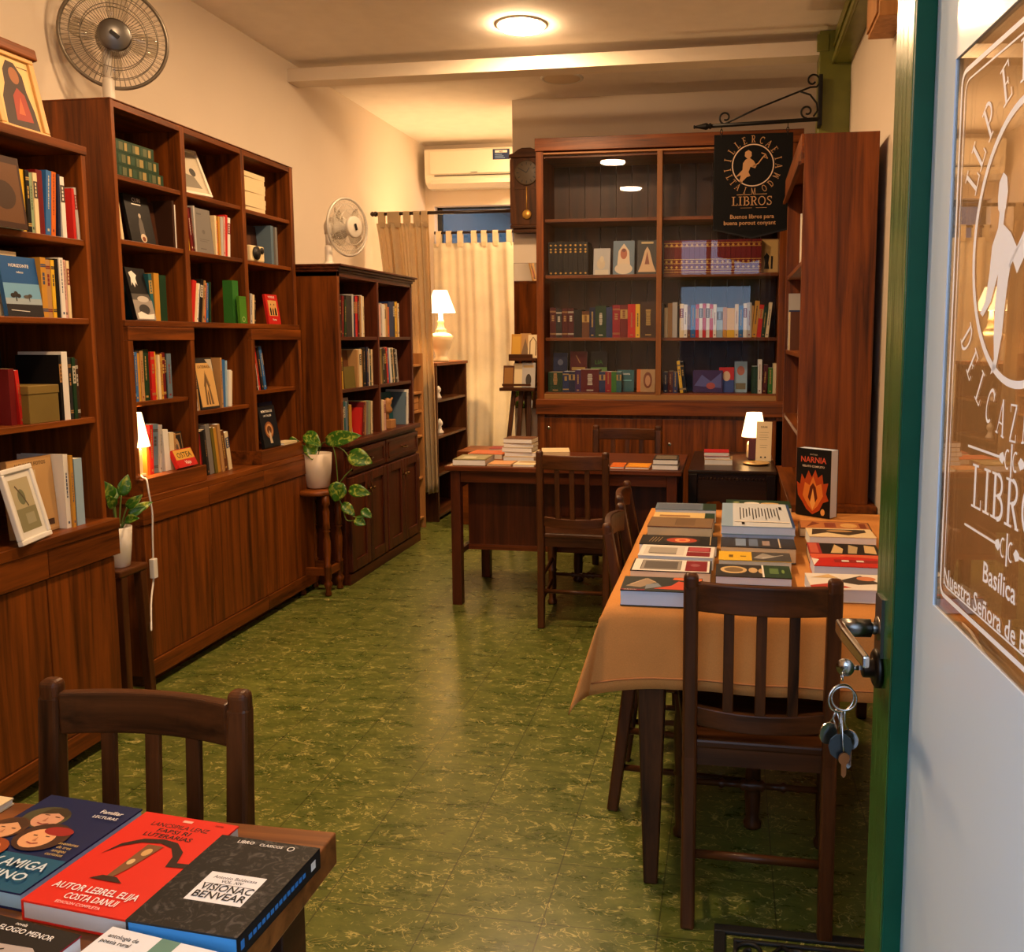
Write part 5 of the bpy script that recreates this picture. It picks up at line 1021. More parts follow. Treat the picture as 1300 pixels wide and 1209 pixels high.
# --- low bookcase (smaller in the picture: no separate page blocks)
g = 'books in the low bookcase'; XB = -2.17
row('in top left compartment of low bookcase', g, XB, 4.775, 1.418, '+x', [('cream', .014, .18), ('black', .022, .23, 0), ('dark red', .028, .23, 4, 'title'), ('dark green', .02, .21, 3), ('charcoal', .075, .235, 0, 'plain'), ('pale grey', .026, .245, 2, 'plain'), ('navy', .014, .235), ('red', .028, .235, 3, 'label'), ('maroon', .02, .24, 2), ('tan', .018, .24, 1), ('white', .024, .245, 0, 'plain'), ('cream', .018, .24, 1, 'title')], .16, False)
row('in top right compartment of low bookcase', g, XB, 5.335, 1.418, '+x', [('pink', .05, .20, 0, 'plain'), ('pale grey', .03, .21), ('white', .034, .205, 0, 'plain'), ('cream', .026, .20), ('tan', .022, .21), ('orange', .026, .19, 0, 'title'), ('dark blue', .075, .225, 0, 'plain'), ('navy', .03, .23, 0, 'label'), ('yellow', .02, .225), ('ochre', .026, .23, 0, 'plain'), ('cream', .02, .22)], .16, False)
row('in middle left compartment of low bookcase', g, XB, 4.775, 1.122, '+x', [('white', .014, .20), ('yellow', .012, .18, -3), ('dark brown', .02, .16, -3)], .15, False)
fbk('plain olive book facing out, middle left of low bookcase', .15, .125, .014, 'olive', -2.185, 4.91, 1.122, lean=4, grp=g); fbk('brown book facing out behind plain olive book, low bookcase', .17, .215, .014, 'brown', -2.23, 4.93, 1.122, lean=5, grp=g)
row('at right, middle left compartment of low bookcase', g, XB, 5.015, 1.122, '+x', [('tan', .024, .22, 0, 'plain'), ('cream', .03, .225), ('ochre', .022, .22, 0, 'title'), ('black', .05, .23, 0, 'title'), ('navy', .03, .235), ('white', .024, .225, 0, 'plain'), ('dark green', .02, .22), ('cream', .024, .22, 0, 'title')], .16, False)
row('in middle right compartment of low bookcase', g, XB, 5.335, 1.122, '+x', [('grey', .02, .18, -5), ('tan', .026, .21, -5), ('olive', .024, .22, -5), ('black', .036, .225, -5, 'title'), ('dark brown', .03, .22, -5, 'label'), ('red', .026, .23, -5), ('blue', .024, .225, -6, 'plain'), ('white', .024, .225, -7, 'plain'), ('dark green', .026, .22, -7), ('cream', .024, .225, -7, 'title'), ('charcoal', .026, .22, -8), ('pale grey', .02, .215, -8)], .16, False)
row('in bottom left compartment of low bookcase', g, XB, 4.775, .828, '+x', [('white', .016, .19), ('cream', .016, .18, 0), ('teal', .02, .225, 0), ('blue grey', .024, .22, 0, 'plain'), ('dark green', .02, .22), ('ochre', .03, .20, 0, 'plain')], .15, False)
fbk('white leaflet facing out, bottom left compartment of low bookcase', .095, .235, .012, 'pale grey', -2.22, 4.965, .828, lean=7, art=[('r', .1, .08, .9, .3, (60, 56, 52)), ('e', .5, .2, .2, .06, W_), ('r', .2, .7, .8, .76, (150, 130, 110))], grp=g)
row('at right, bottom left compartment of low bookcase', g, XB, 5.025, .828, '+x', [('red', .024, .17, 9, 'plain'), ('dark red', .03, .20, 9), ('tan', .022, .205, 6, 'plain'), ('grey', .02, .20, 5), ('pale green', .022, .205, 4), ('black', .016, .195, 3), ('cream', .022, .20, 2)], .15, False)
row('in bottom right compartment of low bookcase', g, XB, 5.335, .828, '+x', [('white', .028, .19, 0, 'plain'), ('cream', .034, .195, 0, 'plain'), ('pink', .03, .19)], .15, False)
fbk('teal book facing out, bottom right of low bookcase', .12, .225, .016, 'teal', -2.26, 5.68, .828, lean=6, turn=-10, grp=g)
row('at right end, bottom right compartment of low bookcase', g, XB, 5.765, .828, '+x', [('blue grey', .02, .22, 6), ('white', .03, .235, 4, 'plain'), ('pale grey', .022, .235, 3)], .15, False)
q = thing('figurine', (-2.20, 5.54, .828), 'small wooden figurine on block in low bookcase', 'ornament')
MB().box(-2.24, -2.16, 5.49, 5.58, .828, .885, PINE).build('block', q, q.location, .003); MB().tube([(-2.20, 5.535, .885), (-2.20, 5.535, .93)], .012, PINE).lathe([(.001, 0), (.028, .01), (.034, .03), (.02, .055), (.03, .075), (.018, .10), (.001, .105)], PINE, (-2.20, 5.535, .92), 14).tube([(-2.20, 5.54, .985), (-2.19, 5.60, 1.02)], [.014, .006], PINE).build('figure', q, q.location)
# pine rack
g = 'things on the pine rack'
row('on lower shelf of open pine rack', g, -2.27, 5.99, .39, '+x', [('white', .02, .15), ('pale grey', .03, .17), ('cream', .03, .2)], .15, False)
row('on bottom shelf of open pine rack', g, -2.27, 6.12, .09, '+x', [('white', .04, .22, 0, 'plain'), ('pale grey', .03, .2), ('cream', .03, .19)], .15, False)
q = tag(MB().box(-2.45, -2.262, 6.10, 6.30, .39, .53, mat((46, 54, 60), .5)).build('box', None, (-2.35, 6.2, .39), .004), 'dark grey storage box on lower shelf of pine rack', 'box', g)
row('on top shelf of open pine rack', g, -2.27, 6.08, 1.02, '+x', [('dark brown', .03, .15), ('tan', .03, .14), ('black', .03, .15)], .14, False)

# --- glazed cabinet
g = 'volumes in the glazed cabinet'; YC = 6.105; z = 1.833
row('on second shelf of glazed cabinet, left door', g, -1.243, YC, z, '-y', [('black', .033, .225, 0, 'dots'), ('black', .033, .225, 0, 'dots'), ('black', .033, .225, 0, 'dots'), ('black', .033, .225, 0, 'dots'), ('black', .033, .225, 0, 'dots'), ('black', .033, .225, 0, 'dots'), ('black', .033, .225, 0, 'dots'), ('black', .033, .225, 0, 'dots')], .17, False, noun='volume')
for (xx, w, h, c, lab, art) in ((-.885, .115, .185, 'pale grey', 'pale cover with bust facing out in glazed cabinet', [('e', .45, .42, .25, .2, (196, 178, 150)), ('e', .5, .6, .12, .12, (206, 190, 160)), ('r', .1, .02, .9, .2, (200, 188, 168))]),
    (-.735, .145, .235, 'blue grey', 'grey green cover with veiled woman facing out in glazed cabinet', [('p', [(.2, .3), (.25, .7), (.5, .92), (.75, .7), (.8, .3)], (214, 190, 160)), ('e', .5, .62, .16, .16, (168, 92, 62)), ('e', .5, .72, .1, .05, (110, 50, 40)), ('e', .5, .18, .42, .16, (206, 190, 168))]),
    (-.575, .135, .235, 'charcoal', 'dark cover with draped figure facing out in glazed cabinet', [('p', [(.05, .08), (.2, .3), (.38, .7), (.5, .82), (.62, .7), (.8, .3), (.95, .08)], (206, 170, 130)), ('p', [(.38, .3), (.5, .68), (.62, .3)], (130, 70, 50)), ('r', .2, .9, .8, .96, (196, 170, 120))])):
    fbk(lab, w, h, .02, c, xx, YC + .075, z, '-y', 9, art, grp=g)
row('on second shelf of glazed cabinet, right door', g, -.455, YC, z, '-y', [('dark red', .0325, .222 + .004 * ((k * 3) % 3), 0, 'gilt') for k in range(19)], .17, False, noun='volume')
fbk('tan cover with black silhouettes at right of dark red volumes', .13, .225, .02, 'tan', .23, YC + .06, z, '-y', 7, [('r', .04, .04, .96, .96, (196, 160, 98)), ('p', [(.3, .12), (.56, .12), (.5, .3), (.56, .5), (.42, .6), (.28, .48), (.34, .3)], K_), ('p', [(.62, .12), (.72, .12), (.74, .5), (.64, .5)], K_)], grp=g)
z = 1.412
row('on third shelf of glazed cabinet, left door', g, -1.235, YC, z, '-y', [('maroon', .042, .205, 0, 'bands'), ('charcoal', .04, .195, 0, 'bands'), ('maroon', .04, .20, 0, 'bands'), ('maroon', .04, .20, 0, 'bands'), ('black', .055, .19, 0, 'plain'), ('brown', .05, .18, 0, 'label'), ('navy', .04, .205), ('dark green', .075, .215, 0, 'title'), ('dark blue', .04, .205), ('crimson', .052, .22, 0, 'bands'), ('dark red', .05, .22, 0, 'label'), ('red', .052, .225, 0, 'title'), ('yellow', .03, .225, 0, 'title'), ('dark brown', .11, .24, 0, 'title'), ('black', .026, .24, 0, 'bands'), ('charcoal', .024, .225)], .17, False)
row('on third shelf of glazed cabinet, right door', g, -.450, YC, z, '-y', [('cream', .022, .20), ('tan', .03, .23, 0, 'plain'), ('pale grey', .032, .235, 0, 'plain'), ('black', .014, .21), ('cream', .026, .225, 0, 'label'), ('white', .024, .22, 0, 'title'), ('brown', .02, .21), ('blue', .032, .215, 0, 'title'), ('red', .022, .22, 0, 'label'), ('white', .022, .225, 0, 'label'), ('red', .022, .225, 0, 'label'), ('white', .022, .225, 0, 'label'), ('red', .022, .22, 0, 'label'), ('white', .022, .22, 0, 'title'), ('pale blue', .04, .2), ('ochre', .026, .2), ('yellow', .05, .195, 0, 'plain'), ('cream', .024, .22), ('blue', .03, .21), ('white', .022, .225), ('pale grey', .03, .23)], .16, False)
row('at right end of third shelf of glazed cabinet', g, .105, YC, z, '-y', [('tan', .024, .21, 4, 'plain'), ('ochre', .03, .24, 5), ('red', .028, .215, 5), ('dark green', .026, .21, 5), ('cream', .02, .23, 6)], .16, False)
z = 1.04
row('on bottom shelf of glazed cabinet, left door', g, -1.245, YC - .02, z, '-y', [('dark green', .10, .135, 0, 'title'), ('dark blue', .042, .14), ('navy', .042, .14, 0, 'label'), ('purple', .04, .15), ('burgundy', .125, .155, 0, 'title'), ('dark blue', .042, .14, 0, 'label'), ('crimson', .04, .14, 0, 'title'), ('green', .034, .14), ('teal', .034, .14, 0, 'label')], .13, False)
for (xx, zz, w, h, c, lab, art, yy) in ((-1.19, z, .10, .265, 'dark blue', 'dark blue cover facing out at left end of bottom cabinet shelf', [('e', .5, .75, .2, .08, (120, 130, 160)), ('e', .5, .35, .1, .03, (200, 120, 40))], .14),
    (-1.06, z, .12, .275, 'dark red', 'dark red cover with gold title facing out on bottom cabinet shelf', [('r', .1, .52, .9, .6, (206, 170, 90)), ('l', [(.35, .9), (.6, .7)], .006, (206, 150, 90))], .14),
    (-.915, z, .115, .275, 'black', 'black cover with green band facing out on bottom cabinet shelf', [('r', 0, .48, 1, .6, (120, 170, 90)), ('t', 'LIA', .5, .68, .04, (70, 140, 60))], .14),
    (-.715, z, .115, .15, 'teal', 'teal cover facing out near right of left cabinet door', [('t', 'historia', .5, .78, .02, W_), ('r', .12, .5, .86, .54, (120, 190, 200))], .05), (-.575, z, .125, .155, 'orange', 'orange cover with oval head facing out in glazed cabinet', [('r', .2, 0, 1, 1, (176, 140, 96)), ('e', .6, .52, .24, .36, (120, 64, 36)), ('e', .6, .5, .14, .24, (190, 140, 100))], .05),
    (-.155, z, .20, .15, 'purple', 'wide violet cover facing out in right half of glazed cabinet', [('p', [(.05, .3), (.3, .8), (.6, .5), (.95, .9), (.95, .2)], (90, 90, 150)), ('e', .6, .3, .15, .15, (170, 80, 70))], .05), (-.03, z, .10, .17, 'red', 'red and blue cover facing out beside violet cover', [('r', 0, 0, 1, .5, (56, 76, 140)), ('e', .5, .65, .25, .2, (210, 180, 150))], .07),
    (.085 - .02, z, .085, .21, 'pale blue', 'pale blue booklet facing out at right of glazed cabinet', [('e', .5, .7, .3, .15, (180, 110, 90)), ('r', .1, .1, .9, .3, (120, 110, 80))], .09)):
    fbk(lab, w, h, .018, c, xx, YC + yy, zz, '-y', 6, art, grp=g)
row('on bottom shelf of glazed cabinet, right door', g, -.452, YC - .02, z, '-y', [('navy', .03, .14), ('maroon', .034, .145), ('dark blue', .03, .14), ('yellow', .02, .215, -7), ('black', .022, .21, -7)], .13, False)
row('at right end of bottom cabinet shelf', g, .135, YC, z, '-y', [('dark green', .04, .18), ('white', .026, .225), ('maroon', .03, .19, 3), ('green', .03, .17), ('cream', .026, .20)], .13, False)

# --- right hand bookcase: a few things catch the light on its shelves
g = 'books in the right bookcase'
fbk('pale cover facing out on upper shelf of right bookcase', .14, .225, .014, 'white', .42, 4.42, 1.74, '-x', 8, [('r', .1, .3, .9, .8, (190, 180, 160))], grp=g)
row('on upper shelf of right bookcase', g, .30, 4.25, 1.74, '-x', [('white', .02, .225, 0, 'plain'), ('cream', .02, .21), ('tan', .03, .2), ('dark red', .03, .2)], .16)
row('on middle shelf of right bookcase', g, .30, 5.0, 1.345, '-x', [('pale grey', .02, .3, 0, 'plain'), ('white', .026, .2), ('dark blue', .03, .21), ('cream', .03, .2), ('brown', .03, .2)], .2)
row('on middle shelf of right bookcase, near end', g, .31, 4.30, 1.345, '-x', [('cream', .05, .08, 0, 'plain'), ('white', .04, .085, 0, 'label')], .12)

# --- books and sheets on the writing desk
g = 'books on the writing desk'; dz = .749
def lay(lab, x0, x1, y0, y1, z, t, c, art=None, pages=None, jit=0., grp=None, side=True, hard=False):
    # flat book whose long side runs left-right and whose fore edge faces the camera side
    if side: o = slab(y1 - y0, x1 - x0, t, c, art, pages, 'side', hard=hard); flat(o, x0, (y0 + y1) / 2, z, -PI / 2 + R(jit))
    else: o = slab(x1 - x0, y1 - y0, t, c, art, pages, hard=hard); flat(o, (x0 + x1) / 2, y0, z, R(jit))
    return tag(o, lab, 'book', grp or g)
lay('grey green hardback lying on left front corner of writing desk', -1.43, -1.255, 4.47, 4.68, dz, .032, 'olive', [('r', .06, .1, .94, .9, (146, 140, 104)), ('r', .2, .3, .6, .6, (196, 190, 160))], PAPERW, 2)
lay('orange book lying behind grey green hardback on writing desk', -1.42, -1.22, 4.74, 4.90, dz, .03, 'orange', [('r', .1, .1, .9, .9, (196, 96, 60))], PAPER, -4)
lay('dark red book lying behind the orange book on the desk', -1.36, -1.20, 4.92, 5.06, dz, .034, 'crimson', None, PAPER, 5)
lay('tan booklet lying at front of writing desk', -1.245, -1.115, 4.475, 4.63, dz, .010, 'tan', [('r', .06, .1, .94, .9, (206, 150, 100))], PAPER, 1)
lay('cream booklet lying at front of desk below the tall stack', -1.105, -.99, 4.475, 4.62, dz, .012, 'cream', [('r', .1, .5, .9, .9, (170, 140, 100))], PAPERW, -1)
lay('black booklet lying at front of desk left of the chair', -.98, -.80, 4.475, 4.62, dz, .010, 'black', [('r', .1, .2, .5, .8, (70, 60, 56))], PAPER, 1)
for k, (w, t, c, dx, lb) in enumerate(((.17, .026, 'cream', 0, 'lowest pale book'), (.172, .024, 'cream', .005, 'second pale book from bottom'), (.166, .024, 'pale grey', -.004, 'third pale book from bottom'), (.162, .022, 'cream', .003, 'fourth pale book from bottom'), (.158, .026, 'brown', .006, 'topmost brown covered book'))):
    lay(lb + ' of the tall stack on writing desk', -1.205 + dx, -1.205 + dx + w, 4.665, 4.80, dz + (.0, .0265, .051, .0755, .098)[k], t, c, None, PAPERW, (0, 2, -2, 1, -3)[k])
lay('pale open bundle lying right of the tall stack on desk', -1.01, -.86, 4.66, 4.84, dz, .055, 'cream', None, PAPERY, 12)
lay('white sheet booklet lying on desk behind chair back', -.78, -.62, 4.475, 4.62, dz, .006, 'white', [('r', .1, .2, .8, .7, (150, 140, 130))], PAPERW, 0)
lay('orange booklet lying on desk just right of the chair', -.60, -.53, 4.475, 4.63, dz, .012, 'orange', None, PAPERW, 1)
lay('yellow orange booklet lying at right front of writing desk', -.52, -.40, 4.475, 4.63, dz, .012, (206, 130, 40), [('r', .1, .15, .9, .85, (222, 150, 40))], PAPERW, -1)
lay('lower grey covered book at right end of writing desk', -.385, -.255, 4.475, 4.66, dz, .026, 'grey', None, PAPERW, 0)
lay('upper grey covered book at right end of writing desk', -.382, -.258, 4.48, 4.665, dz + .0265, .026, 'charcoal', [('r', .08, .12, .92, .88, (110, 100, 86))], PAPERW, 1)
# side table
g2 = 'books on the side table'
lay('lower book with cream and red cover on dark side table', -.135, .015, 4.90, 5.06, .7205, .03, 'cream', [('r', 0, 0, .4, 1, (130, 30, 30))], PAPERW, 0, g2); lay('middle thin white book of the small side table stack', -.138, .0, 4.91, 5.06, .751, .016, 'white', None, PAPERW, 2, g2); lay('top red book of the small stack on dark side table', -.14, -.005, 4.905, 5.05, .7675, .022, 'red', [('r', .04, .06, .96, .94, (176, 28, 36))], PAPERW, 1, g2)
q = tag(slab(.085, .225, .004, 'cream', [('t', 'ORAR', .5, .84, .014, K_), ('r', .2, .72, .8, .725, K_), ('r', .2, .66, .75, .665, K_), ('r', .2, .60, .8, .605, K_), ('r', .2, .54, .7, .545, K_), ('r', .25, .4, .75, .405, K_), ('r', .25, .34, .7, .345, K_), ('e', .35, .1, .06, .02, K_), ('e', .62, .1, .06, .02, K_)], name='card'), 'cream printed card leaning in front of the side table lamp', 'card'); stand(q, .185, 5.08, .7215, R(-6), 14)
fbk('dark red book standing behind the cream printed card', .12, .215, .016, 'maroon', .165, 5.15, .7205, '-y', 12, None, grp=g2, turn=-6)
q = tag(MB().lathe([(.001, 0), (.06, 0), (.075, .008), (.07, .010), (.001, .005)], mat((206, 164, 96), .3, .3), (0, 0, 0), 24).build('dish'), 'shallow gilt dish in front of lamp on dark side table', 'dish'); q.location = (.145, 4.97, .7205)
# easel books
g = 'books on the easel'
for (xx, yy, zz, w, h, c, lab, art) in ((-1.462, 6.055, 1.272, .07, .165, 'ochre', 'yellow ochre cover at left on upper ledge of easel', [('r', .1, .1, .9, .9, (206, 158, 60))]), (-1.40, 6.06, 1.272, .075, .17, 'tan', 'tan cover in middle of upper ledge of easel', [('p', [(.1, .1), (.9, .1), (.5, .8)], (120, 96, 70))]), (-1.345, 6.055, 1.272, .07, .16, 'cream', 'cream cover at right on upper ledge of easel', [('l', [(.2, .1), (.2, .7), (.5, .9), (.8, .7), (.8, .1)], .008, (120, 96, 70))]),
    (-1.505, 6.0, 1.072, .075, .15, 'brown', 'brown cover at left on lower tray of easel', [('r', .1, .1, .9, .9, (150, 104, 50))]), (-1.44, 6.01, 1.072, .07, .165, 'cream', 'cream cover in middle of lower tray of easel', None), (-1.365, 6.0, 1.072, .09, .17, 'pale grey', 'pale cover with dark arch at right on easel tray', [('e', .5, .3, .22, .25, (60, 52, 46)), ('r', .1, .8, .9, .9, (190, 160, 110))])):
    fbk(lab, w, h, .012, c, xx, yy, zz, '-y', 10, art, grp=g)

# --- books on the clothed table
g = 'books on the clothed table'; z0 = CT
W2, RD, BE = (228, 224, 216), (126, 26, 34), (206, 176, 124)
BLP = mat((196, 212, 238), .75, name='daylit_white_paper')  # white page edges, the blue of the daylight put into their colour
lay('big paperback with red figure art at left front corner of clothed table', -.262, -.062, 2.142, 2.272, z0, .040, (44, 50, 48), [('p', [(.05, .3), (.3, .9), (.42, .62), (.24, .22)], (150, 130, 108)), ('l', [(.1, .4), (.28, .85), (.42, .6)], .004, (196, 170, 140)), ('p', [(.4, .15), (.78, .12), (.95, .5), (.7, .72), (.62, .4)], (196, 74, 48)), ('p', [(.62, .82), (.98, .72), (1, .95), (.64, .98)], (216, 108, 60)), ('p', [(.3, .1), (.5, .3), (.44, .55), (.3, .4)], (120, 130, 140)), ('r', .0, 0, .3, .08, (120, 30, 46)), ('t', 'CUENTOS', .12, .02, .007, W2)], BLP, 1)
lay('black spined album of framed pictures behind the big paperback', -.262, -.045, 2.372, 2.505, z0, .030, 'black', [('r', .02, .02, .98, .97, W2), ('r', .12, .12, .62, .88, (150, 144, 136)), ('r', .16, .2, .58, .8, (92, 88, 84)), ('r', .68, .08, .95, .92, RD), ('l', [(.12, .12), (.62, .12), (.62, .88), (.12, .88), (.12, .12)], .002, K_), ('e', .8, .55, .06, .12, (150, 80, 86))], PAPER, 0)
lay('white and red picture album second from front in left column', -.255, -.04, 2.520, 2.655, z0, .036, 'white', [('r', .06, .1, .6, .9, (206, 202, 194)), ('r', .12, .22, .5, .78, (160, 154, 144)), ('r', .14, .2, .5, .26, (60, 56, 54)), ('r', .64, .08, .95, .9, RD), ('r', .66, .5, .93, .86, (170, 70, 76)), ('l', [(.64, .45), (.95, .45)], .003, W2)], PAPERW, -1)
lay('thick black book with glowing eye art in left column of clothed table', -.268, -.034, 2.672, 2.80, z0, .034, 'black', [('e', .54, .5, .24, .36, (58, 46, 38)), ('e', .54, .5, .2, .26, (176, 66, 38)), ('e', .55, .5, .1, .2, (226, 150, 96)), ('e', .55, .5, .05, .12, (206, 80, 56)), ('l', [(.12, .25), (.16, .75)], .0016, BE), ('l', [(.16, .25), (.2, .75)], .0016, BE), ('l', [(.2, .25), (.24, .75)], .0016, BE), ('l', [(.24, .25), (.28, .75)], .0016, BE), ('r', .91, .04, .92, .96, BE)], PAPERW, 0)
lay('dark book with yellow patch under the thick pale paged book', -.265, -.05, 2.815, 2.935, z0, .016, 'charcoal', [('r', .2, .1, .5, .9, (206, 170, 60)), ('r', .55, .2, .95, .7, (120, 116, 108))], PAPER, 0)
lay('thick curled book with brown cover in left column of clothed table', -.258, -.05, 2.845, 3.00, z0 + .0165, .036, 'brown', [('r', .01, .04, .99, .97, (126, 100, 70)), ('r', .42, .2, .72, .85, (110, 86, 60)), ('l', [(.42, .2), (.42, .85), (.72, .85)], .002, (84, 64, 44))], PAPERY, -1)
lay('cream book with green end in left column behind brown one', -.258, -.048, 3.03, 3.15, z0, .040, 'dark green', [('r', 0, 0, .84, 1, (214, 186, 124)), ('r', .1, .35, .6, .6, (150, 110, 70))], PAPER, 0)
lay('grey blue book with dark green strip at far end of left column', -.262, -.045, 3.175, 3.30, z0, .046, 'blue grey', [('r', .78, 0, 1, 1, (32, 56, 40)), ('r', .04, .1, .74, .92, (92, 104, 124)), ('l', [(.04, .92), (.74, .92)], .002, W2)], PAPERW, 1)
lay('dark book with cream shell ovals at front of middle column', -.032, .168, 2.372, 2.50, z0, .024, 'charcoal', [('e', .24, .55, .18, .3, BE), ('e', .24, .55, .13, .2, (120, 100, 70)), ('e', .5, .55, .06, .22, (196, 166, 120)), ('e', .62, .5, .05, .2, (196, 166, 120)), ('r', .64, 0, 1, 1, (36, 62, 42)), ('r', .72, .3, .84, .75, (90, 120, 70)), ('r', .62, 0, .645, 1, W2), ('e', .9, .5, .02, .15, (120, 150, 80))], BLP, 0)
lay('yellow and grey book second in middle column of clothed table', -.026, .176, 2.512, 2.615, z0, .034, 'yellow', [('r', .46, 0, 1, 1, (70, 68, 66)), ('p', [(.48, .3), (.62, .9), (.8, .5), (.62, .2)], (150, 146, 140)), ('r', .14, .3, .2, .6, (120, 90, 30)), ('r', .3, .4, .38, .5, (120, 90, 30)), ('l', [(.6, .3), (.9, .7)], .003, W2)], PAPER, 0)
lay('thick dark grey book with pale panels in middle column', -.022, .196, 2.625, 2.748, z0, .046, 'charcoal', [('r', .2, .12, .34, .88, (120, 140, 170)), ('r', .38, .12, .5, .88, (96, 112, 140)), ('r', .56, .2, .66, .7, (150, 130, 120)), ('r', .78, 0, .8, 1, (196, 180, 150))], PAPERY, 0)
lay('blue and white book at bottom of tall middle stack', -.018, .198, 2.770, 3.15, z0, .026, 'pale blue', None, BLP, 0)
lay('second pale blue book of the tall middle stack', -.02, .200, 2.766, 3.15, z0 + .0265, .026, 'pale blue', None, BLP, 0)
_a = [('r', .0, .0, .16, 1, (140, 168, 196)), ('r', .16, .0, .96, 1, (196, 204, 214)), ('r', .96, 0, 1, 1, (40, 70, 116))]
for k in range(13): _a.append(('r', .26 + .045 * k, .28 + .05 * ((k * 5) % 4), .275 + .045 * k, .80 - .03 * ((k * 7) % 3), (40, 40, 44)))
_a += [('r', .84, .72, .88, .84, K_), ('r', .18, .16, .94, .19, W2), ('r', .28, .06, .32, .14, K_)]
lay('pale blue top cover with lines of dark print on tall middle stack', -.022, .202, 2.762, 3.15, z0 + .053, .026, 'pale blue', _a, BLP, 0)
lay('dark book with white shapes at far end of middle column', -.010, .218, 3.185, 3.315, z0, .062, 'dark green', [('e', .4, .5, .12, .2, W2), ('e', .68, .5, .14, .16, BE), ('e', .16, .6, .05, .1, (160, 170, 110))], PAPER, 0)
lay('white book with red wave art at front of right column', .205, .405, 2.25, 2.40, z0, .034, 'white', [('p', [(0, .2), (.3, .4), (.5, .1), (0, 0)], (176, 60, 50)), ('p', [(.35, .5), (.7, .9), (.9, .4), (.6, .3)], (60, 56, 54)), ('e', .75, .7, .12, .14, (206, 130, 90)), ('p', [(.05, .7), (.3, .95), (.4, .7)], BE)], BLP, 2)
lay('lower grey book under the red wave art book at right', .20, .42, 2.262, 2.39, z0 - .0 , .0, 'grey') if False else None
lay('red covered curled book second in right column', .232, .43, 2.462, 2.60, z0, .040, 'red', [('p', [(0, .6), (.5, .8), (1, .7), (1, 1), (0, 1)], (206, 90, 60)), ('r', .3, .3, .9, .55, (140, 30, 30)), ('r', .4, .38, .5, .5, W2), ('r', .6, .38, .7, .5, W2), ('p', [(0, 0), (.1, .5), (.0, .6)], W2)], BLP, 0)
lay('black and cream book third in right column of clothed table', .236, .44, 2.645, 2.785, z0, .030, 'black', [('p', [(.3, .1), (.4, .9), (.5, .5), (.46, .1)], BE), ('p', [(.54, .1), (.6, .9), (.72, .7), (.66, .1)], (180, 160, 120)), ('p', [(.78, .2), (.82, .9), (.96, .8), (.94, .1)], BE), ('r', 0, 0, .18, 1, (150, 40, 40)), ('r', .02, .05, .14, .95, (190, 90, 70))], PAPERY, -1)
lay('white paged book with cream and black cover fourth in right column', .25, .455, 2.85, 2.975, z0, .036, 'cream', [('p', [(.05, .2), (.3, .5), (.6, .2), (.9, .6), (.9, .9), (.1, .9)], (60, 50, 40)), ('e', .5, .7, .2, .12, (180, 140, 90))], PAPERW, 1)
lay('brown patterned paperback at far end of right column', .235, .465, 3.0, 3.125, z0, .030, 'brown', [('r', .02, .05, .98, .95, (176, 112, 62)), ('p', [(.1, .2), (.3, .7), (.2, .9)], (110, 50, 30)), ('r', .36, .2, .52, .8, (130, 60, 34)), ('e', .7, .5, .12, .3, (206, 160, 96)), ('r', .85, .2, .94, .8, (120, 56, 34))], PAPERY, -2)
nb = slab(.142, .25, .052, 'black', [('r', 0, 0, 1, 1, (16, 14, 14)), ('t', 'NARNIA', .5, .80, .030, (206, 84, 54), 'c', .105), ('t', 'RELATO COMPLETO', .5, .73, .010, (226, 206, 180)), ('t', 'FANTASIA', .5, .91, .007, (180, 170, 150)),
   ('p', [(.06, .3), (.02, .5), (.12, .46), (.16, .62), (.26, .54), (.36, .68), (.46, .58), (.56, .70), (.64, .58), (.76, .64), (.8, .5), (.94, .52), (.88, .36), (.96, .26), (.8, .22), (.7, .1), (.5, .03), (.32, .1), (.2, .2)], (170, 66, 22)),
   ('p', [(.2, .3), (.26, .5), (.4, .46), (.5, .6), (.6, .46), (.74, .5), (.8, .32), (.64, .16), (.5, .08), (.36, .16)], (214, 122, 46)), ('p', [(.36, .28), (.42, .44), (.5, .5), (.58, .44), (.64, .28), (.5, .14)], (90, 34, 16)), ('p', [(.42, .2), (.5, .42), (.58, .2), (.5, .1)], (232, 168, 84)), ('e', .8, .08, .06, .05, (220, 160, 80))], BLP, hard=False)
stand(nb, .335, 3.40, z0 + .0, R(-36), 0); tag(nb, 'black book with fiery orange cover standing upright at far right of clothed table', 'book', g)

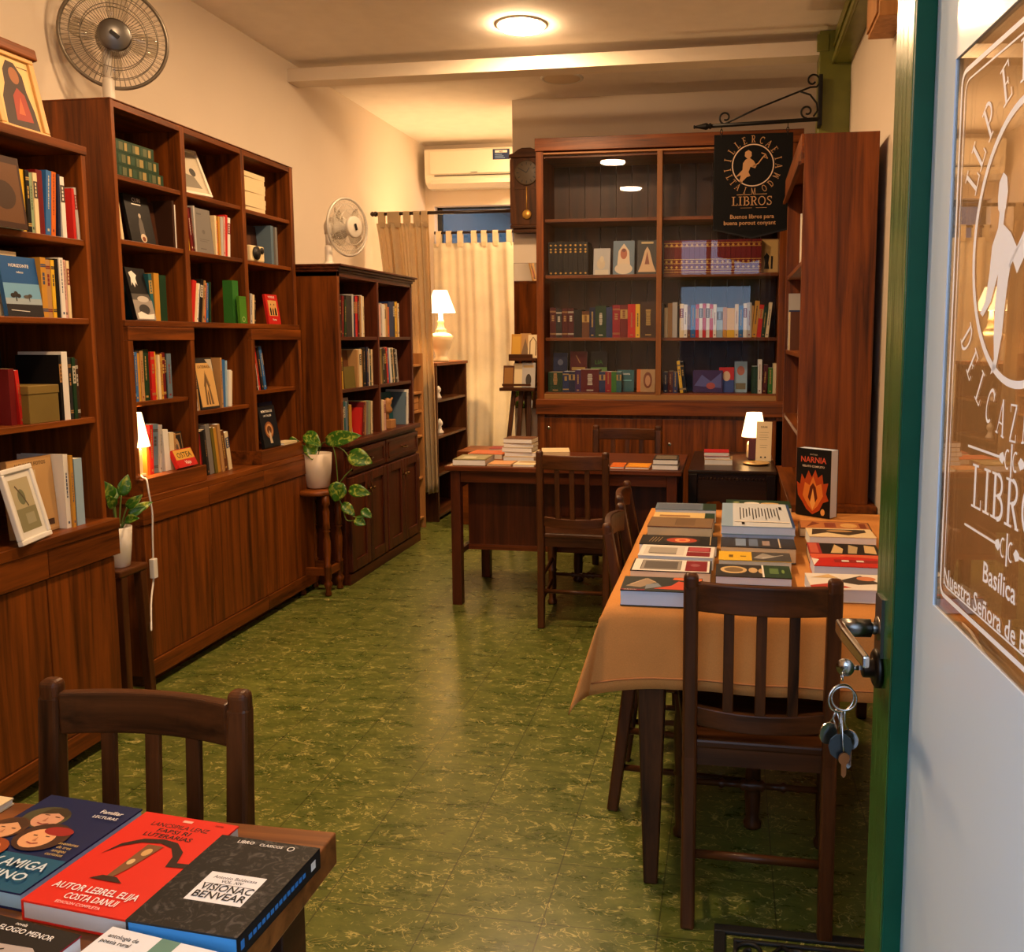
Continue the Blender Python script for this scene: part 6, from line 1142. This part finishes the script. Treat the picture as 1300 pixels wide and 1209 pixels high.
# --- big covers on the foreground table
g = 'books on the foreground table'; zf = .7575
def fcover(lab, x, y, rz, w, h, t, c, art, pages=None): o = slab(w, h, t, c, art, pages); flat(o, x, y, zf, R(rz)); return tag(o, lab, 'book', g)
RB = mat((222, 44, 24), .38)
fcover('bright red paperback with dark arch emblem on foreground table', -.709, .826, -5.5, .142, .196, .024, (214, 40, 24), [
   ('t', 'LANCSIPILA LENZ', .5, .865, .0115, K_, 'c', .085), ('t', 'FAPSI RI', .5, .805, .0115, K_, 'c', .048), ('t', 'LUTERARIAS', .5, .748, .0115, K_, 'c', .07),
   ('r', .46, .94, .56, .965, (240, 180, 160)), ('t', 'serie', .84, .95, .006, (120, 20, 16)), ('p', [(.12, .50), (.2, .60), (.34, .67), (.52, .69), (.66, .66), (.76, .58), (.80, .48), (1.0, .50), (.99, .54), (.86, .53), (.80, .64), (.66, .72), (.5, .735), (.32, .71), (.18, .63)], (40, 20, 14)),
   ('p', [(.42, .66), (.58, .66), (.52, .40), (.47, .30), (.42, .30), (.42, .42)], (120, 78, 44)), ('p', [(.3, .27), (.62, .27), (.52, .315), (.38, .315)], (52, 26, 16)), ('e', .5, .58, .04, .04, (206, 160, 96)), ('e', .47, .47, .03, .03, (214, 176, 120)),
   ('t', 'AUTOR LEBREL ELIJA', .5, .145, .0155, W_, 'c', .115), ('t', 'COSTA DANUI', .55, .07, .0145, W_, 'c', .07), ('t', 'EDICION COMPLETA', .5, .025, .006, (250, 190, 180), 'c', .06)], mat((196, 190, 184), .8))
sp_ = slab(.136, .172, .026, 'charcoal', [], mat((70, 150, 214), .6)); 
def marble():
    m, nt, b = nm('black_marbled_cover'); tc = nt.nodes.new('ShaderNodeTexCoord'); n = nt.nodes.new('ShaderNodeTexNoise'); n.inputs['Scale'].default_value = 55; n.inputs['Detail'].default_value = 4; n.inputs['Distortion'].default_value = 2.5
    r = nt.nodes.new('ShaderNodeValToRGB'); e = r.color_ramp.elements; e[0].position = .5; e[0].color = (.008, .0075, .007, 1); e[1].position = .72; e[1].color = (.075, .065, .058, 1)
    nt.links.new(tc.outputs['Object'], n.inputs['Vector']); nt.links.new(n.outputs['Fac'], r.inputs[0]); nt.links.new(r.outputs[0], b.inputs['Base Color']); b.inputs['Roughness'].default_value = .5; b.inputs['Specular IOR Level'].default_value = .2
    return m
MARB = marble(); F = Matrix.Translation((-.068, 0, .026))
m = MB(); draw_art(m, [('r', 0, 0, 1, 1, MARB), ('r', .27, .27, .80, .58, (232, 228, 224)), ('t', 'Antonio Baldecasa', .54, .515, .0075, (90, 86, 84)), ('t', 'VOL. XIV', .54, .475, .007, K_), ('l', [(.3, .455), (.78, .455)], .0006, K_), ('t', 'VISIONAC', .55, .385, .0165, K_, 'c', .066), ('t', 'BENVEAR', .55, .305, .0165, K_, 'c', .066), ('t', 'LIBRO', .30, .925, .0085, W_), ('t', 'CLASICOS', .56, .92, .007, W_), ('l', [(.76 + .03 * math.cos(k), .93 + .024 * math.sin(k)) for k in [i * PI / 6 for i in range(13)]], .0012, W_)], F, .136, .172)
m.build('cover_print', sp_)
m = MB(); SPB = mat((46, 120, 190), .4)
A_ = Matrix(((0, 0, 1, .0682), (1, 0, 0, 0), (0, 1, 0, .003), (0, 0, 0, 1)))
m.box(.0668, .068, .0, .172, .0, .026, mat((18, 20, 26), .4))
for k in range(14): m.box(.068, .0683, .020 + .0085 * k, .020 + .0085 * k + .006, .010, .0155, SPB)
m.box(.068, .0683, .150, .160, .008, .018, WHITE); m.box(.068, .0683, .006, .012, .008, .018, SPB)
m.build('printed_spine', sp_)
flat(sp_, -.570, .813, zf, R(-3.5)); tag(sp_, 'black marbled book with white title label on foreground table', 'book', g)
fcover('navy childrens paperback with three round faces on foreground table', -.866, .852, -5.5, .150, .192, .022, (18, 30, 72), [
   ('r', 0, 0, 1, .34, (26, 84, 112)), ('e', .28, .74, .22, .13, (74, 70, 44)), ('e', .32, .72, .14, .10, (206, 150, 116)), ('p', [(.18, .76), (.22, .84), (.34, .87), (.46, .82), (.46, .76), (.34, .80)], (60, 48, 28)), ('l', [(.24, .765), (.29, .765)], .0016, (70, 40, 28)), ('l', [(.36, .755), (.41, .755)], .0016, (70, 40, 28)), ('p', [(.31, .74), (.335, .69), (.30, .69)], (176, 116, 84)), ('l', [(.28, .665), (.34, .655), (.39, .672)], .0018, (140, 60, 50)),
   ('e', .10, .56, .18, .13, (84, 52, 30)), ('e', .11, .54, .13, .10, (214, 158, 112)), ('p', [(-.0, .58), (.02, .66), (.12, .69), (.24, .63), (.24, .57), (.12, .63)], (70, 44, 26)), ('l', [(.04, .56), (.08, .56)], .0016, (70, 40, 28)), ('l', [(.15, .56), (.19, .56)], .0016, (70, 40, 28)), ('p', [(.11, .54), (.13, .50), (.10, .50)], (180, 118, 80)), ('e', .52, .52, .24, .16, (66, 40, 26)), ('e', .50, .50, .15, .11, (222, 162, 112)), ('e', .60, .60, .14, .05, (150, 36, 30)), ('l', [(.43, .525), (.47, .525)], .0016, (60, 34, 24)), ('l', [(.55, .53), (.59, .53)], .0016, (60, 34, 24)), ('p', [(.50, .51), (.525, .465), (.49, .465)], (186, 122, 82)), ('l', [(.46, .445), (.52, .435), (.57, .45)], .0018, (150, 60, 50)),
   ('e', .2, .32, .2, .12, (150, 70, 30)), ('e', .2, .31, .13, .09, (214, 150, 96)), ('t', 'Familiar', .82, .86, .011, W_), ('t', 'LECTURAS', .82, .80, .008, W_), ('t', 'aventuras', .85, .47, .0075, (190, 160, 90)), ('t', 'de tres', .85, .43, .0075, (190, 160, 90)), ('t', 'amigos', .85, .39, .0075, (190, 160, 90)), ('t', 'curiosos', .85, .35, .0075, (190, 160, 90)), ('t', 'ALFIL Y AMIGA', .5, .19, .022, (206, 220, 226), 'c', .135), ('t', 'CAMINO', .6, .08, .02, (206, 220, 226), 'c', .09)], mat((150, 190, 206), .7))
fcover('cream notebook at left edge of foreground table behind navy paperback', -1.075, .930, -4, .16, .13, .010, 'cream', [('r', .1, .2, .9, .22, (150, 140, 110))], PAPER)
fcover('dark topped paperback with grey portrait at bottom left of foreground table', -.775, .575, -8, .155, .225, .026, 'crimson', [('r', 0, 0, 1, 1, (24, 22, 22)), ('p', [(0, 0), (1, 0), (1, .78), (.8, .86), (.5, .84), (.2, .88), (0, .84)], (176, 162, 150)), ('p', [(.3, .3), (.7, .3), (.62, .6), (.4, .62)], (140, 124, 112)), ('l', [(.42, .74), (.62, .82)], .002, K_), ('t', 'ELOGIO MENOR', .62, .92, .010, W_), ('t', 'novela', .52, .965, .006, W_)], PAPERW)
fcover('white booklet with green band at bottom of foreground table', -.605, .592, -8, .150, .212, .020, 'white', [('r', 0, .0, 1, .72, (120, 104, 96)), ('r', 0, .52, 1, 1, (228, 226, 222)), ('r', .44, 0, .60, 1, (96, 134, 116)), ('t', 'antologia de', .18, .93, .008, K_), ('t', 'poesia rural', .16, .89, .008, K_), ('t', 'ESBOZO TALLER DE BRUMAS', .80, .83, .010, K_, 'c', .055), ('t', 'TODOS JUNTOS FONTES', .80, .78, .010, K_, 'c', .055)], mat((96, 176, 206), .7))

# ------------------------------------------------------------------ open street door with its lettered pane
T_ = -.072; th = math.atan(-T_)
# door frame of reference: u runs along the leaf from the lock edge towards the hinges, n to the room side it faces (-x), z up
du = Vector((-T_, -1, 0)).normalized(); dn = Vector((0, 0, 1)).cross(du).normalized()
if dn.x > 0: dn = -dn
D0 = Vector((.207, 1.28, 0))
DM = Matrix(((du.x, dn.x, 0, D0.x), (du.y, dn.y, 0, D0.y), (0, 0, 1, 0), (0, 0, 0, 1)))      # (u, n, z) -> world
def DP(u, n, z): return DM @ Vector((u, n, z))
dr = struct(thing('door_1', (.29, .33, 0), None, None)); DO = dr.location
def DB(name, m_, b, bevel=.0015, par=dr): return MB(DM).box(*b, m_).build(name, par, DO, bevel)
DL = .985; OFF = -.025
DB('lock_stile', GREENE, (0, .088, -.048, 0, .02, 2.05)); DB('hinge_stile', GREENE, (DL - .09, DL, -.048, 0, .02, 2.05)); DB('top_rail', GREENE, (.088, DL - .09, -.048, 0, 1.93, 2.05)); DB('bottom_rail', GREENE, (.088, DL - .09, -.048, 0, .02, .20))
bd = DB('glazing_bead', GREENP, (.0885, .096, OFF, -.0005, .20, 1.93)); DB('glazing_bead', GREENP, (DL - .098, DL - .0905, OFF, -.0005, .20, 1.93))
FROST = nm('frosted_panel_daylit')[0]; b = FROST.node_tree.nodes['Principled BSDF']; b.inputs['Base Color'].default_value = (.62, .76, .92, 1); b.inputs['Roughness'].default_value = .42; b.inputs['Coat Weight'].default_value = .6; b.inputs['Coat Roughness'].default_value = .12  # white panel, with blue daylight mixed into its base colour
u0, u1, za, zb = .174, .622, 1.090, 1.722
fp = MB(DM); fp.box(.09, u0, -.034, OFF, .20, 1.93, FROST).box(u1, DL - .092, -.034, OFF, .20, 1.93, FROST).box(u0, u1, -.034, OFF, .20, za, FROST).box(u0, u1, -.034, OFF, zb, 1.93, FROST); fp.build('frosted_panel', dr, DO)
gp = MB(DM).box(u0, u1, -.032, -.027, za, zb, DGLASS).build('clear_pane', dr, DO)
DA = Matrix(((du.x, 0, dn.x, 0), (du.y, 0, dn.y, 0), (0, 1, 0, 0), (0, 0, 0, 1))); DA.translation = DP(0, -.0262, 0)
VIN = mat((244, 248, 255), .5, name='white_vinyl'); lt = MB(); em = MB()
cu_, cz_ = .392, 1.497
for ins, w in ((.022, .0055), (.034, .0022)):
    pts = []; x0, x1, y0, y1, r_ = u0 + ins, u1 - ins, za + ins, zb - ins, .014
    for cx_, cy_, a in ((x1 - r_, y1 - r_, 0), (x0 + r_, y1 - r_, 90), (x0 + r_, y0 + r_, 180), (x1 - r_, y0 + r_, 270)): pts += [(cx_ + r_ * math.cos(R(a + k * 15)), cy_ + r_ * math.sin(R(a + k * 15))) for k in range(7)]
    stroke(lt, pts + pts[:1], w, DA, VIN)
ring(em, cu_, cz_, .131, .0075, DA, VIN, 72)
hunter = [(-.060, .052), (-.050, .062), (-.044, .05), (-.048, .034), (-.050, .022), (-.03, .012), (-.012, -.004), (.004, .006), (.028, .028), (.034, .024), (.008, -.012), (-.010, -.028), (-.024, -.012), (-.030, -.03), (-.036, -.055), (-.040, -.085), (-.052, -.118), (-.066, -.124), (-.058, -.108), (-.062, -.085), (-.062, -.055), (-.058, -.025), (-.075, -.052), (-.096, -.066), (-.104, -.062), (-.09, -.05), (-.082, -.022), (-.078, .004), (-.064, .02), (-.062, .034), (-.068, .046)]
fan_poly(em, hunter, DA, VIN, cu_, cz_, 1.0); fan_poly(em, [(-.068, .05), (-.066, .064), (-.056, .072), (-.046, .066), (-.042, .052), (-.046, .036), (-.058, .032), (-.066, .038)], DA @ Matrix.Translation((0, 0, .0001)), VIN, cu_, cz_)
stroke(em, [(cu_ - .03, cz_ - .02), (cu_ + .10, cz_ + .09)], .004, DA, VIN); stroke(em, [(cu_ + .10, cz_ + .09), (cu_ + .085, cz_ + .10), (cu_ + .11, cz_ + .072)], .006, DA, VIN)
em.build('emblem', dr, DO)
lt.build('border_line', dr, DO); lt = MB()
serif_arc(lt, [('L', 151), ('L', 141), ('P', 128), ('E', 111), ('L', 95)], DA, cu_, cz_, .168, .040, VIN, .9)
serif_arc(lt, [('D', 212), ('E', 224), ('L', 236.5), ('C', 248), ('A', 259.5), ('Z', 270), ('A', 280), ('D', 292), ('O', 304), ('R', 316)], DA, cu_, cz_, .167, .036, VIN, .72, inside=True)
lt.build('ring_text', dr, DO); lt = MB()
serif_line(lt, 'LIBROS', DA, cu_, 1.232, .046, VIN, .98, .10)
for z in (1.2945, 1.209):
    stroke(lt, [(cu_ - .122, z), (cu_ - .03, z)], .0026, DA, VIN); stroke(lt, [(cu_ + .03, z), (cu_ + .122, z)], .0026, DA, VIN); stroke(lt, [(cu_, z - .016), (cu_, z + .016)], .0035, DA, VIN)
    for s in (-1, 1):
        lt.poly([DA @ Vector((cu_ + s * .03, z - .003, 0)), DA @ Vector((cu_ + s * .022, z - .006, 0)), DA @ Vector((cu_ + s * .016, z, 0)), DA @ Vector((cu_ + s * .022, z + .006, 0)), DA @ Vector((cu_ + s * .03, z + .003, 0))], VIN)
        stroke(lt, [(cu_ + s * (.010 + .006 * math.cos(a)), z + .009 * math.sin(a)) for a in [R(60 + k * 24) if s > 0 else R(120 - k * 24) for k in range(11)]], .0022, DA, VIN)
lt.build('shop_name', dr, DO); lt = MB()
put_text(lt, 'Basílica', DA, cu_ - .016, 1.163, .030, VIN, width=.086); put_text(lt, 'Nuestra Señora de Bo', DA, .208, 1.126, .028, VIN, 'l', width=.255)
lt.build('address_text', dr, DO)
# lever handle and lock on the lock stile
hz = 1.012
lv = MB(DM); PX = lambda: None
lv.lathe([(.001, .006), (.016, .006), (.018, 0)][::-1], STEEL, (.03, 0, hz), 24, axis=(0, 1, 0)).box(.012, .048, 0, .004, hz - .045, hz + .045, STEEL)
lv.tube([(.03, .003, hz), (.03, .014, hz)], .0085, STEEL, 18).tube([(.03, .014, hz), (.03, .052, hz)], .0125, STEEL, 20)
lv.build('lever_neck', dr, DO)
MB(DM).sweep([(.022, .055, hz), (.06, .055, hz), (.155, .046, hz - .004)], (0, 0, 1), [.02, .019, .016], [.010, .010, .009], CHROME).build('lever_handle', dr, DO, .003)
kz = .955
ks = MB(DM); ks.lathe([(.027, 0), (.027, .006), (.022, .009), (.013, .009), (.013, .022), (.010, .024), (.001, .024)], mat((52, 50, 50), .35, 1.), (.03, 0, kz), 28, axis=(0, 1, 0)); ks.build('lock_cylinder', dr, DO)
hg = MB(DM)
for z in (.3, 1.1, 1.8): hg.tube([(DL + .006, -.03, z), (DL + .006, -.03, z + .10)], .009, STEEL, 12)
hg.build('hinge', dr, DO)
# keys
kb = thing('key_bunch', tuple(DP(.03, .05, kz)), 'bunch of keys on steel ring hanging from the door lock', 'keys'); KO = kb.location
SIL = mat((190, 190, 192), .22, 1.); GUN = mat((70, 80, 88), .35, .9); CUP = mat((168, 110, 70), .35, .9)
k_ = MB(DM).box(.0285, .0315, .024, .036, kz - .003, kz + .003, SIL)
k_.lathe([(.0125, -.0015), (.0125, .0015)], SIL, (.03, .046, kz), 20, axis=(.8, .3, 0)); k_.tube([(.03, .028, kz), (.03, .04, kz)], .004, SIL); k_.build('key', kb, KO)
def circ(c, r, ax, ay, n=28): return [Vector(c) + Vector(ax) * (r * math.cos(2 * PI * i / n)) + Vector(ay) * (r * math.sin(2 * PI * i / n)) for i in range(n)]
rc = Vector((.03, .05, kz - .045))
MB(DM).tube(circ(rc, .020, (.35, .93, 0), (0, 0, 1)), .0016, SIL, 8, closed=True).tube(circ((.03, .05, kz - .013), .006, (1, 0, 0), (0, 0, 1), 12), .0012, SIL, 6, closed=True).build('key_ring', kb, KO)
MB(DM).tube(circ(rc + Vector((.003, -.003, .001)), .017, (-.1, .99, 0), (0, 0, 1)), .0014, SIL, 8, closed=True).build('key_ring', kb, KO)
def hang(name, mm, cu0, cn, cz0, r, tilt, blade=0., hexa=20):
    m = MB(DM); ax = Vector((math.sin(tilt), math.cos(tilt), 0)); az = Vector((0, 0, 1)); nn = ax.cross(az); c = Vector((cu0, cn, cz0)); vs = []
    for s in (-1, 1):
        for k in range(hexa): a = 2 * PI * k / hexa; vs.append(c + ax * (r * math.cos(a)) + az * (r * 1.12 * math.sin(a)) + nn * (.0012 * s))
    m.add(vs, [tuple(range(hexa - 1, -1, -1)), tuple(range(hexa, 2 * hexa))] + [(i, (i + 1) % hexa, hexa + (i + 1) % hexa, hexa + i) for i in range(hexa)], mm)
    if blade:
        P = [c + ax * x + az * z for x, z in ((-.0035, -r), (.0035, -r), (.0035, -r - blade), (0, -r - blade - .004), (-.0035, -r - blade))]
        m.add([p - nn * .001 for p in P] + [p + nn * .001 for p in P], [(4, 3, 2, 1, 0), (5, 6, 7, 8, 9)] + [(i, (i + 1) % 5, 5 + (i + 1) % 5, 5 + i) for i in range(5)], mm)
    m.tube([c + az * (r * .9), Vector((c.x, (c.y + rc.y) / 2, c.z + r + .012)), rc + Vector((0, (c.y - rc.y) * .4, -.0185))], .0012, SIL, 6)
    return m.build(name, kb, KO)
hang('key', SIL, .026, .066, kz - .098, .014, .4); hang('key_tag', GUN, .034, .050, kz - .113, .017, .1, 0, 10); hang('key', SIL, .022, .036, kz - .108, .013, -.4, .026); hang('key', CUP, .040, .046, kz - .128, .008, .2, .016)
MB(DM).tube([(.028, .056, kz - .062), (.026, .060, kz - .075), (.026, .054, kz - .092), (.03, .05, kz - .082), (.028, .056, kz - .062)], .0014, SIL, 6).build('clip', kb, KO)

# ------------------------------------------------------------------ rubber door mat with scrolls
rm = thing('door_mat', (.33, 1.66, 0), 'black rubber door mat with open scroll pattern by the street door', 'door mat'); RUB = mat((18, 18, 18), .6)
mx0, mx1, my0, my1 = -.018, .67, 1.30, 2.045; mx1 = .60
m = MB(); m.box(mx0, mx1, my1 - .028, my1, 0, .010, RUB).box(mx0, mx1, my0, my0 + .028, 0, .010, RUB).box(mx0, mx0 + .028, my0 + .028, my1 - .028, 0, .010, RUB).box(mx1 - .028, mx1, my0 + .028, my1 - .028, 0, .010, RUB)
m.box(mx0 + .045, mx1 - .045, my1 - .055, my1 - .045, 0, .009, RUB); m.box(mx0 + .045, mx0 + .055, my0 + .045, my1 - .055, 0, .009, RUB); m.box(mx1 - .055, mx1 - .045, my0 + .045, my1 - .055, 0, .009, RUB); m.box(mx0 + .045, mx1 - .045, my0 + .045, my0 + .055, 0, .009, RUB)
m.build('border', rm, rm.location, .003)
m = MB()
def curl(cx_, cy_, r, a0, turn, n=22): return [(cx_ + r * (1 - .82 * i / n) * math.cos(R(a0 + turn * i / n)), cy_ + r * (1 - .82 * i / n) * math.sin(R(a0 + turn * i / n)), .006) for i in range(n + 1)]
nx_, ny_ = 5, 6
for i in range(nx_):
    for j in range(ny_):
        cx_ = mx0 + .055 + (mx1 - mx0 - .11) * (i + .5) / nx_; cy_ = my0 + .055 + (my1 - my0 - .11) * (j + .5) / ny_; s = 1 if (i + j) % 2 else -1
        m.tube(curl(cx_ - .022, cy_ + .02, .036, 200, -480 * s), .005, RUB, 6); m.tube(curl(cx_ + .026, cy_ - .024, .034, 20, -480 * s), .005, RUB, 6); m.tube([(cx_ - .05, cy_ - .05 * s, .005), (cx_, cy_ - .012 * s, .005), (cx_ + .05, cy_ + .05 * s, .005)], .005, RUB, 6)
m.build('scrollwork', rm, rm.location)
# wooden box fixed high on the right wall, behind the open door
wb = thing('wall_box', (.56, 3.8, 2.6), 'wooden box fixed high on the cream right wall', 'box')
MB().box(.52, XR, 3.62, 3.90, 2.60, 2.78, PINE).build('case', wb, wb.location, .003); MB().box(.512, .52, 3.635, 3.885, 2.615, 2.765, PINE).build('front_panel', wb, wb.location, .002)
